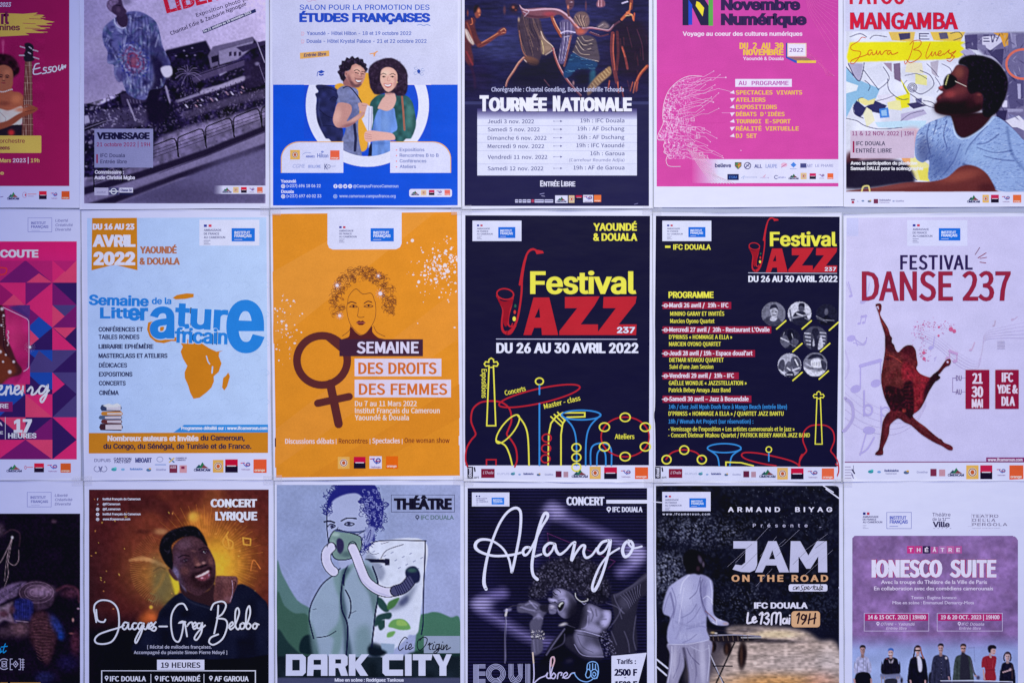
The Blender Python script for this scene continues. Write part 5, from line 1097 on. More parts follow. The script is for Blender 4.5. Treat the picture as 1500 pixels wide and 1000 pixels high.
P.t('17', 50, 115, 810, 43, (222, 212, 240), .12, name='title_lettering'); P.t('HEURES', 30, 131, 832, 17, (214, 200, 232), .12)
l_mount(P, 24, 79, 926, 953); P.begin('sponsor_logo'); P.ring(92, 937, 3, 6, 1.6, (160, 50, 90)); P.line([(98, 936), (118, 936)], 3, (190, 110, 140)); P.end()
l_sg(P, 123, 158, 922, 954, (176, 26, 60)); l_total(P, 168, 209, 922, 954); l_orange(P, 217, 254, 922, 955, (206, 84, 44))

# ---- pale blue literature week sheet
P = Poster('pale blue literature week poster with an orange map of Africa', [(119.5, 308), (394, 307.5), (398.5, 702), (123.5, 703)], (192, 197, 240), (110, 300, B), seed=8, h=.0018)
P.quad([(44, 48), (684, 45), (690, 884), (50, 887)], (166, 190, 240), 'pale_panel')
P.begin('faint_pattern')
for j in range(11):
    for i in range(9): P.line([(70+i*70+(j % 2)*30, 230+j*52), (90+i*70+(j % 2)*30, 222+j*52), (104+i*70+(j % 2)*30, 236+j*52), (90+i*70+(j % 2)*30, 246+j*52)], 2, (160, 184, 236), sm=True)
P.end()
OG = (190, 122, 36)
P.poly([(62, 48), (222, 47), (224, 234), (142, 214), (60, 234)], OG, 'ribbon_panel')
LW = (206, 210, 242); P.t('DU 16 AU 23', 64, 213, 88, 19, LW, .12, name='title_lettering'); P.t('AVRIL', 65, 217, 148, 38, LW, .13, name='title_lettering'); P.t('2022', 67, 216, 213, 42, LW, .14, name='title_lettering')
P.t('YAOUNDÉ', 233, 364, 173, 23, (164, 104, 82), .1); P.t('& DOUALA', 231, 375, 213, 23, (164, 104, 82), .1)
P.rect(445, 54, 659, 146, (198, 204, 242), 'logo_box'); embassy(P, 461, 71, 76); insti(P, 560, 84, 643, 131)
BLU = (38, 120, 214); AF = (188, 118, 34)
P.poly([(350, 332), (365, 322), (400, 316), (425, 318), (424, 330), (395, 336), (360, 338)], AF, 'africa_map')
P.begin('africa_map')
P.poly([(262, 420), (258, 445), (268, 472), (290, 490), (318, 494), (345, 486), (374, 488), (386, 506), (378, 524), (386, 548), (402, 575), (392, 598), (393, 618), (405, 645), (412, 670), (424, 692), (446, 688), (472, 668), (488, 652), (497, 630), (496, 612), (514, 596), (524, 566), (514, 540), (516, 526), (529, 520), (506, 524), (480, 512), (450, 492), (420, 482), (340, 470), (300, 410)], AF)
P.poly([(548, 598), (554, 612), (544, 648), (534, 662), (526, 652), (530, 618), (540, 610)], AF)
P.line([(470, 540), (476, 560), (482, 568)], 4, (166, 190, 240)); P.line([(492, 578), (490, 600)], 5, (166, 190, 240))
P.end()
WO = (172, 196, 242)
P.begin('title_lettering')
P.t('Semaine', 50, 264, 356, 34, BLU, .1, rot=-1.5); P.t('de la', 275, 345, 354, 22, BLU, .08)
P.t('Litt', 90, 195, 404, 36, BLU, .1); P.t('er', 190, 262, 410, 52, BLU, .12)
P.t('a', 268, 356, 472, 138, BLU, .075, outline=(.05, WO)); P.t('tur', 356, 545, 436, 88, BLU, .09, rot=-3, outline=(.05, WO)); P.t('fricain', 356, 545, 490, 50, BLU, .08, rot=-2, outline=(.07, WO)); P.t('e', 541, 676, 518, 226, BLU, .075, outline=(.02, WO))
P.end()
for k, (s_, a_, b_, y) in enumerate((('CONFÉRENCES ET', 85, 243, 452), ('TABLES RONDES', 85, 231, 479), ('LIBRAIRIE EPHÉMÈRE', 85, 281, 513), ('MASTERCLASS ET ATELIERS', 85, 331, 546), ('DÉDICACES', 86, 187, 580), ('EXPOSITIONS', 86, 206, 612), ('CONCERTS', 86, 182, 644), ('CINÉMA', 87, 157, 678))): P.t(s_, a_, b_, y, 15, (38, 44, 92), .1)
# pile of books
P.begin('book_stack_drawing')
for k, (x0, x1, y0, y1, c_, pg) in enumerate(((92, 172, 781, 806, (60, 36, 50), (206, 200, 220)), (98, 170, 766, 782, (90, 44, 50), (200, 196, 220)), (90, 170, 752, 767, (70, 90, 130), (206, 200, 220)), (98, 172, 738, 753, (180, 120, 50), (214, 200, 206)), (96, 168, 714, 737, (50, 60, 100), (206, 206, 230)))):
    P.poly([(x0, y0), (x1-6, y0-2), (x1, (y0+y1)/2), (x1-6, y1), (x0, y1-2), (x0-5, (y0+y1)/2)], c_)
    P.poly([(x0+18, y0+4), (x1-4, y0+3), (x1-4, y1-4), (x0+18, y1-5)], pg)
    for q in range(3): P.line([(x0+20, y0+7+q*4), (x1-6, y0+6+q*4)], 1, (150, 140, 170))
P.poly([(100, 716), (120, 709), (136, 713), (152, 708), (166, 716), (150, 722), (112, 722)], (226, 224, 240)); P.end()
P.poly([(352, 812), (390, 785), (690, 784), (690, 812)], (48, 130, 216), 'blue_band'); P.t('Programme détaillé sur : www.ifcameroun.com', 380, 688, 802, 11, (206, 214, 244), .13)
P.quad([(50, 814), (690, 812), (690, 885), (50, 887)], (186, 120, 38)); P.t('Nombreux auteurs et invités', 117, 442, 842, 18, (214, 206, 228), .14); P.t('du Cameroun,', 449, 607, 840, 18, (44, 38, 70), .11); P.t('du Congo, du Sénégal, de Tunisie et de France.', 102, 631, 870, 18, (44, 38, 70), .11)
G1 = (86, 88, 140)
l_word(P, 'DUPUIS', 70, 128, 917, 11, G1, .04); P.begin('sponsor_logo'); P.t('CARTOON', 139, 202, 911, 9, (50, 50, 110), .1); P.t('FACTORY', 142, 201, 921, 9, (50, 50, 110), .1); P.end()
l_word(P, 'MBOART', 216, 275, 919, 16, (60, 66, 130), .1); P.begin('sponsor_logo'); P.ring(304, 908, 11, 9, 2, (120, 130, 180)); P.rect(286, 925, 326, 929, (130, 150, 210)); P.end()
P.begin('sponsor_logo'); P.line([(338, 904), (354, 918)], 5, (70, 110, 160)); P.line([(354, 904), (338, 918)], 5, (190, 170, 110)); P.t('CHAMBRE DE', 360, 400, 906, 5, (60, 60, 120), .08); P.t('COMMERCE', 360, 396, 913, 5, (60, 60, 120), .08); P.end()
P.begin('sponsor_logo'); P.ring(80, 942, 11, 10, 2, (100, 104, 160), a0=-60, a1=250); P.line([(86, 934), (92, 952), (98, 934)], 3, (100, 104, 160)); P.ring(104, 942, 11, 10, 2, (100, 104, 160), a0=-70, a1=240); P.end()
l_blob(P, 140, 944, 10, (60, 150, 170), (90, 190, 200)); l_blob(P, 172, 944, 7, (110, 160, 210)); l_word(P, 'Radiobalafon', 197, 242, 946, 7, (60, 110, 190), .1); l_blob(P, 264, 946, 9, (70, 110, 160), (200, 160, 80)); l_word(P, 'Goethe', 290, 326, 948, 7, (120, 124, 180)); P.rect(338, 928, 366, 956, (110, 40, 70), 'sponsor_logo'); P.t('AUDE', 341, 362, 940, 8, (210, 190, 220), .05); P.rect(374, 929, 400, 956, (190, 140, 160), 'sponsor_logo'); P.rect(380, 933, 392, 942, (120, 40, 80))
l_mount(P, 425, 484, 918, 950); l_lion(P, 493, 531, 910, 955, (206, 160, 84)); l_sg(P, 537, 582, 908, 955, (176, 20, 56)); l_total(P, 590, 630, 914, 948); l_orange(P, 638, 685, 908, 956, (212, 84, 54))

# ---- orange women's rights week sheet
P = Poster("orange women's rights week poster with a curly-haired line portrait", [(396, 307), (675.5, 306.5), (678, 702), (401, 703)], (214, 217, 247), (390, 300, B), seed=9, h=.0011)
P.quad([(22, 33), (682, 26), (692, 966), (36, 973)], (222, 142, 44), 'orange_panel')
P.begin('pale_orange_ray'); P.poly([(22, 240), (390, 33), (600, 30), (22, 500)], (228, 150, 58)); P.poly([(684, 300), (684, 480), (30, 940), (34, 800)], (226, 146, 54)); P.poly([(690, 640), (692, 760), (300, 970), (150, 970)], (216, 136, 42)); P.end()
P.poly([(219, 20), (484, 20), (484, 138), (478, 152), (464, 159), (238, 160), (225, 154), (219, 140)], (212, 215, 246), 'logo_box')
embassy(P, 261, 77, 62); insti(P, 373, 84, 456, 131)
DKB = (92, 44, 48)
# hair drawn in looping pencil lines
rs = np.random.RandomState(12); P.begin('curly_hair_lines')
for k in range(300):
    t_ = rs.uniform(-3.6, .45); rr = rs.uniform(.62, 1.02)
    x = 343+116*rr*math.cos(t_); y = 345+120*rr*math.sin(t_)
    if y > 300 and abs(x-343) < 54: continue
    if y > 452: continue
    a_ = rs.uniform(0, 6.28); q = []
    r0 = rs.uniform(4, 9)
    for m_ in range(6): q.append((x+r0*math.cos(a_+m_*.95)+m_*1.2, y+r0*.8*math.sin(a_+m_*.95)-m_*.8))
    P.line(q, 1.05, DKB if k % 3 else (160, 96, 50), sm=True, n=3)
P.end()
P.begin('face_drawing')
for p_, wd_ in (([(292, 345), (288, 370), (292, 400), (302, 428), (322, 452), (340, 464), (356, 458), (374, 436), (388, 408), (392, 380), (390, 345)], 1.6), ([(292, 345), (296, 325), (320, 300), (345, 318), (376, 316), (388, 345)], 1.3), ([(293, 352), (305, 346), (322, 352)], 2.6), ([(350, 352), (364, 344), (378, 348)], 2.6), ([(298, 364), (310, 357), (326, 364), (312, 366), (298, 364)], 2), ([(349, 363), (364, 356), (382, 362), (366, 366), (349, 363)], 2), ([(330, 366), (328, 388), (326, 397), (336, 402), (350, 400)], 1.4), ([(302, 430), (296, 450), (272, 468)], 1.5), ([(384, 432), (396, 455), (425, 470)], 1.5)):
    P.line(p_, wd_, DKB, sm=True)
P.ell(312, 362, 4, 3, (60, 30, 40)); P.ell(366, 360, 4, 3, (60, 30, 40))
P.poly([(321, 420), (332, 413), (338, 416), (345, 413), (355, 421), (345, 429), (332, 429)], (92, 30, 40)); P.line([(324, 421), (352, 421)], 1.5, (226, 130, 110))
P.poly([(302, 436), (320, 455), (338, 466), (358, 458), (378, 434), (380, 455), (400, 474), (420, 482), (276, 482), (296, 470)], (84, 36, 44), sm=True); P.end()
for x, y, r0 in ((254, 288, 15), (401, 254, 10), (408, 317, 18), (263, 396, 14)):
    P.begin('printed_flower')
    for k in range(11):
        a_ = k*.571; P.line([(x, y), (x+r0*math.cos(a_), y+r0*math.sin(a_))], 2.2, (226, 206, 226), taper=True)
    P.ell(x, y, r0*.4, r0*.4, (232, 220, 240), n=10); P.end()
def spray(P, x0, x1, y0, y1, n, seed, cx, cy, sx, sy, c=(236, 222, 232)):
    rs = np.random.RandomState(seed); P.begin('paint_spatter')
    for k in range(n):
        x, y = cx+rs.randn()*sx, cy+rs.randn()*sy
        if x0 < x < x1 and y0 < y < y1: r0 = abs(rs.randn())*2.2+.8; P.ell(x, y, r0, r0*rs.uniform(.6, 1.2), c, n=6, rot=rs.uniform(0, 90))
    P.end()
spray(P, 500, 683, 90, 440, 230, 1, 620, 225, 48, 50); spray(P, 28, 130, 320, 580, 90, 2, 70, 420, 34, 70)
for x, y, r0 in ((648, 238, 9), (605, 265, 7), (566, 252, 6), (560, 170, 4), (673, 438, 4), (525, 250, 4), (660, 180, 6), (636, 246, 7), (75, 340, 4), (102, 494, 5), (37, 515, 4)): P.ell(x, y, r0, r0*.7, (236, 222, 236), 'paint_drop', n=9)
P.begin('woman_symbol'); P.ring(200, 555, 90, 88, 27, DKB); P.line([(229, 638), (259, 782)], 30, DKB); P.line([(184, 708), (297, 684)], 26, DKB); P.end()
P.rect(262, 480, 560, 540, (66, 38, 60), 'title_box') ; P.poly([(200, 470), (262, 480), (262, 520), (290, 545)], DKB)
P.t('SEMAINE', 324, 545, 529, 39, (214, 208, 238), .07, 'N'); P.rect(316, 549, 626, 612, (216, 206, 232), 'title_box'); P.t('DES DROITS', 329, 609, 603, 39, (206, 110, 48), .06, 'N'); P.rect(316, 624, 660, 687, (216, 206, 232), 'title_box'); P.t('DES FEMMES', 331, 647, 677, 38, (206, 110, 48), .06, 'N')
for s_, b_, y in (('Du 7 au 11 Mars 2022', 538, 718), ('Institut Français du Cameroun', 620, 743), ('Yaoundé & Douala', 510, 768)): P.t(s_, 317, b_, y, 18, (240, 222, 222), .055, 'N')
P.t('Discussions débats', 68, 243, 852, 17, (234, 216, 226), .06, 'N'); P.t('Rencontres', 259, 363, 851, 17, (120, 50, 40), .04, 'N'); P.t('Spectacles', 379, 478, 850, 17, (234, 216, 226), .06, 'N'); P.t('One woman show', 494, 655, 849, 17, (120, 50, 40), .04, 'N')
for x in (250, 371, 486): P.line([(x, 836), (x, 853)], 2, (234, 216, 226))
P.line([(33, 834), (33, 862)], 4, (70, 40, 50)); P.line([(690, 826), (690, 856)], 4, (220, 220, 246))
l_lion(P, 256, 298, 899, 942, (226, 172, 88)); l_sg(P, 313, 355, 899, 941, (196, 22, 66)); l_total(P, 369, 413, 897, 941, (216, 212, 240)); l_orange(P, 428, 471, 897, 941, (230, 104, 26))

# ---- the two black jazz festival sheets
YL = (240, 232, 84); JR = (186, 40, 54); CB = (58, 140, 216)
def sax(P, x, y, k):
    """the red saxophone that stands for the J"""
    f = lambda pts: [(x+a*k, y+b*k, *r_) for a, b, *r_ in pts]
    P.begin('saxophone_drawing')
    P.line(f([(168, 14, .5), (150, 10, .6), (132, 4, 1.0), (116, 14, .9), (104, 40, .7), (96, 70, .7), (90, 100, .6), (86, 130, 1.0)]), 8*k, JR, sm=True)
    P.line(f([(110, 30, .6), (102, 60, .8), (94, 110, 1.0), (92, 160, 1.0), (84, 220, 1.0), (74, 262, 1.1), (56, 292, 1.3), (36, 302, 1.4), (24, 290, 1.2), (22, 260, .9), (26, 220, .9), (14, 190, .9), (4, 170, .8)]), 7*k, JR, sm=True)
    P.line(f([(38, 302, 1.4), (52, 300, 1.4), (70, 276, .8)]), 10*k, JR, sm=True)
    P.line(f([(62, 176, .8), (54, 210, 1.0), (46, 240, 1.0), (44, 270, 1.1), (54, 280, .8), (60, 268, .5)]), 6*k, JR, sm=True)
    P.ring(x+34*k, y+164*k, 30*k, 19*k, 5*k, JR, rot=8); P.poly(f([(4, 168), (14, 184), (34, 190), (58, 182), (62, 190), (50, 220), (44, 260), (36, 280), (26, 262), (28, 220), (10, 190)]), (150, 26, 44), sm=True)
    P.poly(f([(140, 8), (150, 6), (168, 10), (172, 18), (158, 20), (146, 22)]), JR)
    P.ell(x+70*k, y+206*k, 4*k, 6*k, (44, 100, 80)); P.ell(x+68*k, y+228*k, 4.5*k, 7*k, (200, 60, 60)); P.ell(x+66*k, y+252*k, 6*k, 8.5*k, (240, 232, 90)); P.ell(x+60*k, y+280*k, 4*k, 4*k, JR)
    P.end()
def jazz_title(P, x, y, k):
    """Festival over the stepped slab letters AZZ"""
    f = lambda pts: [(x+a*k, y+b*k) for a, b in pts]
    P.t('Festival', x+122*k, x+500*k, y+161*k, 76*k, YL, .065, name='title_lettering')
    P.begin('title_lettering')
    P.poly(f([(134, 176), (190, 176), (222, 310), (164, 310), (162, 284), (136, 284), (126, 310), (98, 310)]), JR); P.poly(f([(138, 248), (158, 248), (154, 212)]), (28, 24, 50))
    for a in (0, 136): P.poly(f([(246+a, 174), (370+a, 172) if a == 0 else (504, 172), (352+a, 204) if a == 0 else (470, 216), (302+a, 272), (364+a, 272), (364+a, 310), (226+a, 310), (226+a, 296), (290+a, 214), (246+a, 214)]) if a == 0 else f([(384, 174), (502, 172), (498, 196), (438, 272), (502, 272), (500, 310), (362, 310), (364, 298), (428, 214), (382, 214)]), JR)
    P.end()
    P.t('237', x+432*k, x+496*k, y+302*k, 20*k, (222, 226, 250), .1, name='lettering', outline=(.06, (60, 20, 60)))
P = Poster('black jazz festival poster with outline instruments along its foot', [(676, 309), (955, 308), (957, 706), (679, 704.5)], (219, 221, 248), (670, 300, B), seed=10, h=.0016, curl=1.3)
P.quad([(28, 38), (688, 40), (684, 929), (27, 930)], (27, 26, 56), 'black_panel')
P.rect(54, 57, 229, 130, (214, 217, 246), 'logo_box'); embassy(P, 70, 71, 56); insti(P, 146, 80, 207, 119)
P.t('YAOUNDÉ', 486, 641, 92, 25, YL, .08); P.t('& DOUALA', 485, 642, 128, 25, YL, .08)
sax(P, 137, 155, 1.0); jazz_title(P, 138, 155, 1.0)
P.line([(139, 479), (641, 480)], 2.4, (210, 214, 244)); P.t('DU 26 AU 30 AVRIL 2022', 139, 646, 528, 34, (226, 228, 250), .085)
def violin(P, x, y, k, half=False, y1=930, x0=None):
    f = lambda pts: [(x+a*k, y+b*k) for a, b in pts]
    body = [(-8, 150), (-40, 156), (-66, 180), (-72, 220), (-62, 250), (-56, 270), (-72, 290), (-88, 320), (-92, 360), (-84, 385)]
    P.begin('violin_drawing')
    P.line(f([(a, b) for a, b in body]), 6*k, JR, sm=True); P.line(f([(-a, b) for a, b in body]), 6*k, JR, sm=True); P.line(f([(-8, 150), (8, 150)]), 6*k, JR)
    P.line(f([(-8, 30), (8, 30), (16, 238), (-16, 238)]), 5*k, YL, closed=True)
    P.line(f([(-8, 30), (-8, 24), (-20, 26), (-25, 18), (-20, 10), (-9, 12), (-8, 2), (0, -3), (8, 2), (9, 12), (20, 10), (25, 18), (20, 26), (8, 24), (8, 30)]), 4.5*k, YL)
    P.end()
violin(P, 121, 550, 1.0)
P.begin('violin_drawing'); P.line([(104, 928), (104, 909), (138, 909), (138, 928)], 5, JR); P.end()
P.begin('cymbal_drawing'); P.ring(293, 682, 148, 26, 5.5, JR, rot=-12.5); P.end()
P.begin('cymbal_stand_drawing'); P.ring(293, 630, 14, 12, 5, YL); P.line([(293, 644), (293, 676)], 6, CB); P.line([(293, 710), (293, 929)], 6, CB); P.end()
P.begin('horn_drawing'); P.ring(180, 800, 22, 62, 5, YL, rot=38); P.line([(140, 842), (170, 858), (186, 890), (196, 929)], 5.5, YL, sm=True); P.line([(216, 752), (240, 785), (252, 830), (256, 929)], 5.5, YL, sm=True); P.end()
P.begin('saxophone_drawing')
P.line([(324, 929), (326, 820), (334, 780), (352, 756), (376, 742), (455, 742), (455, 756), (392, 758), (376, 780), (370, 820), (370, 929)], 5.5, YL, sm=False)
for k in range(3): P.line([(334+k*12, 756-k*8), (372+k*6, 790-k*10)], 5, YL)
P.end()
P.begin('valve_drawing')
for k in range(3): P.ring(319+(-2*k), 832+k*37, 16, 14, 5, JR)
P.end()
P.begin('trumpet_bell_drawing'); P.ring(442, 750, 70, 17, 5.5, CB); P.line([(374, 752), (410, 790), (424, 840), (426, 929)], 5.5, CB, sm=True); P.line([(510, 752), (474, 790), (460, 840), (458, 929)], 5.5, CB, sm=True); P.end()
P.begin('valve_drawing')
for k in range(3): P.ring(425, 866+k*35, 16, 14, 5, YL)
P.end()
P.begin('trumpet_tube_drawing'); P.line([(476, 929), (476, 880), (486, 858), (514, 850), (540, 858), (550, 880), (550, 929)], 5.5, CB, sm=True); P.line([(498, 929), (500, 888), (514, 872), (528, 888), (530, 929)], 5.5, CB, sm=True); P.end()
P.begin('tambourine_drawing'); P.ring(599, 828, 86, 71, 5, JR)
for x, y in ((599, 758), (525, 793), (671, 793), (525, 863), (671, 863), (599, 898)): P.ring(x, y, 18, 15, 5, YL)
P.end()
P.t('Ateliers', 562, 632, 835, 17, YL, .05, 'N'); P.t('Concerts', 171, 247, 680, 17, YL, .05, 'N', rot=13); P.t('Master - class', 311, 444, 728, 17, YL, .05, 'N', rot=13.5); P.t('Expositions', 87, 190, 586, 18, YL, .05, 'N', rot=-90)
def jazz_logos(P, dx=0):
    P.begin('sponsor_logo'); P.rect(36+dx, 934, 56+dx, 977, (22, 20, 50)); P.t('doual', 51+dx, 86+dx, 972, 12, (220, 220, 245), .08, rot=90); P.line([(61+dx, 938), (63+dx, 950)], 5, (22, 20, 50)); P.t("art", 59+dx, 77+dx, 976, 8, (22, 20, 50), .05); P.end()
    P.begin('sponsor_logo'); P.rect(85+dx, 942, 133+dx, 974, (128, 28, 58)); P.t("L'Ovalie", 91+dx, 128+dx, 960, 10, (214, 190, 214), .02, 'G', sh=.3); P.end()
    l_word(P, 'DUPUIS', 143+dx, 186+dx, 963, 7, (150, 156, 200), 0); l_blob(P, 198+dx, 960, 8, (70, 130, 160), (110, 180, 190)); l_blob(P, 222+dx, 962, 5, (130, 160, 210)); l_word(P, 'Radiobalafon', 236+dx, 272+dx, 963, 7, (60, 70, 140), .1); l_blob(P, 290+dx, 963, 7, (80, 110, 150), (210, 170, 90)); l_word(P, 'Goethe', 312+dx, 342+dx, 965, 6, (140, 144, 190)); P.rect(351+dx, 950, 372+dx, 972, (100, 36, 66), 'sponsor_logo'); P.rect(379+dx, 952, 396+dx, 972, (180, 140, 160), 'sponsor_logo')
    l_mount(P, 408+dx, 466+dx, 944, 973)
jazz_logos(P); l_lion(P, 472, 512, 934, 978, (226, 180, 96)); l_sg(P, 524, 570, 936, 978, (196, 26, 66)); l_total(P, 582, 622, 942, 974); l_orange(P, 634, 681, 936, 978, (230, 96, 50))

P = Poster('black jazz festival programme poster with seven round musician photos', [(956, 311.5), (1232.5, 312.5), (1231.5, 705), (957.5, 706.5)], (218, 219, 248), (950, 300, B), seed=11, h=.0012)
P.quad([(26, 40), (684, 43), (672, 935), (18, 932)], (26, 25, 54), 'black_panel')
P.rect(49, 57, 224, 130, (214, 217, 246), 'logo_box'); embassy(P, 66, 71, 56); insti(P, 142, 80, 203, 116)
P.rect(59, 146, 78, 154, YL, 'yellow_bar'); P.t('IFC DOUALA', 88, 222, 160, 18, YL, .09)
sax(P, 356, 45, .63); jazz_title(P, 356, 45, .632); P.line([(356, 243), (672, 245)], 1.8, (210, 214, 244)); P.t('DU 26 AU 30 AVRIL 2022', 356, 674, 275, 21, (226, 228, 250), .08)
P.t('PROGRAMME', 71, 232, 332, 21, YL, .08)
for k, (s_, b_, y, xr) in enumerate((('Mardi 26 avril /  19h - IFC', 285, 360, 295), ("Mercredi 27 avril /  20h - Restaurant L'Ovalie", 432, 447, 438), ("Jeudi 28 avril / 19h - Espace doual'art", 371, 531, 380), ('Vendredi 29 avril /  19h - IFC', 305, 611, 322), ('Samedi 30 avril – Jazz à Bonendale', 357, 694, 367))):
    P.rect(50, y-13, xr, y+12, (150, 32, 62), 'red_caption_bar'); P.t(s_, 74, b_, y+6, 15, (228, 222, 244), .08, 'N')
    P.begin('target_bullet'); P.ring(61, y, 6, 6, 2.5, (228, 222, 244)); P.line([(48, y), (74, y)], 2.5, (228, 222, 244)); P.end()
for s_, a_, b_, y, c_ in (('MININO GARAY ET INVITÉS', 77, 270, 396, YL), ('Marcien Oyono Quartet', 77, 235, 422, YL), ("D'PRINSS « HOMMAGE A ELLA »", 73, 298, 479, YL), ('MARCIEN OYONO QUARTET', 73, 258, 504, YL), ('DIETMAR NTAKOU QUARTET', 74, 268, 561, YL), ("Suivi d'une Jam Session", 74, 231, 585, YL), ('GAËLLE WONDJE « JAZZSTELLATION »', 72, 350, 643, YL), ('Patrick Bebey Amaya Jazz Band', 72, 292, 668, YL), ('14h / chez Joël Mpah Dooh face à Mango Beach (entrée libre)', 72, 494, 728, CB), ("D'PRINSS « HOMMAGE A ELLA » / QUARTET JAZZ BANTU", 71, 482, 752, YL), ('18h / Wemah Art Project (sur réservation) :', 71, 374, 780, CB), ("- Vernissage de l'exposition « Les artistes camerounais et le jazz »", 70, 521, 807, YL), ('- Concert Dietmar Ntakou Quartet / PATRICK BEBEY AMAYA JAZZ BAND', 70, 576, 829, YL)):
    P.t(s_, a_, b_, y, 14.5, c_, .045, 'N')
def round_photo(P, cx, cy, r0, kind):
    pc = P.pic(cx-r0-2, cy-r0-2, cx+r0+2, cy+r0+2, (60, 60, 84), .7); 
    pc.noise(8, .3)
    rr = np.hypot(pc.U-cx, pc.V-cy); G = lambda v: (v, v, v+22)
    pc.img[:] = G((110, 196, 34, 34, 70, 170, 120)[kind])
    S_ = lambda L: [pc.poly([(cx+a, cy+b) for a, b in q], G(v), .95, .6) for q, v in L]
    T_ = lambda L: [pc.line([(cx+a, cy+b) for a, b in q], w_, G(v), .9, .7) for q, w_, v in L]
    if kind == 0: S_([([(-42, 42), (-30, 16), (-8, 8), (16, 14), (30, 42)], 60), ([(-12, -18), (-6, -28), (8, -28), (16, -14), (14, 4), (4, 14), (-8, 8)], 170), ([(-14, -16), (-8, -32), (10, -32), (17, -14), (8, -22), (-6, -20)], 30), ([(-10, 12), (4, 8), (14, 16), (2, 26), (-12, 22)], 190)]); T_([([(-7, -9), (-1, -9)], 3, 30), ([(6, -8), (12, -8)], 3, 30), ([(-2, 4), (8, 4)], 3, 60)])
    elif kind == 1: S_([([(-30, 42), (-22, 6), (-6, -8), (16, -6), (26, 10), (32, 42)], 28), ([(-4, -14), (0, -32), (14, -32), (18, -14), (8, -6)], 70), ([(-4, -24), (0, -36), (16, -36), (18, -22), (6, -28)], 24)]); T_([([(-38, 18), (-6, 12), (28, 4)], 7, 140), ([(-34, -12), (-28, 26)], 6, 90), ([(-10, 0), (10, 8)], 5, 200), ([(20, 16), (34, 24)], 5, 120)])
    elif kind == 2: S_([([(-6, -20), (2, -22), (6, -8), (-2, 2), (-8, -6)], 90), ([(-26, 42), (-8, 4), (10, 6), (26, 42)], 18)]); T_([([(-38, 4), (-10, 18), (26, 20)], 3, 130), ([(-34, 12), (0, 26)], 2, 110)])
    elif kind == 3: S_([([(-34, 0), (-20, -14), (-4, 0), (0, 20), (-20, 34), (-34, 16)], 92), ([(4, -8), (14, -2), (30, 6), (26, 20), (8, 30)], 80), ([(-8, -30), (10, -30), (12, -8), (2, 8), (-8, -4)], 20)]); T_([([(-32, -2), (-6, 10)], 5, 200), ([(-24, -14), (-20, -22)], 3, 150), ([(6, -18), (10, -4)], 3, 170), ([(-10, 14), (20, 28)], 2, 120)])
    elif kind == 4: S_([([(-14, 42), (-12, 8), (-4, -4), (-12, -18), (-8, -34), (8, -34), (14, -18), (6, -2), (14, 10), (10, 42)], 34), ([(10, 40), (14, 6), (22, -6), (28, 20), (26, 40)], 190), ([(-10, 26), (-6, 0), (-2, 26)], 180)]); T_([([(-38+k*3, -18+k*13), (-18, -16+k*13)], 5, 190) for k in range(4)]+[([(18, -20+k*12), (38-k*2, -18+k*12)], 5, 180) for k in range(4)])
    elif kind == 5: S_([([(-40, 10), (-34, -14), (-22, -20), (-16, 0), (-24, 24)], 60), ([(-18, 20), (-10, -8), (2, -12), (10, 8), (4, 26)], 84), ([(4, -14), (12, -30), (30, -26), (40, -4), (34, 24), (14, 16)], 70), ([(-14, 30), (10, 22), (16, 40), (-8, 42)], 40)]); T_([([(-36, 18), (-20, 30)], 6, 210), ([(20, -20), (30, 0)], 5, 220), ([(-8, 10), (2, 18)], 5, 220), ([(14, 18), (34, 10)], 6, 210), ([(-10, 34), (10, 34)], 4, 200)])
    else: S_([([(-42, 10), (-20, 18), (20, 22), (42, 10), (42, 42), (-42, 42)], 214), ([(-28, -20), (-10, -36), (20, -34), (30, -18), (10, -26), (-16, -20)], 30), ([(-12, -18), (20, -18), (22, 10), (-12, 8)], 226), ([(20, -14), (38, -6), (38, 20), (26, 16)], 50)]); T_([([(-8+k*6, -8), (-8+k*6, 4)], 2, 110) for k in range(5)]+[([(-34, -4), (-14, 8)], 5, 170), ([(-16, 14), (20, 14)], 2, 90), ([(-12, 24), (16, 24)], 2, 110)])
    pc.noise(3, .15)
    pc.done('musician_photo', keep=np.clip(r0-rr+1, 0, 1))
for k, (x, y, r0) in enumerate(((446, 390, 42), (539, 388, 41), (636, 393, 38), (505, 478, 36), (595, 476, 42), (503, 572, 41), (595, 570, 42))): round_photo(P, x, y, r0, k)
for x, y in ((457, 443), (548, 443), (645, 448), (515, 524), (614, 524), (515, 627), (609, 622)): P.line([(x, y), (x+33, y-29)], 5, YL, 'yellow_stroke')
P.begin('instrument_drawing'); P.line([(62, 908), (84, 884), (126, 874), (170, 884), (190, 908)], 5, JR, sm=True)
for x, y in ((64, 909), (127, 875), (190, 909)): P.ring(x, y, 16, 15, 5, YL)
P.end()
P.begin('trumpet_bell_drawing'); P.ring(270, 868, 60, 16, 5, CB); P.line([(212, 872), (244, 896), (252, 931)], 5, CB, sm=True); P.line([(330, 872), (298, 896), (290, 931)], 5, CB, sm=True); P.end()
P.begin('cymbal_drawing'); P.line([(455, 931), (400, 922), (350, 908), (332, 894), (344, 884), (390, 886), (450, 898), (510, 914), (540, 931)], 5, JR, sm=True); P.end()
P.begin('cymbal_stand_drawing'); P.ring(429, 873, 10, 10, 4, YL); P.line([(429, 886), (429, 914)], 5, CB); P.end()
P.line([(276, 931), (276, 918), (330, 920), (374, 931)], 5, YL, 'horn_drawing')
violin(P, 607, 668, .78); P.begin('violin_drawing'); P.line([(538, 931), (540, 905), (548, 890)], 4.5, JR, sm=True); P.line([(668, 925), (676, 931)], 4.5, JR); P.end()
P.rect(20, 935, 672, 985, (214, 216, 246), 'logo_strip')
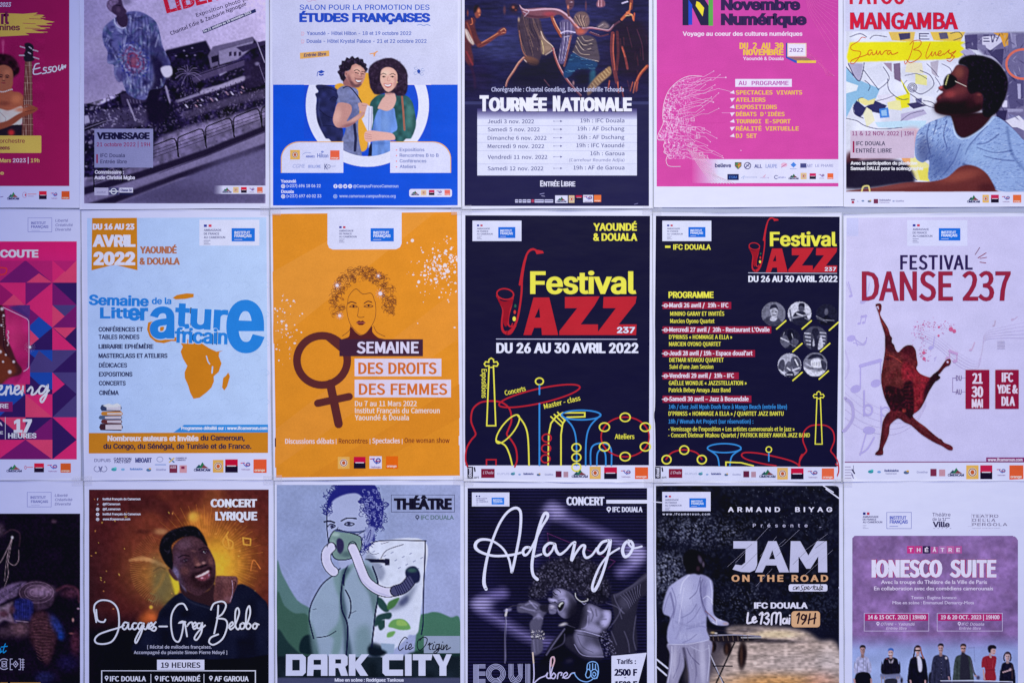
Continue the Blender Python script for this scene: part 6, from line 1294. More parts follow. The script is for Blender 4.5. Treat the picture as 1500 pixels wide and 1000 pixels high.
jazz_logos(P, -13); l_lion(P, 459, 497, 938, 980, (226, 180, 96)); l_sg(P, 508, 553, 940, 979, (196, 26, 66)); l_total(P, 566, 606, 944, 976); l_orange(P, 618, 662, 940, 979, (230, 104, 70))

# ---- pale dance festival sheet
P = Poster('pale lilac dance festival poster with a leaping red-brown dancer', [(1235, 313.8), (1512, 312), (1513, 704), (1234.5, 704.7)], (210, 210, 243), (1225, 300, B), seed=12, h=.0019)
P.quad([(36, 47), (700, 42), (700, 920), (24, 918)], (196, 190, 234), 'pale_panel')
P.rect(36, 47, 78, 112, (188, 188, 236), 'pale_square')
P.rect(252, 55, 467, 147, (204, 204, 242), 'logo_box'); embassy(P, 272, 70, 70); insti(P, 365, 84, 442, 128)
LT = (170, 160, 222)
P.begin('music_stave_lines')
for k in range(5):
    P.line([(30, 640+k*30), (100, 700+k*26), (200, 740+k*20), (280, 740+k*10), (320, 700+k*4)], 1.5, (178, 168, 220), sm=True)
    P.line([(290, 440+k*8), (360, 470+k*10), (440, 530+k*12), (500, 560+k*8), (520, 520), (530, 460+k*6), (580, 440+k*9), (671, 420+k*14)], 1.3, (184, 172, 222), sm=True)
P.end()
def note(P, x, y, r0, stem, dx, beam=None, c=LT, wd=3.5):
    P.begin('music_note'); P.ell(x, y, r0, r0*.72, c, rot=-20); P.line([(x+r0*.9, y), (x+r0*.9+dx, y-stem)], wd, c)
    if beam: P.ell(x+beam[0], y+beam[1], r0, r0*.72, c, rot=-20); P.line([(x+r0*.9+beam[0], y+beam[1]), (x+r0*.9+dx+beam[0], y-stem+beam[1])], wd, c); P.line([(x+r0*.9+dx, y-stem+4), (x+r0*.9+dx+beam[0], y-stem+beam[1]+4)], wd*2.6, c)
    P.end()
note(P, 68, 657, 19, 86, 0, (72, -20), wd=5); note(P, 52, 477, 16, -26, 8); P.line([(60, 492), (98, 500), (108, 475), (104, 486), (92, 496), (66, 480)], 3.5, LT, sm=True)
note(P, 80, 424, 6, 28, 4, (16, -3)); note(P, 50, 326, 7, 50, -14); P.line([(36, 278), (44, 300), (52, 320)], 3, (178, 172, 224)); note(P, 94, 346, 11, 66, 14, c=(176, 168, 224))
P.begin('music_note'); P.line([(98, 664), (98, 752)], 7, LT); P.ring(112, 732, 15, 18, 7, LT); P.end()
P.begin('music_note'); P.line([(30, 690), (54, 712), (58, 760), (34, 800), (24, 806)], 11, (170, 160, 216), sm=True); P.end()
P.begin('music_note'); P.ell(116, 804, 22, 14, LT); P.line([(108, 806), (84, 892)], 5, LT); P.line([(84, 888), (110, 870), (134, 830)], 6, LT, sm=True); P.end()
P.begin('music_note'); P.line([(158, 720), (160, 800)], 5, LT); P.ring(175, 738, 16, 16, 5, LT); P.end(); P.line([(30, 520), (42, 560), (40, 600), (30, 620)], 7, (186, 178, 226), sm=True)
note(P, 336, 510, 9, 40, 6); note(P, 396, 548, 8, 30, 0, (26, 10), c=(186, 150, 206)); note(P, 478, 518, 5, 26, 10, c=(190, 160, 206)); note(P, 560, 432, 4, 18, 3, c=(180, 160, 200)); note(P, 628, 410, 6, 10, 12, c=(184, 164, 206)); P.begin('faint_lines'); [P.line([(574, 488+k*5), (600, 488+k*5)], 1.5, (170, 160, 200)) for k in range(6)]; P.end(); P.line([(348, 548), (356, 542), (350, 556)], 2.5, LT)
rs = np.random.RandomState(4); P.begin('pink_speck')
for k in range(170):
    t_ = rs.rand(); x = 275+rs.randn()*7+(t_ > .5)*(t_-.5)*2*140; y = 560-(min(t_, .5)*2)*120+rs.randn()*12+(-8 if t_ > .5 else 0); x += (t_ < .5)*rs.rand()*50
    P.ell(x, y, rs.uniform(1, 3.2), rs.uniform(.8, 2.4), [(190, 110, 170), (190, 140, 200), (176, 90, 150), (184, 164, 216)][k % 4], n=6)
for x, y, r0 in ((408, 444, 8), (420, 451, 7), (364, 467, 4), (311, 528, 6), (312, 549, 6), (365, 437, 4)): P.ell(x, y, r0, r0, (196, 90, 140), n=10)
P.end()
P.t('FESTIVAL', 227, 486, 231, 50, (46, 34, 84), .05, 'N', name='title_lettering', ls=.1)
P.t('DANSE 237', 90, 622, 341, 101, (146, 38, 66), .03, 'N', outline=(.012, (70, 40, 110)))
P.begin('accent_marks'); P.line([(495, 178), (511, 153)], 2.5, (110, 60, 90)); P.line([(505, 190), (534, 172)], 3, (130, 50, 80)); P.line([(512, 205), (533, 208)], 3, (130, 50, 80)); P.line([(512, 192), (536, 188)], 2.5, (130, 50, 80)); P.end()
pc = P.pic(130, 345, 425, 900, (196, 190, 234), .8)
keep = np.zeros_like(pc.U)
pc.crop(1275, 435, 4.1667)
dn = [(28, 48), (40, 40), (58, 40), (66, 52), (64, 80), (56, 100), (66, 126), (88, 160), (108, 196), (118, 232), (130, 250), (128, 276), (142, 292), (150, 318), (166, 336), (184, 320), (206, 300), (232, 292), (256, 298), (274, 326), (280, 370), (286, 410), (278, 436), (300, 466), (340, 484), (362, 488), (380, 470), (404, 452), (424, 430), (446, 398), (462, 380), (482, 376), (490, 394), (480, 416), (462, 424), (446, 436), (426, 462), (412, 476), (426, 490), (408, 508), (394, 516), (372, 548), (350, 586), (326, 640), (296, 688), (256, 720), (280, 752), (330, 788), (366, 820), (412, 858), (430, 866), (448, 886), (486, 902), (502, 920), (494, 934), (470, 930), (436, 908), (396, 890), (350, 864), (300, 830), (246, 782), (206, 764), (170, 740), (136, 760), (116, 786), (112, 830), (96, 876), (76, 920), (74, 960), (28, 962), (30, 946), (48, 926), (56, 880), (64, 820), (72, 760), (96, 712), (118, 690), (96, 640), (80, 600), (66, 540), (62, 490), (70, 430), (80, 370), (86, 320), (86, 240), (76, 200), (60, 150), (48, 104), (38, 76)]
km = pc.inside(dn, True, 3); pc.mix(blur(km, .35), (84, 30, 40))
pc.poly([(90, 330), (170, 340), (200, 400), (210, 480), (190, 550), (100, 560), (64, 520), (70, 430)], (92, 40, 44), .9, 3, clip=km); pc.poly([(200, 400), (280, 440), (360, 490), (330, 600), (256, 720), (230, 640), (240, 520), (190, 500)], (134, 34, 48), .9, 2, clip=km)
pc.noise(9, .2, km); pc.poly([(180, 330), (210, 300), (240, 292), (262, 310), (252, 345), (220, 352)], (58, 20, 32), .8, 2, clip=km); pc.poly([(88, 240), (118, 236), (134, 260), (160, 335), (120, 330), (88, 300)], (50, 24, 36), .8, 2, clip=km)
pc.poly([(88, 548), (150, 548), (190, 560), (210, 520), (240, 508), (258, 530), (262, 620), (262, 700), (240, 740), (190, 700), (130, 690), (96, 640)], (34, 14, 28), .95, 1.2, clip=km)
pc.poly([(404, 450), (426, 490), (372, 548), (330, 636), (322, 590), (340, 530), (370, 480)], (36, 16, 30), .9, 1.5, clip=km)
for k in range(7): pc.line([(200+k*3, 540+k*22), (262, 530+k*26)], 4, (96, 30, 42), .6, 1, clip=km)
pc.line([(90, 350), (140, 366), (190, 400)], 6, (176, 66, 60), .6, 1, True, clip=km); pc.line([(50, 60), (58, 130), (100, 200)], 10, (136, 52, 50), .6, 1.5, True, clip=km); pc.blob(202, 692, 12, 12, (176, 66, 56), .9, clip=km); pc.line([(110, 700), (76, 800), (56, 930)], 14, (66, 28, 38), .7, 2, True, clip=km); pc.line([(220, 740), (330, 820), (440, 890)], 12, (84, 36, 44), .7, 2, True, clip=km); pc.line([(256, 740), (360, 820)], 5, (140, 66, 66), .5, 1, clip=km); pc.blob(110, 378, 26, 8, (40, 18, 30), .8, clip=km)
pc.scatter(160, (62, 300, 360, 700), [(120, 50, 50), (70, 26, 38), (110, 30, 44)], (3, 8), .45, km, 2, asp=(1, 4)); pc.blob(468, 396, 7, 7, (196, 190, 234), .9); pc.line([(36, 62), (44, 58), (46, 72)], 6, (196, 190, 234), .9); pc.noise(2.5, .16, km)
pc.crop(1225, 300, B)
pc.names.append('dancer_picture'); pc.ids[:] = 1
pc.done('dancer_picture', keep=blur(km, .8))
P.begin('date_bracket'); P.line([(430, 618), (414, 618), (414, 668), (430, 668)], 1.6, (130, 110, 170)); P.line([(446, 618), (460, 618)], 1.6, (130, 110, 170)); P.line([(446, 668), (460, 668)], 1.6, (130, 110, 170)); P.end()
P.t('DU', 426, 446, 627, 18, (110, 90, 150), .03, 'N'); P.t('AU', 425, 446, 676, 18, (110, 90, 150), .03, 'N')
P.rect(460, 589, 545, 728, (140, 26, 60), 'date_box', r=2); P.rect(566, 589, 650, 728, (140, 26, 60), 'place_box', r=2)
for s_, a_, b_, y, cp in (('21', 484, 521, 637, 35), ('30', 481, 523, 685, 36), ('MAI', 482, 522, 723, 29)): P.t(s_, a_, b_, y, cp, (214, 200, 228), .08, 'N')
for s_, a_, b_, y, cp in (('IFC', 589, 630, 631, 31), ('YDE &', 573, 646, 672, 29), ('DLA', 588, 636, 716, 31)): P.t(s_, a_, b_, y, cp, (214, 200, 228), .08, 'N')
P.rect(534, 901, 671, 918, (130, 50, 110), 'web_band'); P.t('www.ifcameroun.com', 540, 664, 914, 10, (226, 214, 240), .1); P.line([(24, 918), (700, 917)], 3.4, (120, 44, 104))
P.begin('sponsor_logo'); [P.line([(30, 935+k*10), (50+(k*7) % 13, 935+k*10)], 3, (150, 140, 180)) for k in range(5)]; P.line([(60, 930), (61, 948)], 2, (90, 90, 130)); P.end()
P.begin('torn_paper_mark'); P.line([(56, 945), (64, 958)], 5, (40, 34, 80)); P.line([(54, 958), (60, 975)], 3, (90, 84, 140)); P.line([(62, 965), (72, 980)], 3, (226, 226, 246)); P.end()
l_blob(P, 122, 952, 10, (50, 140, 160), (80, 180, 190)); l_blob(P, 152, 953, 7, (110, 150, 210)); l_word(P, 'Radiobalafon', 171, 222, 952, 8, (50, 60, 130), .1); l_word(P, 'Cameroun', 175, 215, 961, 5, (120, 120, 170)); l_blob(P, 249, 955, 10, (80, 100, 140), (210, 160, 60)); l_word(P, 'Goethe', 286, 325, 957, 7, (140, 140, 190)); P.rect(335, 942, 357, 968, (120, 44, 74), 'sponsor_logo'); P.rect(366, 944, 388, 968, (190, 140, 160), 'sponsor_logo')
l_mount(P, 397, 455, 938, 968); l_lion(P, 463, 507, 929, 979, (226, 176, 90)); l_sg(P, 513, 556, 929, 979, (190, 34, 76)); l_total(P, 570, 606, 938, 968); l_orange(P, 617, 667, 929, 980, (222, 92, 54))
# ================================================================ bottom row
D = 3.3333
# ---- dark sheet with rope craft at the lower left corner
P = Poster('dark poster of hanging rope and woven baskets, cut off at bottom left corner', [(-155, 704), (122.5, 704), (123, 1090), (-155, 1092)], (160, 161, 215), (0, 700, D), seed=13, h=.0019)
P.begin('institute_logo'); P.frame(135, 68, 252, 139, 2.2, (100, 102, 175)); P.t('INSTITUT', 151, 226, 99, 12, (86, 88, 160), .08); P.t('FRANÇAIS', 153, 237, 119, 12, (86, 88, 160), .08); P.line([(154, 130), (196, 130)], 1.4, (110, 112, 180)); P.end()
for k, s_ in enumerate(('Liberté', 'Créativité', 'Diversité')): P.t(s_, 269, (331, 354, 347)[k], 89+k*21, 12.5, (92, 92, 155), .05, sh=.2)
pc = P.pic(-130, 172, 393, 1100, (16, 10, 26))
pc.noise(20, .2)
pc.blob(265, 210, 14, 12, (90, 64, 90), .5)
for p_, wd_ in (([(-10, 420), (10, 400), (40, 340), (62, 288)], 4), ([(62, 288), (44, 350), (40, 400), (70, 424), (92, 400), (94, 350)], 3.5), ([(62, 290), (50, 360), (40, 420), (42, 470), (20, 540), (0, 580)], 3.5), ([(58, 300), (34, 400), (24, 500)], 3)): pc.line(p_, wd_, (120, 100, 118), .8, 1, True)
pc.blob(62, 288, 7, 8, (190, 180, 205), .9); pc.blob(2, 252, 24, 32, (74, 56, 78), .7); pc.line([(22, 270), (60, 250), (98, 270), (96, 330)], 8, (50, 34, 50), .7, 2, True)
pc.poly([(90, 540), (130, 506), (200, 500), (262, 530), (270, 580), (250, 620), (200, 640), (150, 630), (110, 600)], (46, 32, 54), 1, 1.5, part='woven_basket_photo')
for k in range(6): pc.line([(180+(84-k*13)*math.cos(t), 556+(52-k*8)*math.sin(t)) for t in np.linspace(0, 6.3, 20)], 3.5, [(96, 74, 104), (60, 42, 66)][k % 2], .7, 1)
pc.blob(205, 548, 62, 28, (128, 100, 140), .8); pc.blob(212, 558, 36, 14, (96, 74, 112), .7)
pc.poly([(-20, 560), (40, 520), (90, 506), (130, 506), (92, 540), (84, 570), (40, 590), (-20, 620)], (84, 66, 104), 1, 1.5); 
for k in range(12): pc.line([(-10+k*10, 600-k*7), (6+k*10, 560-k*5)], 4, (40, 30, 56), .7)
pc.poly([(76, 592), (160, 600), (156, 690), (120, 692), (72, 700)], (24, 26, 84), .95, 1.2); [pc.line([(80+k*11, 600), (78+k*11, 692)], 2, (50, 56, 130), .4) for k in range(7)]
pc.poly([(-20, 640), (40, 610), (70, 600), (50, 640), (70, 700), (20, 690), (-20, 720)], (104, 84, 112), .9, 1.5); pc.blob(20, 660, 26, 18, (54, 26, 42), .8); pc.blob(62, 640, 16, 22, (66, 40, 56), .8)
pc.blob(95, 732, 54, 40, (90, 62, 80), .9); pc.blob(20, 750, 40, 30, (60, 42, 60), .7); pc.line([(80, 694), (140, 700)], 5, (120, 100, 130), .7)
pc.poly([(150, 680), (200, 645), (262, 680), (280, 760), (240, 900), (200, 870), (150, 780)], (50, 28, 42), .95, 2.5)
for k in range(14): pc.line([(158+k*2, 690+k*14), (205, 680+k*16), (262-k*2, 695+k*14)], 2.5, (86, 54, 66), .6, .8, True)
pc.blob(280, 720, 24, 60, (30, 44, 120), .8, -30); pc.blob(300, 770, 16, 20, (20, 50, 140), .7)
pc.line([(280, 545), (330, 525), (380, 545), (390, 600)], 12, (78, 40, 62), .7, 4, True); pc.blob(345, 560, 46, 24, (70, 36, 60), .7); pc.blob(385, 635, 8, 5, (170, 140, 180), .7); pc.blob(358, 690, 6, 10, (150, 110, 120), .8); pc.blob(352, 756, 14, 5, (120, 70, 80), .7); pc.blob(370, 800, 24, 60, (70, 32, 54), .7); pc.blob(330, 900, 50, 40, (24, 20, 60), .8); pc.blob(220, 970, 50, 30, (30, 34, 90), .6)
pc.noise(3, .22); pc.done('craft_photo')
script(P, [[(-12, 842), (0, 826), (6, 840), (2, 850), (12, 842)], [(28, 806), (18, 838), (20, 850), (32, 840)], [(8, 822), (38, 818)]], 4.5, (20, 120, 200))
P.begin('woven_emblem'); EC = (150, 146, 190)
P.ring(22, 905, 26, 26, 4, EC, a0=50, a1=310); P.frame(12, 892, 34, 918, 3.5, EC); P.line([(14, 898), (32, 912)], 3, EC); P.line([(14, 912), (32, 898)], 3, EC)
P.line([(62, 880), (52, 880), (52, 932), (62, 932)], 3.5, EC); P.line([(66, 905), (78, 890), (90, 905), (78, 920)], 3.5, EC, closed=True); P.ell(78, 905, 4, 4, EC, n=8); P.line([(55, 905), (66, 905)], 3, EC); P.line([(94, 880), (102, 880), (102, 932), (94, 932)], 3.5, EC)
for y in (884, 896, 908, 920): P.line([(107, y), (120, y)], 3, EC)
P.line([(114, 880), (114, 934)], 3.5, EC); P.end()
P.rect(0, 994, 40, 1010, (150, 110, 60), 'caption_box'); P.rect(52, 994, 200, 1010, (150, 110, 60), 'caption_box')

# ---- opera singer sheet
P = Poster('golden brown concert poster with a smiling man resting his chin on his fist', [(124, 703.5), (401, 702.5), (402, 1090), (125, 1091)], (182, 185, 233), (110, 700, D), seed=14, h=.0012)
pc = P.pic(69, 55, 946, 1300, (66, 26, 34), 1.0)
U, V = pc.U, pc.V
g = np.exp(-(((U-640)/300)**2+((V-400)/260)**2)); pc.mix(g*.75, (150, 72, 34))
g = np.exp(-(((U-690)/130)**2+((V-430)/150)**2)); pc.mix(g*.95, (236, 186, 60))
g = np.exp(-(((U-430)/150)**2+((V-450)/130)**2)); pc.mix(g*.75, (170, 118, 56))
pc.blob(580, 190, 26, 26, (240, 200, 90), .95); pc.blob(600, 220, 60, 60, (190, 120, 50), .6)
pc.poly([(640, 55), (730, 55), (650, 330), (600, 300)], (200, 120, 60), .25, 6); pc.poly([(330, 200), (440, 55), (470, 55), (380, 210)], (160, 80, 50), .25, 6)
for k in range(90):
    a_ = k*2*math.pi/90; r1 = 250+60*math.sin(k*3.1); pc.line([(640+120*math.cos(a_), 400+120*math.sin(a_)), (640+r1*math.cos(a_), 400+r1*math.sin(a_))], 2, (214, 140, 60), .35, 1)
for k in range(40):
    a_ = 1.9+k*.06; pc.line([(460+70*math.cos(a_), 440+70*math.sin(a_)), (460+190*math.cos(a_), 440+190*math.sin(a_))], 2.4, (206, 150, 80), .35, 1)
g = np.clip((V-600)/180, 0, 1)*np.clip(1-(U-380)/500, .2, 1); pc.mix(np.clip((V-640)/120, 0, 1), (12, 10, 24)); pc.mix(np.clip((200-U)/200, 0, 1)*np.clip((V-200)/300, 0, 1)*.7, (26, 22, 30))
# faint double portrait
pc.poly([(262, 130), (300, 100), (400, 92), (462, 130), (474, 180), (440, 220), (420, 180), (330, 170), (270, 190)], (56, 24, 30), .75, 3); pc.poly([(250, 200), (330, 170), (440, 200), (460, 280), (420, 420), (300, 400), (230, 320)], (110, 50, 42), .55, 10); pc.blob(420, 260, 34, 16, (200, 150, 110), .6); pc.blob(330, 260, 40, 12, (50, 22, 26), .5)
for k in range(4): pc.line([(270+k*28, 400-k*2), (330+k*24, 385+k*8), (350+k*30, 400+k*10)], 14, (190, 136, 92), .6, 3, True)
pc.poly([(400, 480), (440, 450), (470, 470), (500, 560), (460, 640), (420, 600), (390, 540)], (110, 104, 60), .7, 4); pc.line([(370, 560), (400, 575), (385, 600), (360, 590)], 6, (130, 120, 80), .6, 2, True); pc.line([(480, 480), (505, 520), (495, 560)], 14, (234, 214, 60), .6, 3)
pc.poly([(310, 700), (370, 636), (410, 680), (400, 705)], (200, 96, 50), .8, 4); pc.blob(372, 628, 9, 9, (240, 190, 70), .9)
pc.scatter(60, (80, 80, 940, 640), [(236, 190, 90), (220, 150, 80)], (1.5, 3), .8, None, 3)
# floating musical signs
pc.line([(748, 262), (738, 290), (770, 310), (765, 340), (735, 336), (722, 310), (740, 280), (752, 330), (746, 344)], 6, (214, 150, 66), .8, 1, True); pc.line([(820, 290), (858, 296), (856, 326), (824, 322)], 7, (220, 160, 70), .8, 1, False, True); pc.line([(858, 450), (872, 398), (905, 440)], 5, (190, 110, 60), .8, 1, True)
pc.noise(5, .1)
# man
jk = [(395, 700), (420, 640), (510, 560), (600, 575), (680, 600), (790, 520), (850, 530), (910, 580), (946, 640), (946, 860), (300, 860)]
pc.poly(jk, (18, 20, 40), 1, .8, part='person_photo'); jm = pc.inside(jk); pc.noise(14, .25, jm); pc.line([(520, 540), (560, 600), (680, 640)], 8, (40, 44, 70), .5, 2, True, clip=jm)
pc.crop(225, 760, 7.143)
pc.poly([(0, 380), (120, 520), (180, 560), (200, 700), (140, 820), (60, 900), (0, 960)], (96, 84, 62), .75, 6); pc.line([(0, 540), (70, 500), (120, 520)], 6, (60, 48, 44), .6, 2, True); pc.line([(110, 580), (60, 690), (0, 760)], 24, (150, 110, 60), .7, 6, True); pc.poly([(170, 560), (200, 690), (230, 780), (270, 740), (272, 650), (220, 630)], (196, 176, 50), .95, 1.5)
fc = [(180, 520), (200, 420), (200, 300), (280, 210), (400, 160), (500, 190), (560, 270), (610, 360), (640, 430), (652, 500), (650, 590), (630, 680), (560, 750), (470, 800), (390, 770), (330, 720), (270, 650), (230, 580)]
nk = [(270, 640), (330, 720), (420, 770), (560, 750), (640, 680), (660, 900), (500, 880), (370, 830), (290, 760)]
pc.poly(nk, (42, 26, 36), 1, .8)
pc.poly([(275, 640), (300, 700), (345, 760), (330, 700), (300, 640), (240, 550), (225, 560)], (112, 106, 160), .8, 1.2)
pc.poly([(160, 520), (205, 530), (250, 590), (262, 636), (235, 640), (200, 610), (170, 565)], (58, 32, 42), 1, .8, part='person_photo')
pc.poly(fc, (58, 36, 50), 1, .8, part='person_photo'); fm = pc.inside(fc)
for x, y, rx, ry, c_, a_, ro in ((330, 260, 90, 60, (88, 62, 84), .8, -15), (450, 240, 60, 40, (74, 48, 62), .8, 20), (260, 420, 60, 90, (76, 54, 82), .7, 0), (330, 540, 46, 50, (88, 54, 62), .85, -20), (600, 440, 30, 60, (96, 60, 66), .8, -15), (450, 450, 30, 70, (92, 56, 64), .8, -15), (470, 470, 30, 18, (136, 92, 96), .8, -10), (525, 455, 24, 16, (150, 110, 116), .75, -10), (240, 560, 30, 70, (110, 100, 152), .7, -20), (300, 640, 60, 60, (44, 26, 40), .7, -20), (400, 640, 70, 60, (54, 32, 44), .8, 0), (460, 690, 60, 36, (70, 42, 50), .6, -10), (420, 330, 30, 14, (92, 60, 70), .7, 10), (560, 400, 26, 20, (64, 38, 50), .7, 0)): pc.blob(x, y, rx, ry, c_, a_, ro, clip=fm)
pc.poly([(200, 500), (215, 560), (275, 650), (330, 730), (345, 750), (300, 660), (250, 560), (220, 500)], (124, 118, 172), .6, 3)
pc.blob(500, 495, 70, 14, (26, 14, 28), .9, -14); pc.blob(440, 498, 14, 9, (20, 10, 20), .9); pc.blob(545, 478, 12, 9, (20, 10, 20), .9)
for x, y, a_ in ((332, 428, -5), (532, 338, 0)): pc.blob(x, y, 50, 22, (30, 16, 32), .85, a_-8); pc.blob(x+2, y+2, 24, 11, (120, 100, 130), .6, a_-8); pc.blob(x+4, y, 13, 12, (14, 8, 20), 1)
pc.blob(528, 340, 5, 5, (236, 232, 250), .95); pc.blob(538, 350, 5, 4, (200, 190, 220), .8); pc.blob(338, 424, 4, 4, (140, 120, 150), .8)
pc.line([(262, 400), (310, 376), (372, 384)], 14, (24, 14, 28), .8, 1.5, True); pc.line([(478, 320), (520, 296), (566, 300)], 13, (24, 14, 28), .8, 1.5, True); pc.line([(270, 468), (330, 470), (370, 450)], 4, (90, 60, 74), .5, 1, True)
pc.poly([(396, 580), (450, 560), (520, 530), (600, 490), (612, 530), (590, 560), (520, 560), (450, 600), (410, 620)], (22, 12, 22), .85, 2)
pc.poly([(400, 640), (410, 590), (450, 600), (470, 640), (560, 640), (600, 600), (640, 560), (645, 640), (610, 700), (540, 740), (470, 720), (430, 700)], (30, 18, 26), .8, 3)
pc.poly([(440, 598), (500, 570), (580, 530), (588, 560), (590, 600), (540, 640), (490, 640), (455, 618)], (116, 56, 76), .95, 1.2); pc.poly([(440, 600), (500, 576), (576, 534), (574, 556), (530, 582), (480, 602), (450, 606)], (216, 204, 224), 1, .8); pc.line([(436, 598), (500, 566), (582, 524)], 5, (50, 24, 36), .9, .8, True); pc.blob(508, 612, 16, 9, (190, 150, 180), .8); pc.blob(580, 582, 9, 14, (150, 120, 160), .7)
hr = [(180, 520), (110, 440), (70, 350), (62, 290), (90, 200), (160, 130), (260, 90), (370, 68), (450, 84), (510, 150), (550, 230), (565, 280), (530, 250), (480, 200), (400, 175), (310, 190), (230, 230), (190, 280), (200, 360), (205, 440), (200, 510)]
pc.poly(hr, (12, 11, 20), 1, .9, part='person_photo'); pc.scatter(200, (62, 66, 566, 520), [(30, 28, 42), (8, 7, 14), (40, 38, 56)], (5, 12), .5, pc.inside(hr), 6)
fs = [(655, 600), (700, 592), (800, 594), (868, 600), (884, 640), (876, 690), (850, 750), (820, 820), (790, 880), (640, 860), (640, 700)]
pc.poly(fs, (82, 48, 56), 1, .8, part='person_photo'); fsm = pc.inside(fs)
for x, y, rx, ry, c_, a_ in ((740, 640, 80, 40, (106, 68, 76), .8), (700, 740, 40, 110, (68, 40, 50), .8), (770, 760, 50, 90, (96, 58, 66), .7), (850, 640, 26, 30, (104, 66, 76), .8), (790, 840, 60, 40, (110, 74, 92), .6)): pc.blob(x, y, rx, ry, c_, a_, clip=fsm)
pc.line([(822, 640), (830, 720), (822, 800), (800, 860)], 7, (170, 150, 196), .7, 1, True); pc.line([(836, 650), (860, 660), (850, 720)], 9, (36, 18, 28), .85, 1.2, True); pc.line([(700, 600), (860, 604)], 5, (130, 90, 100), .6, 1); pc.noise(2, .12, np.clip(fm+fsm, 0, 1))
pc.crop(110, 700, D)
pc.done('concert_photo')
WT = (206, 208, 240)
for k, s_ in enumerate(('Institut Français du Cameroun', '@IFCameroun', '@if_cameroun', 'Institut Français du Cameroun', 'www.ifcameroun.com')): P.t(s_, 136, (320, 221, 222, 321, 270)[k], 106+k*24.5, 10.5, WT, .08)
for k, kd in enumerate(('f', 'bird', 'ring', 'play', 'ring')): icon(P, 111, 102+k*24.5, 8, WT if k > 1 else (60, 26, 34), (60, 26, 34) if k > 1 else WT, kd)
P.t('CONCERT', 662, 889, 139, 36, WT, .11, 'N'); P.t('LYRIQUE', 685, 890, 203, 38, WT, .11, 'N')
Wd = [[(105, 700), (98, 660), (94, 640), (100, 612), (130, 594), (175, 600), (206, 630), (216, 680), (212, 740), (186, 790), (150, 806), (110, 804), (98, 786), (116, 762), (160, 744), (214, 728), (240, 716)], [(105, 640), (112, 690), (140, 700), (150, 688)],
 [(262, 706), (244, 702), (232, 722), (242, 736), (256, 724), (262, 706), (262, 730), (272, 734), (284, 720)], [(302, 706), (288, 706), (280, 722), (292, 736), (310, 722)], [(334, 706), (318, 704), (308, 722), (318, 734), (334, 710), (326, 750), (302, 800), (296, 786), (320, 740), (338, 720)], [(338, 706), (336, 728), (348, 734), (360, 708), (358, 728), (366, 732)], [(364, 726), (378, 714), (374, 702), (364, 716), (372, 734), (386, 722)], [(396, 700), (384, 716), (398, 728), (390, 742), (376, 738)], [(412, 722), (450, 722)],
 [(548, 640), (530, 612), (500, 618), (474, 660), (470, 720), (482, 780), (506, 796), (522, 760), (530, 700), (510, 704), (540, 700)], [(536, 698), (548, 770)], [(548, 720), (560, 704), (572, 702), (574, 712)], [(576, 726), (592, 714), (588, 702), (576, 714), (582, 734), (598, 724)], [(616, 706), (600, 708), (598, 728), (612, 728), (622, 704), (618, 750), (596, 786), (584, 778), (602, 748), (636, 716)],
 [(700, 620), (696, 680), (684, 740), (680, 756)], [(664, 640), (680, 610), (720, 600), (738, 620), (720, 660), (694, 680), (734, 688), (744, 720), (722, 780), (680, 810), (656, 800), (664, 776), (700, 760)], [(752, 728), (772, 712), (768, 700), (754, 716), (760, 736), (776, 726)], [(780, 722), (802, 660), (796, 632), (784, 650), (784, 716), (796, 736), (806, 726)], [(822, 706), (808, 712), (810, 732), (824, 730), (830, 712), (820, 704), (836, 708)], [(840, 712), (856, 660), (852, 622), (838, 650), (836, 720), (848, 734), (860, 718), (850, 706)], [(884, 708), (872, 712), (870, 728), (882, 732), (890, 716), (880, 706), (898, 712)]]
script(P, Wd, 8, (214, 214, 242), shadow=(3, (30, 24, 40)))
P.t('[ Récital de mélodies françaises.', 354, 668, 829, 15, (170, 172, 212), .035, 'N'); P.t('Accompagné du pianiste Simon Pierre Ndoyé ]', 288, 743, 856, 15, (170, 172, 212), .035, 'N')
P.rect(401, 884, 632, 934, (190, 192, 232), 'time_box'); P.t('19 HEURES', 420, 613, 923, 25, (28, 26, 50), .06, 'N')
P.frame(131, 938, 881, 1030, 5, WT)
for x in (371, 630): P.line([(x, 955), (x, 1010)], 3, WT)
for x, s_, a_, b_ in ((155, 'IFC DOUALA', 171, 347), (399, 'IFC YAOUNDÉ', 416, 612), (664, 'AF GAROUA', 681, 848)):
    P.t(s_, a_, b_, 989, 24, WT, .09, 'N'); P.begin('map_pin_icon'); P.ell(x, 971, 9, 9, WT); P.poly([(x-8, 974), (x+8, 974), (x, 989)], WT); P.ell(x, 971, 4, 4, (26, 14, 26)); P.end()

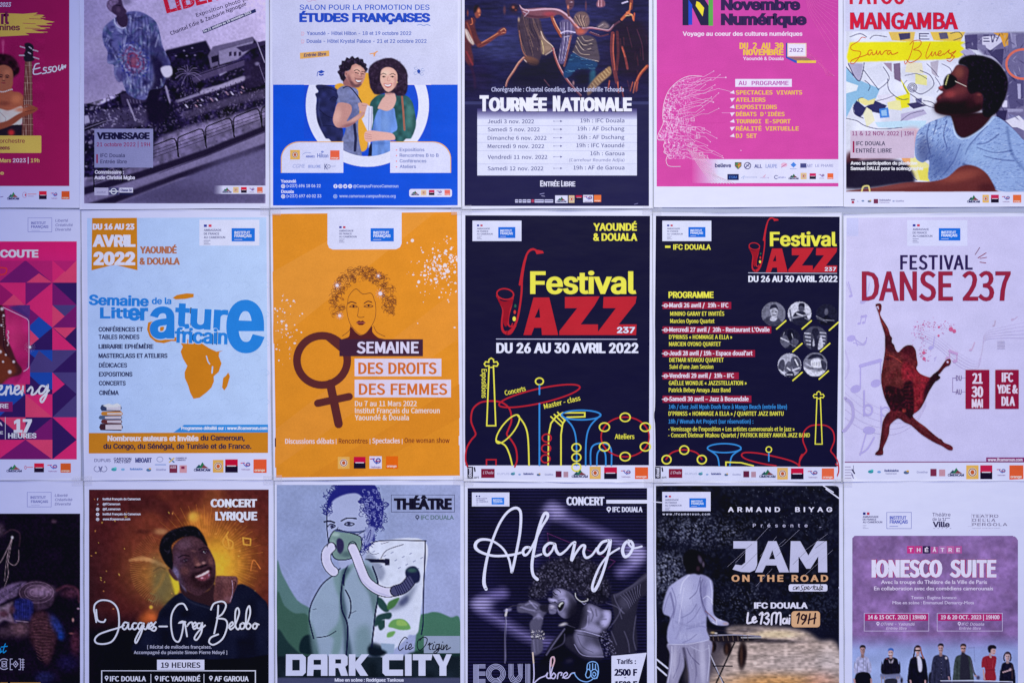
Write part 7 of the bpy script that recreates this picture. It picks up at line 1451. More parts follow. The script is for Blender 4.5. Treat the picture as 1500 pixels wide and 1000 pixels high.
# ---- masked figure theatre sheet
P = Poster('grey green theatre poster drawing of a figure breathing through a hose mask', [(402.5, 703.5), (679.5, 703), (681, 1090), (404, 1091)], (200, 202, 243), (390, 700, D), seed=15, h=.0017)
pc = P.pic(52, 32, 948, 1300, (138, 150, 200), 1.0)
U, V = pc.U, pc.V
pc.mix(np.clip((U-500)/500, 0, 1), (150, 158, 212)); pc.mix(np.clip((V-300)/500, 0, 1)*.35, (160, 166, 214)); pc.noise(24, .03); pc.noise(3, .03)
GR1, GR2, GR3, DKG = (104, 134, 140), (56, 88, 88), (30, 48, 58), (16, 26, 40)
pc.poly([(52, 420), (80, 470), (150, 590), (220, 640), (260, 740), (240, 870), (52, 870)], (84, 116, 122), 1, .8); pc.poly([(52, 570), (90, 620), (140, 656), (200, 664), (230, 760), (250, 1000), (52, 1000)], (58, 90, 84), 1, .8); pc.poly([(52, 740), (110, 800), (180, 860), (300, 900), (52, 1000)], (32, 52, 58), 1, 1); pc.poly([(165, 800), (190, 765), (225, 770), (250, 850), (170, 850)], (22, 36, 46), 1, 1)
pc.poly([(740, 700), (790, 656), (840, 652), (900, 676), (948, 696), (948, 1000), (740, 1000)], (66, 108, 96), 1, .8); pc.poly([(700, 850), (948, 840), (948, 1000), (600, 1000)], (28, 50, 52), 1, 1.5)
pc.poly([(52, 865), (948, 865), (948, 1300), (52, 1300)], (26, 34, 46), 1, 1.5, False); pc.noise(14, .2, pc.inside([(52, 865), (948, 865), (948, 1300), (52, 1300)], False)); pc.poly([(52, 970), (948, 970), (948, 1300), (52, 1300)], (78, 80, 122), .8, 1, False)
pc.lw = 1.45
# canister panel
can = [(475, 350), (500, 320), (550, 304), (775, 304), (770, 500), (750, 690), (730, 760), (640, 760), (560, 870), (530, 600), (540, 500), (470, 400)]
pc.poly(can, (200, 206, 238), 1, .7, part='filter_panel_drawing'); cm_ = pc.inside(can); pc.noise(6, .03, cm_)
pc.poly([(530, 600), (620, 560), (640, 580), (760, 470), (720, 600), (700, 760), (540, 860)], (200, 206, 240), 1, 1)
IK = (24, 26, 66)
for p_, wd_ in (([(475, 352), (500, 324), (550, 305), (660, 302), (782, 305)], 4), ([(777, 304), (774, 420), (768, 560), (766, 700), (758, 760)], 5), ([(560, 390), (590, 350), (670, 322)], 2.5), ([(490, 350), (520, 370), (550, 365)], 1.5), ([(600, 310), (560, 320)], 1.5)): pc.line(p_, wd_, IK, .85, .6, True)
for k in range(14): pc.line([(520+k*18, 360+(k*37 % 90)), (530+k*18, 354+(k*37 % 90))], 2.5, (90, 96, 150), .7, .6)
pc.poly([(500, 360), (530, 380), (580, 450), (560, 500), (520, 470), (470, 400)], (96, 104, 140), .6, 2); pc.poly([(580, 640), (640, 600), (720, 520), (740, 500), (700, 600), (640, 640)], (110, 118, 150), .8, 3); pc.poly([(650, 600), (690, 570), (690, 600), (660, 620)], (60, 66, 110), .8, 2)
pc.line([(478, 400), (540, 402), (595, 405)], 12, (26, 26, 54), 1, .7); pc.poly([(580, 390), (602, 392), (602, 422), (580, 424)], (30, 30, 60), 1, .6, False)
# body
bd = [(372, 440), (440, 400), (500, 400), (540, 470), (548, 560), (540, 640), (520, 740), (500, 860), (300, 860), (260, 860), (230, 780), (212, 680), (222, 620), (250, 560), (300, 490), (330, 460)]
pc.poly(bd, (140, 158, 190), 1, .8, part='person_drawing'); bm = pc.inside(bd)
pc.poly([(330, 470), (380, 440), (440, 410), (400, 470), (370, 560), (380, 680), (370, 800), (350, 860), (320, 860), (330, 780), (300, 760), (350, 700), (360, 600), (340, 540)], (110, 138, 150), .9, 2, clip=bm); pc.poly([(470, 420), (520, 450), (548, 540), (540, 700), (520, 640), (500, 560), (450, 480)], (92, 116, 130), .9, 2, clip=bm); pc.poly([(372, 450), (410, 440), (380, 500), (378, 560), (392, 640), (396, 720), (420, 860), (384, 860), (378, 720), (362, 620)], (56, 76, 96), .9, 2, clip=bm); pc.poly([(440, 740), (500, 720), (520, 860), (440, 860)], (108, 134, 150), .8, 4, clip=bm)
pc.poly([(212, 690), (240, 760), (260, 860), (230, 860), (214, 760)], (90, 116, 128), .9, 2); pc.poly([(560, 850), (500, 860), (515, 800), (590, 830)], DKG, .9, 2)
for p_, wd_ in (([(370, 430), (330, 470), (280, 510), (246, 560), (218, 620), (210, 680), (222, 740), (232, 780)], 5), ([(378, 470), (366, 560), (370, 640), (394, 700), (398, 760), (392, 860)], 6), ([(388, 545), (410, 590), (414, 640), (404, 680)], 5), ([(248, 776), (300, 768), (340, 745)], 3.5), ([(520, 430), (544, 500), (546, 580), (534, 650), (524, 740), (512, 850)], 6), ([(410, 660), (440, 645)], 2), ([(230, 640), (245, 636)], 2), ([(400, 420), (384, 460), (380, 520)], 5)): pc.line(p_, wd_, IK, .9, .6, True)
# seedling
for pts_, c_ in (([(544, 580), (570, 590), (600, 640), (580, 650), (548, 620)], (30, 60, 62)), ([(590, 630), (600, 600), (650, 580), (630, 620), (600, 640)], (62, 108, 62)), ([(540, 670), (600, 652), (614, 664), (604, 684), (570, 688), (550, 710), (530, 720)], (28, 56, 60)), ([(596, 720), (616, 690), (660, 684), (690, 700), (704, 732), (660, 738), (620, 728)], (96, 148, 84)), ([(588, 770), (596, 750), (630, 744), (620, 766), (600, 774)], (104, 156, 90)), ([(545, 700), (580, 690), (582, 720), (556, 740)], (30, 60, 60)), ([(640, 690), (670, 690), (690, 715), (640, 715)], (140, 178, 100))): pc.poly(pts_, c_, .95, .7)
pc.line([(584, 690), (584, 800)], 5, (200, 206, 236), .9); pc.poly([(560, 802), (628, 806), (622, 852), (566, 852)], (140, 160, 196), 1, .7, False); pc.poly([(500, 820), (560, 830), (590, 850), (550, 868), (510, 860)], DKG, 1, 1.5)
# head
hd = [(298, 180), (320, 110), (360, 80), (430, 70), (480, 100), (500, 180), (520, 240), (500, 310), (480, 400), (440, 400), (370, 440), (350, 400), (300, 300), (296, 240)]
pc.poly(hd, (156, 164, 212), 1, .7, part='person_drawing'); pc.blob(420, 330, 50, 40, (140, 160, 200), .5)
for p_, wd_ in (([(302, 130), (296, 190), (298, 250), (302, 290), (306, 320)], 4), ([(285, 212), (310, 208), (334, 216)], 6), ([(366, 208), (396, 194), (440, 196)], 5), ([(300, 236), (316, 222), (338, 232), (320, 244)], 4), ([(384, 222), (400, 214), (430, 222), (408, 232), (384, 226)], 4), ([(344, 250), (352, 238)], 2.5)): pc.line(p_, wd_, IK, .95, .6, True)
pc.blob(322, 234, 9, 8, IK, .95); pc.blob(404, 222, 9, 8, IK, .95)
mk = [(306, 310), (320, 270), (345, 250), (380, 258), (430, 272), (464, 290), (464, 340), (450, 370), (410, 392), (360, 398), (330, 385), (318, 350)]
pc.poly(mk, (112, 138, 144), 1, .6, part='breathing_mask_drawing'); mm = pc.inside(mk); pc.poly([(345, 300), (362, 292), (378, 310), (378, 345), (362, 368), (345, 345)], (46, 42, 84), 1, .7); pc.blob(340, 274, 20, 10, (160, 182, 190), .8, clip=mm); pc.blob(400, 370, 40, 16, (70, 92, 104), .8, clip=mm); pc.blob(325, 320, 10, 24, (150, 170, 180), .6, clip=mm)
pc.line(mk, 4, IK, .9, .6, True, True); pc.line([(340, 254), (400, 262), (450, 262), (500, 250), (528, 228)], 7, (70, 80, 130), .95, .7, True); pc.line([(344, 250), (430, 270), (460, 268), (520, 222)], 2.5, IK, .9, .6, True)
pc.lw = 1.0
hose1 = [(318, 335), (296, 360), (294, 400), (310, 436), (330, 455)]
pc.line(hose1, 50, IK, 1, .6, True); pc.line(hose1, 42, (196, 194, 234), 1, .6, True)
hose2 = [(422, 340), (440, 380), (462, 440), (490, 500), (540, 540), (590, 556), (630, 550)]
pc.line(hose2, 50, IK, 1, .6, True); pc.line(hose2, 42, (200, 196, 236), 1, .6, True); pc.line([(440, 440), (470, 500), (530, 550), (600, 575)], 6, (150, 150, 200), .6, 2, True)
hose3 = [(632, 548), (670, 535), (700, 505), (718, 470)]
pc.line(hose3, 56, IK, 1, .6, True); pc.line(hose3, 46, (66, 68, 110), 1, .6, True)
for k in range(9):
    t_ = k/8; x = 640+78*t_; y = 548-70*t_-14*math.sin(3.1*t_)*-1; pc.line([(x-12-6*t_, y-22+6*t_), (x+8, y+24)], 4, IK, .85, .6)
pc.poly([(680, 450), (700, 430), (730, 430), (750, 460), (748, 500), (724, 510), (712, 490), (700, 475), (684, 480)], (30, 34, 70), 1, .7); pc.blob(712, 448, 26, 12, (60, 96, 92), .8)
for x, y in ((318, 334), (422, 330)): pc.line([(x+20*math.cos(t), y+22*math.sin(t)) for t in np.linspace(3.2, 6.3, 10)], 5, IK, .9)
# hair in scribbled ink
pc.lw = 1.3
HB = (34, 36, 120)
hr = [(300, 150), (300, 110), (320, 70), (350, 42), (360, 32), (520, 32), (550, 80), (572, 130), (570, 190), (556, 240), (530, 230), (520, 290), (500, 320), (478, 350), (484, 300), (496, 260), (500, 200), (480, 150), (480, 110), (450, 76), (410, 74), (370, 84), (330, 106), (308, 140)]
pc.poly(hr, HB, 1, .7, part='curly_hair_drawing'); hm = pc.inside(hr)
rs = np.random.RandomState(9)
for k in range(230):
    i_ = rs.randint(0, 19); x, y = hr[i_]; x += rs.randn()*12; y += rs.randn()*12; r0 = rs.uniform(5, 11); a_ = rs.uniform(0, 6.28)
    pc.line([(x+r0*math.cos(a_+q), y+r0*math.sin(a_+q)) for q in np.linspace(0, 4, 8)], 2.6, HB, .9, .6)
for k in range(110):
    x, y = rs.uniform(470, 570), rs.uniform(60, 330); r0 = rs.uniform(5, 9); a_ = rs.uniform(0, 6.28)
    pc.line([(x+r0*math.cos(a_+q), y+r0*math.sin(a_+q)) for q in np.linspace(0, 3.4, 6)], 1.8, (140, 148, 212), .75, .6, clip=hm)
pc.poly([(482, 250), (500, 236), (530, 240), (522, 290), (500, 320), (484, 320)], (150, 158, 210), .8, 1); pc.line([(490, 300), (500, 270), (512, 250), (505, 290), (496, 310)], 3, HB, .9, .6, True)
pc.done('theatre_drawing')
P.frame(611, 81, 920, 164, 2.4, (40, 42, 80)); P.t('THÉÂTRE', 623, 907, 150, 50, (26, 24, 46), .12, 'G', name='title_lettering'); P.t('IFC DOUALA', 756, 916, 201, 21, (84, 108, 122), .05, 'G')
def pin(P, x, y, r0, c, c2): P.begin('map_pin_icon'); P.ell(x, y, r0, r0, c); P.poly([(x-r0*.85, y+r0*.4), (x+r0*.85, y+r0*.4), (x, y+r0*1.7)], c); P.ell(x, y, r0*.42, r0*.42, c2); P.end()
pin(P, 738, 188, 10, (70, 78, 110), (150, 158, 208))
P.rect(770, 768, 946, 852, (140, 152, 188), 'pale_band')
script(P, [[(690, 782), (676, 774), (656, 798), (646, 826), (654, 838), (670, 826)], [(684, 812), (680, 832), (690, 832)], [(690, 830), (708, 820), (706, 806), (696, 818), (700, 834), (718, 824)], [(764, 776), (742, 790), (738, 820), (752, 838), (778, 812), (786, 782), (766, 774), (750, 790)], [(790, 812), (800, 802), (796, 828), (804, 834)], [(796, 812), (812, 804)], [(818, 810), (812, 832), (822, 832)], [(842, 808), (830, 812), (828, 830), (840, 828), (846, 808), (842, 838), (826, 852), (820, 846), (850, 828)], [(858, 810), (854, 832), (864, 832)], [(868, 812), (864, 834), (880, 812), (884, 816), (880, 834), (900, 824)]], 4.5, (26, 26, 48))
P.ell(688, 800, 3, 3, (26, 26, 48), 'letter_dot'); P.ell(822, 798, 3, 3, (26, 26, 48), 'letter_dot'); P.ell(862, 798, 3, 3, (26, 26, 48), 'letter_dot')
DC = (196, 200, 238)
def block(P, rects, c, name='title_lettering'):
    P.begin(name)
    for q in rects: P.poly(q, c)
    P.end()
block(P, [[(97, 857), (178, 857), (194, 872), (194, 946), (178, 962), (96, 962)]], DC); P.rect(128, 884, 164, 936, (26, 34, 46), 'letter_counter')
block(P, [[(204, 872), (220, 857), (296, 857), (300, 872), (300, 962), (268, 962), (268, 932), (232, 932), (230, 962), (200, 962)]], DC); P.rect(232, 884, 268, 908, (26, 34, 46), 'letter_counter')
block(P, [[(306, 857), (384, 857), (398, 870), (398, 908), (386, 918), (400, 962), (366, 962), (352, 924), (338, 924), (338, 962), (306, 962)]], DC); P.rect(338, 882, 366, 902, (26, 34, 46), 'letter_counter')
block(P, [[(404, 857), (436, 857), (436, 894), (466, 857), (502, 857), (462, 906), (498, 962), (460, 962), (436, 924), (436, 962), (404, 962)]], DC)
block(P, [[(568, 872), (584, 857), (670, 857), (668, 886), (600, 886), (600, 932), (668, 932), (668, 962), (582, 962), (568, 948)]], DC)
block(P, [[(678, 857), (710, 857), (710, 962), (678, 962)]], DC)
block(P, [[(716, 857), (812, 857), (806, 886), (778, 886), (778, 962), (744, 962), (744, 886), (716, 886)]], DC)
block(P, [[(812, 857), (846, 857), (864, 894), (880, 857), (906, 857), (880, 916), (880, 962), (846, 962), (846, 916)]], DC)
P.t('Mise en scène : Rodriguez Tankoua', 335, 671, 990, 15, (206, 208, 240), .1); P.t('Avec la compagnie et ses invités', 335, 668, 1014, 13, (206, 208, 240), .08)

# ---- afro singer sheet
P = Poster('violet black concert poster with a curly-haired singer at a microphone', [(680.5, 705), (956.5, 706.5), (959, 1092), (682, 1091)], (209, 209, 245), (670, 700, D), seed=16, h=.0012)
pc = P.pic(50, 48, 926, 1300, (20, 18, 46), 1.0)
U, V = pc.U, pc.V
pc.noise(30, .2)
VI = (158, 144, 218)
pc.line([(460, 140), (520, 190), (700, 270), (880, 360)], 44, VI, .75, 16, True); pc.line([(880, 360), (860, 420), (800, 455)], 52, VI, .8, 14, True); pc.blob(470, 165, 60, 44, (180, 168, 232), .9); pc.blob(870, 375, 56, 44, (190, 178, 238), .9); pc.line([(440, 180), (400, 330), (380, 420)], 26, (70, 62, 130), .6, 14)
pc.line([(220, 560), (100, 615), (220, 700), (340, 770), (470, 810)], 46, VI, .75, 14, True); pc.blob(120, 612, 56, 36, (186, 174, 234), .9); pc.blob(200, 565, 46, 22, (130, 116, 190), .6); pc.line([(470, 800), (420, 840)], 30, (70, 64, 130), .5, 10)
pc.mix((.5+.5*np.sin(V*2*math.pi/15.5))*.5*np.ones_like(U), (10, 9, 30)); pc.mix((.5+.5*np.sin(V*2*math.pi/15.5+3.1))*.16*np.ones_like(U), (90, 86, 150))
pc.line([(440, 268), (770, 405), (735, 440)], 2.4, (110, 50, 110), .8); pc.line([(440, 268), (450, 390)], 2.4, (110, 50, 110), .7)
pc.crop(770, 810, 5.263)
BK = (13, 11, 28)
G = lambda v: tuple(min(235, q) for q in ((v*1.3+5)*.93, (v*1.3+4)*.9, (v*1.3+12)*1.12))
ar = [(655, 330), (720, 300), (820, 240), (935, 150), (935, 300), (880, 350), (860, 420), (850, 520), (860, 740), (770, 770), (680, 800), (640, 700), (680, 500)]
pc.poly(ar, G(30), 1, 1.2, part='person_photo'); am = pc.inside(ar); pc.line([(700, 320), (820, 250), (935, 170)], 26, G(76), .6, 6, clip=am); pc.blob(760, 380, 50, 60, G(60), .7, clip=am)
for k in range(8): pc.line([(730+k*22, 320-k*12), (780+k*14, 370-k*10), (800+k*12, 420-k*14)], 3.5, G(110), .5, 1, True, clip=am)
for p_ in ([(680, 320), (700, 380), (750, 460)], [(620, 380), (700, 410), (760, 460)], [(740, 420), (700, 500), (640, 580)], [(760, 600), (790, 680), (800, 760)], [(850, 480), (830, 640), (850, 740)], [(720, 430), (740, 500)], [(660, 600), (700, 700)]): pc.line(p_, 6, G(96), .55, 2, True)
ch = [(430, 440), (480, 385), (540, 400), (600, 430), (655, 440), (660, 500), (640, 560), (600, 620), (560, 650), (600, 800), (520, 870), (400, 850), (180, 760), (150, 770), (200, 680), (280, 600), (350, 560), (400, 580)]
pc.poly(ch, G(30), 1, 1, part='person_photo'); chm = pc.inside(ch)
pc.poly([(470, 400), (520, 395), (590, 450), (560, 520), (500, 540), (470, 480)], G(120), .9, 3, clip=chm); pc.poly([(590, 440), (650, 440), (660, 500), (630, 560), (590, 570), (570, 520), (600, 490)], G(150), .95, 2.5, clip=chm); pc.poly([(440, 560), (500, 530), (570, 560), (590, 600), (540, 620), (460, 600)], G(128), .9, 2.5, clip=chm); pc.poly([(430, 410), (466, 400), (480, 470), (460, 560), (420, 570)], G(58), .9, 2, clip=chm)
for q, w_, v in (([(500, 420), (520, 470), (505, 520)], 8, 60), ([(540, 430), (548, 480)], 9, 66), ([(570, 510), (620, 505)], 9, 84), ([(480, 440), (500, 450)], 10, 160), ([(560, 560), (600, 550)], 7, 96), ([(430, 580), (470, 560), (480, 480)], 4, 150)): pc.line(q, w_, G(v), .75, 2, True, clip=chm)
pc.poly([(376, 590), (460, 596), (580, 636), (604, 700), (596, 790), (520, 790), (440, 770), (384, 690)], G(66), 1, 1, clip=chm); pc.poly([(390, 600), (440, 610), (450, 680), (420, 730), (388, 680)], G(108), .8, 3, clip=chm); pc.poly([(450, 720), (520, 700), (580, 730), (560, 775), (480, 775)], G(126), .75, 4, clip=chm); pc.poly([(520, 640), (590, 660), (596, 720), (540, 700)], G(40), .8, 3, clip=chm)
for q, w_, v in (([(376, 590), (460, 602), (590, 640)], 6, 150), ([(400, 620), (500, 640), (600, 664)], 4, 30), ([(376, 700), (440, 782), (600, 794)], 7, 120), ([(400, 640), (440, 720), (520, 760)], 3, 40)): pc.line(q, w_, G(v), .8, 1, True)
pc.poly([(150, 780), (260, 640), (310, 560), (380, 560), (370, 620), (310, 640), (300, 700), (420, 800), (520, 870), (120, 870)], BK, .9, 2); pc.line([(160, 780), (220, 690), (300, 580)], 9, G(110), .7, 2, True); pc.line([(200, 740), (290, 690), (300, 620)], 6, G(90), .6, 2, True); pc.poly([(250, 556), (300, 530), (330, 540), (290, 556)], G(190), .8, 1); pc.line([(300, 540), (350, 560), (380, 570)], 6, G(130), .7, 1)
pc.poly([(280, 880), (310, 830), (350, 815), (370, 860), (330, 880)], G(60), .8, 3)
pc.scatter(190, (575, 600, 700, 800), [G(120), G(30), G(90), G(20)], (2, 4), .8, pc.inside([(570, 620), (620, 590), (700, 780), (620, 800)]), 5, asp=(1, 3))
hand = [(0, 380), (40, 356), (90, 375), (130, 400), (170, 400), (165, 450), (140, 480), (130, 540), (120, 570), (125, 640), (130, 750), (50, 780), (44, 640), (30, 540), (60, 490), (20, 460), (-60, 450), (-60, 390)]
pc.poly(hand, G(66), 1, 1.0, part='person_photo'); hm = pc.inside(hand)
for p_, c_ in (([(0, 395), (50, 380), (90, 400)], 120), ([(-40, 410), (20, 430), (70, 440)], 130), ([(30, 365), (60, 400), (80, 420)], 140), ([(70, 450), (120, 440), (160, 430)], 90), ([(60, 500), (100, 480), (130, 500)], 110), ([(60, 660), (70, 760)], 100), ([(90, 660), (96, 750)], 80)): pc.line(p_, 11, G(c_), .6, 2, True, clip=hm)
pc.blob(100, 480, 20, 24, G(118), .7, clip=hm); pc.scatter(70, (40, 590, 150, 660), [G(190), G(20)], (2, 4), .8, None, 3, asp=(1, 3)); pc.line([(40, 650), (90, 655), (150, 640)], 5, G(40), .9)
pc.poly([(110, 400), (180, 395), (180, 450), (120, 440)], G(24), 1, 1)
pc.poly([(176, 400), (190, 388), (222, 388), (236, 402), (240, 440), (228, 462), (192, 464), (176, 446)], G(92), 1, .6, part='microphone_photo'); pc.blob(204, 410, 18, 12, G(170), .8); pc.line([(176, 398), (174, 426), (180, 458)], 6, G(36), .95)
for k in range(5): pc.line([(182, 400+k*13), (236, 396+k*13)], 2, G(44), .6, .6); pc.line([(186+k*11, 390), (184+k*11, 462)], 2, G(44), .5, .6)
hr = [(30, 340), (20, 290), (50, 230), (80, 150), (130, 90), (200, 50), (300, 30), (380, 20), (460, 40), (540, 80), (600, 160), (640, 220), (656, 300), (620, 370), (560, 390), (500, 370), (440, 330), (380, 290), (300, 280), (220, 260), (170, 290), (150, 340), (80, 350)]
pc.poly(hr, G(24), 1, 3, part='person_photo'); hm = blur(pc.inside(hr), 2.0); pc.scatter(1500, (20, 20, 660, 400), [G(70), G(10), G(44), G(96), G(8)], (3, 7), .6, hm, 17, asp=(1, 1.8)); pc.blob(300, 320, 90, 40, G(14), .5, clip=hm); pc.blob(560, 330, 90, 60, G(12), .6, clip=hm)
fc = [(210, 284), (250, 268), (310, 282), (360, 316), (392, 380), (384, 450), (340, 490), (300, 500), (262, 476), (240, 440), (236, 400), (206, 388), (184, 376), (170, 350), (184, 340), (204, 346), (212, 320)]
pc.poly(fc, G(70), 1, .7, part='person_photo'); fm = pc.inside(fc)
pc.poly([(226, 290), (270, 276), (310, 300), (290, 330), (250, 330), (230, 316)], G(136), .85, 2, clip=fm); pc.poly([(250, 336), (300, 330), (330, 360), (310, 420), (296, 372), (262, 362)], G(146), .85, 2.2, clip=fm); pc.poly([(176, 352), (206, 346), (240, 356), (248, 370), (206, 372)], G(150), .9, 1.2, clip=fm); pc.poly([(244, 440), (266, 452), (300, 440), (310, 480), (280, 490)], G(104), .8, 2, clip=fm); pc.poly([(330, 330), (392, 380), (384, 460), (330, 495), (320, 440), (344, 390)], G(28), .85, 3, clip=fm)
pc.line([(214, 296), (226, 312), (244, 318)], 7, G(14), .95, .8, True); pc.line([(210, 316), (222, 328)], 5, G(16), .9, .7); pc.line([(176, 334), (196, 330), (206, 320)], 5, G(18), .9, .7, True); pc.line([(240, 276), (262, 288), (268, 300)], 6, G(24), .85, .8, True); pc.line([(206, 374), (232, 380), (248, 392)], 5, G(34), .8, .9, True); pc.blob(226, 372, 7, 4, G(12), .9); pc.line([(248, 362), (280, 352), (300, 352)], 5, G(50), .7, 1, True)
pc.poly([(248, 404), (264, 378), (284, 368), (298, 378), (294, 404), (278, 432), (262, 442), (250, 428)], G(10), 1, .6); pc.poly([(254, 404), (268, 382), (286, 374), (290, 382), (272, 394), (262, 412)], G(225), 1, .5); pc.line([(246, 430), (258, 450), (280, 442), (300, 410), (304, 380)], 6, G(104), .85, .8, True)
pc.poly([(380, 380), (440, 370), (450, 480), (400, 580), (330, 560), (320, 500)], G(16), .9, 3)
pc.line([(382, 305), (390, 340), (430, 370), (474, 362), (480, 350)], 6, G(190), .9, .8, True); pc.line([(430, 372), (450, 392), (466, 382)], 5, G(140), .8)
pc.poly([(0, 850), (935, 800), (935, 1100), (0, 1100)], (12, 12, 32), .9, 3, False)
pc.crop(670, 700, D)
pc.line([(310, 622), (270, 622), (245, 640), (240, 665)], 6, G(40), .9, 1, True); pc.line([(241, 640), (236, 670)], 10, G(190), .8); pc.line([(238, 670), (232, 760), (232, 900)], 5, G(90), .8, 1); pc.line([(240, 690), (236, 890)], 2, G(150), .5)
pc.poly([(230, 640), (262, 634), (262, 644), (232, 652)], G(140), .7, 1)
pc.done('singer_photo')
P.rect(71, 69, 254, 137, (205, 206, 244), 'logo_box'); P.begin('embassy_logo'); P.rect(91, 84, 98, 91, (40, 40, 110)); P.rect(104, 84, 111, 91, (40, 40, 110)); [P.t(s_, 92, 92+(54, 42, 58)[k], 101+k*8, 5.5, (90, 90, 150), .06) for k, s_ in enumerate(('AMBASSADE', 'DE FRANCE', 'AU CAMEROUN'))]; [P.line([(92, 122+k*5), (102, 122+k*5)], 1, (120, 120, 170)) for k in range(3)]; P.end(); insti(P, 167, 94, 229, 128, c=(50, 120, 226))
WT = (212, 212, 246)
P.t('CONCERT', 532, 718, 130, 38, WT, .085, 'N'); P.rect(727, 105, 926, 123, WT, 'white_bar'); P.t('IFC DOUALA', 757, 903, 164, 24, WT, .1, 'N'); pin(P, 739, 149, 11, WT, (30, 24, 60))
script(P, [[(140, 540, 1.2), (130, 510, 1.3), (134, 450, 1.1), (150, 370, 1.0), (176, 290, .9), (206, 220, .9), (240, 170, .9), (275, 146, 1.0), (300, 150, 1.0), (310, 180, 1.0), (306, 260, 1.0), (290, 350, 1.0), (268, 450, 1.0), (262, 440, .8), (250, 390, .8), (220, 340, .8), (170, 305, .8), (120, 298, 1.0), (92, 314, 1.2), (90, 340, 1.2), (120, 362, 1.0), (180, 378, .9), (260, 374, .9), (310, 362, .8)],
  [(352, 336, .9), (332, 338, 1.0), (320, 356, 1.0), (328, 374, 1.0), (346, 364, .8), (372, 320, .9), (410, 240, .9), (440, 190, 1.0), (436, 170, 1.2), (420, 180, 1.1), (396, 250, 1.1), (376, 340, 1.1), (364, 420, 1.1), (370, 470, 1.1), (390, 492, 1.2)], [(380, 380, .8), (410, 370, .7)],
  [(470, 318, .9), (448, 316, 1.0), (426, 336, 1.1), (424, 362, 1.1), (440, 374, 1.0), (462, 352, .8), (476, 320, .8), (482, 350, 1.1), (500, 370, 1.0), (530, 350, .8), (556, 320, .8), (572, 310, .8)],
  [(574, 312, 1.0), (566, 350, 1.1), (558, 396, 1.2), (574, 370, .9), (604, 330, .9), (622, 330, 1.0), (616, 360, 1.0), (628, 386, 1.0), (656, 374, .8), (680, 340, .8)],
  [(738, 302, 1.0), (706, 312, 1.0), (684, 346, 1.0), (694, 366, 1.0), (720, 350, .8), (742, 310, .8), (748, 306, .9), (738, 360, 1.0), (716, 440, 1.0), (690, 510, 1.1), (668, 546, 1.2), (658, 530, 1.0), (672, 480, .9), (700, 420, .8), (740, 372, .7), (790, 340, .7)],
  [(836, 304, 1.0), (816, 320, 1.1), (806, 354, 1.2), (818, 382, 1.1), (842, 368, 1.0), (858, 330, 1.0), (846, 306, .9), (836, 320, .8), (860, 340, .7), (900, 332, .7)]], 13, (216, 216, 248), n=8)
P.begin('title_lettering')
SL = (168, 168, 214)
for k in range(5):
    o = k*5.6
    P.line([(140, 910+0), (80+o, 910), (80+o, 996)], .1, SL) if False else None
    P.line([(80+o, 908), (80+o, 1010)], 3.6, SL)
for yy in (912, 948, 984):
    for k in range(4): P.line([(106, yy+k*5.4-4), (136, yy+k*5.4-4)], 3, SL)
for k in range(4): P.ring(188, 952, 46-k*7, 46-k*7, 3.4, SL)
P.line([(196, 972), (216, 1000)], 4, SL)
for k in range(4): P.line([(252+k*6.5, 906), (252+k*6.5, 970-k*4), (262+k*5, 990-k*7), (285, 998-k*7), (306-k*5, 990-k*7), (316-k*5, 970-k*4), (316-k*6.5, 906)], 3.4, SL)
for k in range(4): P.line([(334+k*6.4, 906), (334+k*6.4, 1002)], 3.4, SL)
P.end()
script(P, [[(368, 850), (372, 900), (374, 960), (370, 1000)], [(372, 1000), (400, 975), (430, 962), (440, 948), (436, 968), (450, 974), (468, 950)], [(456, 975), (452, 930), (456, 880), (470, 870), (474, 890), (462, 930), (456, 965), (470, 976), (480, 960), (470, 948)], [(488, 976), (494, 950), (510, 948), (506, 960)], [(514, 972), (536, 958), (532, 946), (518, 956), (520, 972), (540, 972), (556, 952), (572, 948)]], 6, (196, 190, 236))
P.line([(368, 850), (372, 900)], 7, (216, 196, 190), 'neon_line', sm=True); P.line([(456, 915), (458, 880), (468, 870), (474, 888), (466, 915)], 7, (210, 170, 190), 'neon_line', sm=True)
script(P, [[(556, 952), (570, 950), (580, 966), (600, 984), (630, 992), (652, 984), (668, 972)], [(632, 930), (636, 905), (652, 894), (674, 896), (686, 912), (688, 950), (680, 975)], [(646, 905), (646, 930)], [(660, 902), (660, 930)], [(674, 906), (674, 930)], [(628, 950), (636, 930), (650, 940), (648, 965), (634, 972), (626, 960), (628, 948)], [(652, 940), (668, 930), (684, 942), (682, 966), (668, 976), (654, 964), (652, 942)], [(660, 950), (668, 944), (676, 954), (668, 964), (660, 956)]], 4.5, (130, 176, 244), name='neon_headphones')
P.poly([(752, 866), (924, 850), (880, 1010), (752, 1010)], (212, 212, 246), 'price_box'); P.t('Tarifs :', 778, 872, 904, 22, (30, 26, 70), .11, 'N'); P.t('2500 F', 766, 878, 961, 30, (26, 24, 64), .11, 'N'); P.t('-', 814, 824, 980, 20, (26, 24, 64), .08); P.t('1500 F', 768, 878, 1020, 30, (26, 24, 64), .11, 'N')

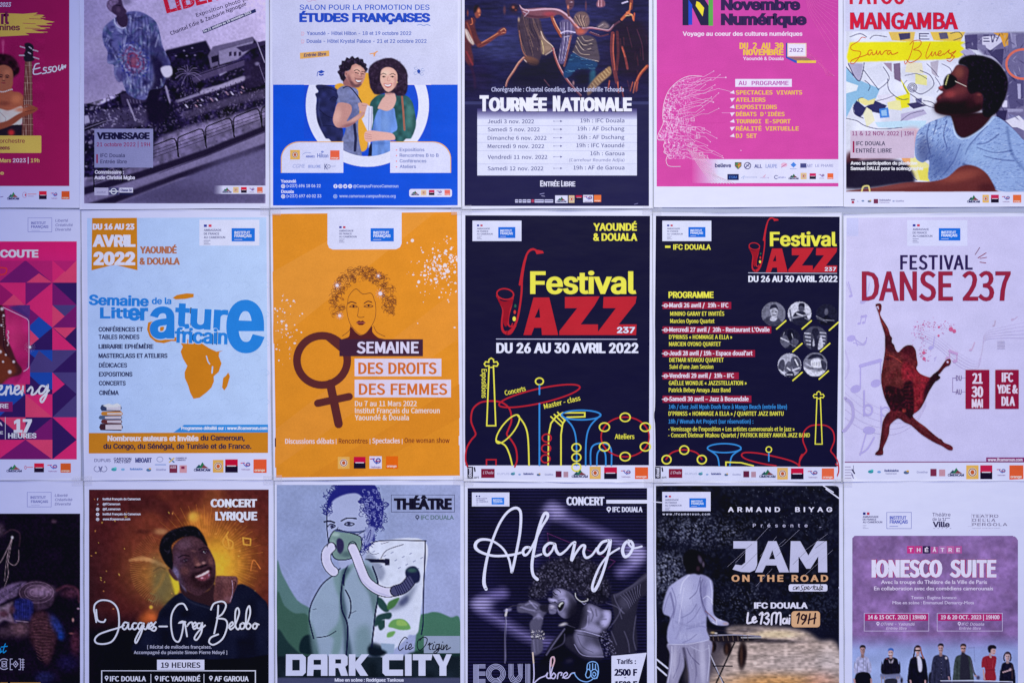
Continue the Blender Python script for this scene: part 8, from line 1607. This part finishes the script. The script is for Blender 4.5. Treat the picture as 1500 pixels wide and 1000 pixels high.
# ---- balafon player sheet
P = Poster('concert poster of a musician in white seen from behind at a xylophone', [(957.5, 707), (1234, 706.5), (1236, 1091), (960, 1092)], (209, 208, 245), (945, 700, D), seed=17, h=.0018)
pc = P.pic(52, 36, 946, 1300, (18, 18, 34), 1.0)
U, V = pc.U, pc.V
pc.noise(26, .35); pc.scatter(2600, (52, 36, 946, 700), [(30, 32, 50), (8, 8, 20), (44, 46, 66), (22, 24, 40)], (3, 8), .5, None, 2)
lf = np.exp(-(((U-250)/240)**2+((V-260)/70)**2)); pc.scatter(900, (60, 170, 520, 380), [(104, 108, 138), (140, 142, 176), (60, 62, 90)], (2, 4), .7, lf, 5); lf = np.exp(-(((U-100)/90)**2+((V-460)/110)**2)); pc.scatter(700, (52, 350, 210, 640), [(150, 152, 184), (90, 92, 122), (60, 62, 88)], (2, 4.5), .8, lf, 6)
lf = np.exp(-(((U-480)/150)**2+((V-600)/90)**2)); pc.scatter(500, (340, 500, 700, 730), [(80, 84, 112), (110, 112, 142), (50, 52, 74)], (2, 4), .6, lf, 7); lf = np.exp(-(((U-860)/100)**2+((V-620)/110)**2)); pc.scatter(400, (740, 500, 946, 760), [(56, 60, 84), (36, 38, 60)], (2, 4), .7, lf, 8); lf = np.exp(-(((U-880)/60)**2+((V-220)/90)**2)); pc.scatter(200, (800, 60, 946, 400), [(56, 58, 80)], (2, 4), .6, lf, 9)
pc.scatter(160, (400, 40, 900, 300), [(90, 92, 120), (50, 52, 74)], (1, 2.4), .7, None, 10)
rd = [(400, 730), (560, 722), (700, 730), (790, 750), (850, 790), (946, 840), (946, 1300), (300, 1300), (330, 900), (420, 800)]
pc.poly(rd, (176, 154, 152), 1, 3); rm = blur(pc.inside(rd), 2); pc.blob(640, 760, 120, 20, (226, 200, 166), .8, clip=rm); pc.blob(700, 900, 200, 60, (188, 168, 170), .8, clip=rm); pc.blob(640, 1000, 260, 50, (196, 138, 84), .85, clip=rm); pc.blob(900, 900, 70, 80, (196, 180, 186), .7, clip=rm); pc.blob(480, 740, 80, 14, (60, 54, 66), .6, clip=rm); pc.blob(560, 790, 200, 12, (40, 34, 44), .85, 2, clip=rm); pc.blob(860, 1000, 80, 60, (170, 120, 110), .6, clip=rm)
pc.noise(14, .12, rm, cy=4); pc.noise(5, .12, rm, cy=2); pc.noise(5, .12, rm)
pc.poly([(200, 720), (330, 760), (400, 860), (330, 960), (200, 1000)], (84, 74, 86), .9, 6); pc.poly([(52, 800), (130, 780), (200, 900), (110, 1100), (52, 1100)], (24, 22, 36), .9, 3)
pc.line([(48, 876), (110, 926)], 8, (206, 206, 240), .9, .8); pc.line([(48, 912), (104, 960)], 8, (206, 206, 240), .9, .8)
# xylophone stand
pc.line([(330, 900), (390, 1010)], 7, (30, 26, 40), .95); pc.line([(318, 860), (380, 1000)], 5, (190, 186, 214), .8); pc.line([(436, 800), (345, 1000)], 8, (26, 22, 34), .95); pc.line([(332, 914), (424, 916)], 6, (34, 30, 46), .95)
for x, y, rx, ry in ((334, 820, 14, 28), (402, 830, 22, 36), (474, 860, 23, 72)): pc.blob(x, y, rx, ry, (26, 18, 24), .97, p=3, rot=3); pc.blob(x-5, y+4, rx*.35, ry*.7, (84, 56, 48), .6)
pc.poly([(312, 764), (400, 760), (564, 768), (566, 782), (420, 800), (316, 794)], (34, 28, 38), 1, .8, False, part='xylophone_photo'); pc.line([(316, 766), (430, 762), (562, 770)], 5, (150, 146, 176), .9); pc.line([(470, 776), (566, 776)], 5, (196, 190, 206), .8)
for k in range(8): pc.line([(330+k*24, 766), (334+k*24, 790)], 4, (96, 80, 76), .7)
pc.blob(330, 752, 12, 6, (200, 170, 130), .8); pc.blob(345, 755, 8, 5, (220, 210, 220), .8); pc.line([(318, 740), (500, 745)], 3, (50, 40, 50), .8)
# man
tr = [(118, 800), (312, 786), (318, 880), (312, 1000), (320, 1100), (214, 1100), (212, 960), (192, 860), (190, 920), (160, 1000), (150, 1100), (90, 1100), (110, 960), (120, 860)]
pc.poly(tr, (146, 140, 178), 1, .8, part='person_photo'); tm = pc.inside(tr); pc.blob(140, 900, 14, 90, (190, 184, 218), .7, 4, clip=tm); pc.blob(280, 900, 16, 120, (196, 190, 224), .7, -2, clip=tm); pc.line([(188, 830), (200, 900), (210, 1000)], 14, (70, 64, 96), .8, 3, True, clip=tm); pc.line([(240, 840), (250, 960)], 8, (110, 104, 140), .6, 3, clip=tm)
sh = [(200, 472), (232, 462), (280, 470), (318, 490), (332, 530), (330, 640), (350, 680), (400, 700), (402, 716), (350, 716), (320, 700), (300, 670), (300, 740), (312, 786), (240, 800), (160, 808), (112, 802), (108, 740), (122, 680), (90, 660), (86, 620), (110, 540), (140, 510), (170, 490)]
pc.poly(sh, (158, 156, 204), 1, .8, part='person_photo'); sm_ = pc.inside(sh); pc.blob(190, 560, 50, 90, (186, 184, 226), .8, clip=sm_); pc.blob(290, 560, 20, 90, (120, 116, 166), .8, -4, clip=sm_); pc.blob(310, 600, 16, 60, (180, 178, 222), .8, clip=sm_); pc.line([(270, 500), (276, 600), (300, 670)], 7, (96, 92, 140), .7, 2, True, clip=sm_); pc.line([(124, 560), (140, 640), (122, 690)], 8, (100, 96, 146), .7, 2, True, clip=sm_); pc.line([(150, 700), (220, 720), (290, 700)], 10, (130, 128, 176), .5, 3, True, clip=sm_); pc.blob(220, 770, 70, 20, (176, 174, 216), .6, clip=sm_); pc.line([(170, 620), (180, 700), (150, 780)], 8, (130, 126, 174), .5, 3, True, clip=sm_); pc.blob(352, 690, 30, 14, (190, 186, 224), .7, 30, clip=sm_)
pc.crop(960, 800, 5.0)
for q, w_, c_, a_ in (([(250, 205), (200, 260), (180, 340)], 9, (206, 204, 240), .7), ([(330, 220), (320, 260), (300, 330), (250, 380)], 6, (96, 92, 140), .75), ([(345, 240), (326, 320), (350, 420), (384, 500)], 6, (84, 80, 128), .85), ([(400, 250), (414, 330), (412, 390)], 8, (196, 194, 234), .7), ([(110, 330), (80, 400), (60, 480)], 6, (120, 116, 164), .7), ([(120, 300), (150, 400), (130, 520)], 7, (112, 108, 158), .6), ([(210, 300), (190, 420), (170, 560)], 6, (206, 202, 240), .6), ([(300, 420), (260, 480), (190, 520)], 8, (120, 118, 166), .7), ([(330, 440), (280, 520), (230, 560)], 5, (112, 108, 156), .7), ([(95, 712), (240, 712), (390, 680)], 4, (206, 204, 238), .8), ([(230, 600), (330, 580), (390, 600)], 10, (130, 128, 178), .6), ([(350, 380), (380, 360), (420, 400)], 5, (214, 212, 244), .7), ([(366, 470), (400, 500), (440, 540)], 9, (120, 90, 110), .7), ([(410, 400), (440, 460), (480, 540)], 7, (210, 208, 240), .8), ([(300, 640), (250, 680), (200, 700)], 6, (110, 106, 156), .6), ([(230, 740), (260, 800), (320, 860)], 6, (84, 78, 118), .7), ([(120, 730), (116, 850), (90, 990)], 8, (196, 192, 226), .7), ([(260, 730), (330, 760), (390, 740)], 7, (180, 176, 212), .6), ([(280, 820), (300, 900), (290, 990)], 8, (112, 106, 148), .6), ([(390, 720), (396, 820), (380, 980)], 7, (200, 196, 228), .6), ([(180, 780), (170, 860), (130, 960)], 6, (104, 98, 140), .6)): pc.line(q, w_, c_, a_, 1.2, True, clip=np.clip(sm_+tm, 0, 1))
for k in range(60):
    x, y = rs.uniform(90, 400), rs.uniform(210, 1000); pc.line([(x, y), (x+rs.uniform(-14, 14), y+rs.uniform(20, 60))], rs.uniform(3, 6), [(196, 194, 232), (124, 120, 168)][k % 2], .28, 1.2, clip=np.clip(sm_+tm, 0, 1))
pc.crop(945, 700, D)
pc.blob(392, 708, 14, 7, (170, 150, 166), .9); pc.line([(330, 700), (350, 712), (346, 690)], 5, (210, 206, 236), .7)
hd = [(196, 440), (184, 400), (196, 360), (232, 346), (268, 362), (286, 395), (290, 430), (276, 460), (262, 470), (240, 464), (210, 466)]
pc.poly(hd, (14, 10, 18), 1, 1, part='person_photo'); pc.blob(268, 396, 10, 22, (96, 86, 120), .7, -20); pc.blob(284, 420, 6, 14, (120, 108, 140), .6); pc.blob(258, 440, 10, 14, (60, 44, 60), .8)
# white rounded corners of the printed picture
pc.done('road_photo')
P.begin('white_corner_stroke'); P.line([(868, 36), (918, 68)], 5, (214, 212, 246)); P.line([(882, 52), (946, 98)], 6, (214, 212, 246)); P.end()
for a_, b_, c_ in ((0, 0, 0),): P.poly([(930, 36), (946, 36), (946, 52), (942, 42)], (209, 208, 245), 'corner_patch')
P.line([(945, 530), (952, 560)], 4, (200, 198, 240)); P.line([(34, 114), (80, 118)], 5, (214, 212, 246))
P.rect(83, 66, 319, 160, (206, 205, 244), 'logo_box'); embassy(P, 97, 84, 80); insti(P, 215, 97, 297, 142); P.t('www.ifcameroun.com', 84, 316, 179, 10, (206, 205, 240), .08, ls=.35)
P.t('ARMAND  BIYAG', 404, 912, 163, 22, (216, 212, 244), .11, ls=.55); P.t('Présente', 525, 792, 238, 17, (180, 176, 214), .06, ls=1.1)
for x in (854,): P.line([(x-4, 238), (x+4, 238)], 3, (150, 146, 186))
LJ = (186, 184, 224)
P.begin('title_lettering')
P.poly([(430, 306), (546, 306), (546, 420), (536, 446), (510, 458), (470, 456), (426, 444), (440, 420), (470, 424), (488, 410), (490, 342), (430, 342)], LJ)
P.poly([(600, 306), (640, 306), (702, 458), (654, 458), (640, 424), (588, 424), (572, 458), (536, 458)], LJ)
P.poly([(710, 306), (756, 306), (796, 376), (838, 306), (886, 306), (888, 458), (844, 458), (844, 380), (806, 440), (786, 440), (748, 380), (748, 458), (704, 458)], LJ)
P.end(); P.poly([(604, 394), (620, 350), (634, 394)], (22, 20, 34), 'letter_counter')
P.begin('scratch_lines')
for x0, y0, x1, y1 in ((400, 432, 500, 340), (440, 412, 600, 240), (560, 380, 640, 285), (610, 360, 686, 296), (664, 332, 752, 250), (740, 380, 890, 270), (770, 480, 914, 350), (540, 526, 620, 440), (560, 430, 660, 330), (780, 410, 880, 330)): P.line([(x0, y0), (x1, y1)], 3, (170, 166, 206), taper=True)
for x0, y0, x1, y1 in ((470, 440, 560, 350), (640, 380, 700, 320), (720, 420, 800, 340), (830, 340, 886, 300), (450, 380, 520, 320)): P.line([(x0, y0), (x1, y1)], 4.5, (24, 22, 38), taper=True)
P.end()
P.t('ON THE ROAD', 421, 892, 502, 30, (206, 156, 124), .1, ls=.3, name='title_lettering'); P.rect(700, 516, 889, 551, (206, 204, 240), 'caption_box', r=10)
script(P, [[(736, 528), (724, 530), (722, 542), (732, 540), (740, 530), (738, 542)], [(740, 542), (744, 530), (750, 528), (750, 542)], [(772, 522), (762, 524), (764, 534), (770, 540), (758, 546)], [(778, 528), (772, 556)], [(776, 532), (786, 528), (784, 540), (776, 540)], [(790, 538), (800, 532), (796, 526), (790, 534), (796, 542), (806, 536), (812, 528)], [(824, 520), (818, 542)], [(814, 528), (830, 527)], [(836, 528), (826, 530), (826, 542), (836, 540), (840, 528), (840, 542), (848, 538)], [(856, 518), (848, 542), (856, 542), (866, 530), (860, 526), (856, 538), (866, 542)]], 3.2, (34, 28, 50))
P.t('IFC DOUALA', 531, 792, 633, 27, (218, 214, 244), .1)
script(P, [[(502, 656), (498, 690), (500, 706), (522, 700)], [(522, 690), (538, 684), (534, 674), (524, 684), (530, 702), (544, 696)], [(558, 664), (572, 656), (564, 708)], [(580, 664), (596, 656), (602, 668), (590, 680), (604, 690), (594, 710), (580, 702)], [(616, 712), (620, 664), (640, 658), (638, 704), (644, 664), (660, 658), (660, 712)], [(686, 684), (674, 686), (672, 704), (686, 704), (692, 684), (692, 706)], [(704, 682), (702, 708)]], 9, (222, 216, 244)); P.ell(705, 668, 4, 4, (222, 216, 244), 'letter_dot')
P.rect(713, 647, 853, 726, (206, 158, 124), 'caption_box', r=16); P.rect(717, 651, 849, 722, (210, 164, 132), 'caption_box', r=14)
script(P, [[(740, 668), (752, 658), (744, 706)], [(784, 672), (770, 664), (762, 682), (776, 688), (786, 668), (782, 690), (766, 710)], [(804, 660), (796, 708)], [(830, 658), (824, 708)], [(796, 690), (832, 680)]], 8, (44, 26, 40))

# ---- lavender theatre sheet
P = Poster('lavender theatre poster with a row of seven actors and two date boxes', [(1235.5, 704.5), (1513, 704), (1515, 1091), (1237, 1092)], (208, 207, 241), (1220, 700, 3.332), seed=18, h=.0013)
P.begin('embassy_logo'); P.rect(146, 166, 159, 178, (40, 44, 120)); P.rect(165, 166, 178, 178, (180, 50, 80)); [P.t(s_, 145, (222, 211, 240)[k], 192+k*13, 9, (74, 70, 120), .08) for k, s_ in enumerate(('AMBASSADE', 'DE FRANCE', 'AU CAMEROUN'))]; [P.line([(145, 230+k*7), (145+(18, 14, 28)[k], 230+k*7)], 1.5, (120, 116, 160)) for k in range(3)]; P.end()
insti(P, 262, 166, 382, 245, framed=True)
P.begin('theatre_logo'); P.t('Théâtre', 484, 573, 185, 17, (84, 76, 120), .02); P.t('de la', 485, 527, 207, 16, (84, 76, 120), .02); P.line([(532, 194), (540, 194), (536, 206), (548, 206), (548, 194), (560, 194), (570, 194)], 2.5, (84, 76, 120)); P.t('Ville', 487, 569, 237, 25, (46, 40, 84), .1); [P.line([(490+k*20, 244), (496+k*20, 244)], 2, (110, 104, 150)) for k in range(5)]; P.end()
P.begin('theatre_logo'); P.t('TEATRO', 678, 806, 191, 14, (96, 84, 120), .03, ls=.1); P.t('DELLA', 680, 792, 211, 14, (96, 84, 120), .03, ls=.2); P.t('PERGOLA', 680, 850, 232, 14, (96, 84, 120), .03, ls=.1); [P.line([(676+k*22, 172), (676+k*22, 232)], 1.2, (150, 140, 180)) for k in range(6)]; P.t('FONDAZIONE TEATRO DELLA TOSCANA', 678, 816, 245, 4, (140, 130, 170), .02); P.line([(658, 234), (678, 234)], 1, (150, 140, 180)); P.end()
pc = P.pic(94, 280, 902, 1300, (132, 100, 158), 1.0)
U, V = pc.U, pc.V
pc.noise(26, .14); pc.noise(10, .09); pc.noise(4, .06)
pc.scatter(260, (94, 280, 902, 800), [(112, 84, 132), (150, 118, 176), (126, 92, 140)], (5, 16), .3, None, 3)
pc.mix(np.clip((V-760)/80, 0, 1), (140, 150, 206)); pc.mix(np.clip((V-800)/120, 0, 1)*.8, (158, 172, 222)); pc.noise(14, .06)
pc.crop(1240, 935, 5.769)
def man(x, y, w_, cc, legs, skin, hc, top=150, bot=390, neck=None):
    bd = [(x-w_*.3, top), (x-w_*.8, top+16), (x-w_, top+60), (x-w_*1.12, bot-110), (x-w_*1.05, bot), (x+w_*1.05, bot), (x+w_*1.12, bot-110), (x+w_, top+60), (x+w_*.8, top+16), (x+w_*.3, top)]
    pc.poly(bd, cc, 1, .5, part='person_photo'); m_ = pc.inside(bd); dk = tuple(v*.55 for v in cc); lt = tuple(min(240, v*1.3+14) for v in cc)
    pc.line([(x-w_*.66, top+60), (x-w_*.7, bot)], 5, dk, .7, .8, clip=m_); pc.line([(x+w_*.66, top+60), (x+w_*.7, bot)], 5, dk, .7, .8, clip=m_); pc.line([(x+w_*.1, top+8), (x+w_*.05, bot)], 3, dk, .6, .7, clip=m_); pc.line([(x-w_*.9, top+60), (x-w_, bot-60)], 5, lt, .5, .8, clip=m_); pc.noise(3, .14, m_)
    pc.poly([(x-9, y+22), (x+9, y+22), (x+12, top+10), (x-12, top+10)], tuple(v*.8 for v in skin), 1, .5)
    pc.poly([(x-21, y-16), (x-14, y-32), (x+12, y-32), (x+22, y-14), (x+18, y+14), (x+8, y+34), (x-6, y+34), (x-18, y+14)], skin, 1, .5, part='person_photo')
    pc.blob(x+12, y+4, 8, 24, tuple(v*.7 for v in skin), .7); pc.line([(x-11, y-7), (x-4, y-7)], 3.4, (50, 34, 48), .9, .5); pc.line([(x+5, y-7), (x+12, y-7)], 3.4, (50, 34, 48), .9, .5); pc.line([(x, y-4), (x+1, y+8)], 2.4, tuple(v*.7 for v in skin), .8, .5); pc.line([(x-6, y+18), (x+7, y+18)], 3, (120, 62, 78), .9, .5)
    pc.poly([(x-23, y-10), (x-22, y-32), (x-8, y-44), (x+12, y-43), (x+25, y-30), (x+24, y-8), (x+16, y-22), (x-10, y-24), (x-19, y-18)], hc, 1, .5)
pc.poly([(110, 300), (190, 298), (198, 390), (76, 390), (84, 300)], (22, 20, 32), 1, .5)
man(134, 96, 62, (166, 164, 206), 0, (166, 128, 134), (40, 34, 44), 146, 296); pc.poly([(84, 292), (190, 290), (200, 390), (78, 390)], (20, 19, 32), 1, .5); pc.line([(62, 340), (70, 375)], 16, (170, 130, 140), .9, .7); pc.line([(206, 340), (208, 375)], 16, (170, 130, 140), .9, .7); pc.line([(96, 180), (90, 290)], 4, (124, 120, 166), .7, .7); pc.line([(160, 180), (166, 280)], 4, (124, 120, 166), .7, .7)
man(372, 122, 68, (24, 22, 38), 0, (186, 150, 158), (60, 96, 180), 156, 300); pc.blob(372, 126, 18, 9, (206, 184, 196), .7); pc.blob(358, 140, 7, 4, (40, 30, 40), .9); pc.poly([(352, 165), (372, 195), (396, 165), (388, 200), (364, 205)], (190, 178, 200), .95, .6); pc.line([(372, 190), (374, 240)], 7, (20, 18, 30), 1); pc.blob(338, 166, 8, 5, (190, 90, 110), .7)
pc.poly([(284, 296), (340, 300), (400, 296), (448, 296), (452, 330), (400, 345), (360, 330), (300, 340)], (110, 112, 150), .95, .7); [pc.line([(x, 320), (x+2, 390)], 9, (150, 130, 140), .85, .7) for x in (294, 318, 424, 440)]; pc.poly([(330, 340), (420, 340), (416, 390), (330, 390)], (30, 28, 40), .9, .6); pc.blob(464, 350, 12, 26, (30, 20, 34), .9)
man(600, 98, 72, (22, 20, 36), 0, (196, 160, 164), (54, 36, 46), 150, 390); pc.poly([(596, 150), (618, 150), (636, 200), (634, 270), (610, 276), (600, 220)], (206, 202, 228), 1, .6); pc.line([(576, 74), (570, 120), (562, 160)], 13, (50, 32, 42), 1, .7, True); pc.line([(622, 74), (632, 120), (648, 160)], 14, (140, 94, 100), 1, .7, True); pc.line([(584, 97), (616, 97)], 13, (16, 12, 26), 1, .6); pc.line([(594, 118), (606, 118)], 4, (190, 50, 80), 1); pc.line([(538, 350), (542, 370)], 14, (180, 140, 150), .9); pc.line([(664, 352), (664, 370)], 14, (180, 140, 150), .9)
pc.poly([(698, 290), (760, 280), (790, 300), (790, 390), (700, 390)], (22, 20, 34), 1, .8)
man(794, 82, 72, (46, 46, 72), 0, (182, 142, 148), (38, 34, 48), 134, 390); pc.line([(780, 98), (806, 98)], 4, (90, 60, 72), .7); pc.blob(840, 160, 11, 13, (200, 190, 208), .95); [pc.blob(800, 170+k*26, 2.5, 2.5, (120, 120, 150), .8) for k in range(6)]; pc.line([(862, 320), (866, 340)], 13, (170, 134, 146), .9)
man(984, 84, 74, (60, 68, 72), 0, (186, 140, 140), (54, 42, 50), 134, 390); pc.poly([(966, 130), (1004, 130), (1030, 180), (1040, 390), (962, 390)], (40, 38, 54), .95, .7); pc.line([(966, 82), (1006, 82)], 4, (30, 24, 36), .95); pc.blob(984, 106, 14, 6, (120, 84, 90), .7); pc.line([(1050, 180), (1070, 270), (1090, 310)], 16, (76, 74, 90), .9, .7, True); pc.blob(1088, 310, 12, 9, (180, 140, 150), .9); pc.blob(1110, 326, 16, 18, (50, 36, 60), .8)
pc.line([(1078, 70), (1080, 190)], 3, (90, 90, 130), .8); pc.line([(1030, 74), (1080, 72)], 3, (90, 90, 130), .7)
pc.poly([(1172, 146), (1220, 142), (1262, 152), (1262, 200), (1252, 260), (1258, 352), (1160, 352), (1170, 280), (1162, 240), (1140, 240), (1144, 170)], (142, 36, 52), 1, .5, part='person_photo'); pc.line([(1170, 262), (1256, 260)], 4, (96, 20, 36), .8); pc.line([(1180, 170), (1190, 240)], 4, (104, 24, 40), .7); pc.line([(1236, 180), (1232, 240)], 4, (180, 70, 84), .7); pc.line([(1154, 260), (1158, 300), (1164, 340)], 14, (182, 144, 150), .95, .7, True); pc.line([(1210, 130), (1216, 150)], 18, (176, 136, 142), 1, .6)
pc.poly([(1212, 92), (1232, 80), (1256, 88), (1258, 110), (1246, 134), (1222, 130), (1210, 112)], (190, 150, 154), 1, .5, part='person_photo'); pc.poly([(1194, 100), (1192, 72), (1208, 54), (1240, 52), (1262, 66), (1260, 84), (1230, 82), (1218, 96), (1214, 118), (1200, 114)], (30, 24, 36), 1, .5); pc.line([(1240, 100), (1250, 100)], 3, (50, 34, 48), .9); pc.line([(1240, 120), (1250, 120)], 3, (130, 60, 76), .9)
man(1358, 152, 56, (26, 24, 44), 0, (190, 156, 164), (60, 46, 62), 196, 390); pc.line([(1334, 128), (1326, 160), (1334, 184)], 12, (62, 48, 62), 1, .6, True); pc.line([(1382, 128), (1388, 160), (1380, 184)], 12, (62, 48, 62), 1, .6, True); pc.line([(1320, 280), (1360, 268), (1396, 256)], 12, (176, 144, 158), .9, .7, True); pc.blob(1384, 256, 14, 12, (190, 158, 170), .9); pc.line([(1396, 220), (1398, 330)], 14, (60, 44, 52), .8)
pc.line([(795, 352), (1080, 350), (1400, 362)], 8, (206, 208, 238), .95, .7); pc.poly([(800, 358), (1400, 366), (1400, 400), (800, 400)], (66, 62, 92), .9, .8, False)
pc.crop(1220, 700, 3.332)
rr = 22
cx0, cx1 = 94+rr, 900-rr
kp = np.ones_like(U)
m1 = (U < cx0) & (V < 280+rr); kp[m1] = np.clip(rr-np.hypot(U-cx0, V-(280+rr))+1, 0, 1)[m1]
m2 = (U > cx1) & (V < 284+rr); kp[m2] = np.clip(rr-np.hypot(U-cx1, V-(284+rr))+1, 0, 1)[m2]
pc.done('stage_photo', keep=kp)
for k, (ch_, c_) in enumerate(zip('THÉÂTRE', ((196, 52, 130), (186, 60, 130), (46, 30, 74), (176, 80, 150), (170, 110, 176), (186, 96, 160), (172, 80, 150)))):
    x = 360+k*(38.6 if k else 38); P.begin('letter_tile'); P.rect(x+1, 330 if k != 3 else 334, x+37, 366, c_); P.t(ch_, x+10, x+28, 358, 18, (226, 208, 234), .12); P.end()
P.t('IONESCO', 188, 533, 479, 78, (220, 212, 242), .1, 'N', name='title_lettering', outline=(.045, (170, 40, 100))); P.t('SUITE', 571, 797, 479, 78, (220, 212, 242), .1, 'N', name='title_lettering', outline=(.045, (170, 40, 100)))
WT = (206, 190, 226)
P.t('Avec la troupe du Théâtre de la Ville de Paris', 234, 751, 514, 18, (216, 202, 232), .045, 'G'); P.t('En collaboration avec des comédiens camerounais', 200, 781, 545, 18, (216, 202, 232), .045, 'G'); P.t('Textes : Eugène Ionesco', 380, 602, 588, 15, WT, .035, 'G'); P.t('Mise en scène : Emmanuel Demarcy-Mota', 290, 688, 613, 15, WT, .045, 'G')
for x0, x1, s1, s2 in ((152, 467, '14 & 15 OCT. 2023 | 19H00', 'OTHNI - Yaoundé'), (508, 826, '19 & 20 OCT. 2023 | 19H00', 'IFC Douala')):
    P.frame(x0, 657, x1, 744, 2.4, (200, 186, 222)); P.rect(x0+4, 661, x1-3, 694, (176, 36, 110), 'date_band'); P.t(s1, x0+18, x1-14, 686, 19, (224, 206, 234), .08, 'N')
    P.t(s2, (232 if x0 < 200 else 627), (397 if x0 < 200 else 736), 717, 14, WT, .03, sh=.2); P.t('Entrée libre', x0+107, x0+206 if x0 < 200 else x0+212, 737, 13, WT, .03, sh=.2); pin(P, x0+67 if x0 < 200 else x0+108, 707, 8, WT, (120, 90, 140))
# ================================================================ wall behind the sheets
def grid_wall():
    x0, x1, z0, z1 = -2.6, 2.6, 0.0, 3.0
    n = 24; V = []; F = []
    for j in range(n+1):
        for i in range(n+1): V.append((x0+(x1-x0)*i/n, .0, z0+(z1-z0)*j/n))
    for j in range(n):
        for i in range(n): a = j*(n+1)+i; F.append((a, a+1, a+n+2, a+n+1))
    k = len(V); V += [(x0, .15, z0), (x1, .15, z0), (x1, .15, z1), (x0, .15, z1)]
    F += [(k, k+3, k+2, k+1), (0, k, k+1, n), (n, k+1, k+2, len(V)-5), (len(V)-5, k+2, k+3, n*(n+1)), (n*(n+1), k+3, k, 0)]
    me = bpy.data.meshes.new('wall'); me.from_pydata(V, [], F); me.materials.append(WALLM)
    o = bpy.data.objects.new('wall', me); C.objects.link(o); o['kind'] = 'structure'; o['label'] = 'pale painted wall seen in the narrow gaps between the posters'
grid_wall()
# ================================================================ clear tape on some corners (each strip lies across two or more sheets)
def tape(x, y, wd, ht, rot, label):
    V = []; F = []; ca, sa = math.cos(R(rot)), math.sin(R(rot)); nx, ny = 8, 4
    for th in (0, 1):
        for j in range(ny+1):
            for i in range(nx+1):
                u, v = (i/nx-.5)*wd, (j/ny-.5)*ht
                V.append(W(x+u*ca-v*sa, y+u*sa+v*ca, .0038+.0002*math.sin(i*1.7+j)-th*.00006))
    n = nx+1; K = n*(ny+1)
    for j in range(ny):
        for i in range(nx): a = j*n+i; F.append((a, a+n, a+n+1, a+1)); F.append((K+a, K+a+1, K+a+n+1, K+a+n))
    me = bpy.data.meshes.new('tape_strip'); me.from_pydata(V, [], F); me.materials.append(TAPE)
    o = bpy.data.objects.new('tape_strip', me); C.objects.link(o)
    o['label'] = label; o['category'] = 'tape'; o['group'] = 'tape strips joining the posters'
for a in ((397, 309, 30, 13, 2, 'clear tape strip between the blue study fair poster and the orange poster'), (676, 308, 30, 13, -3, 'clear tape strip where the orange poster, dance tour poster and jazz poster meet'),
          (955, 309, 28, 12, 4, 'clear tape strip above the gap between the two black jazz posters'), (400, 702, 28, 13, -2, 'clear tape strip at the lower left corner of the orange poster'),
          (679, 704, 30, 13, 3, 'clear tape strip at the lower right corner of the orange poster'), (957, 706, 28, 12, -4, 'clear tape strip below the gap between the two black jazz posters'),
          (1234, 706, 28, 12, 2, 'clear tape strip at the lower left corner of the lilac dance poster'), (121, 704, 30, 13, -3, 'clear tape strip at the lower left corner of the literature poster')):
    tape(*a)
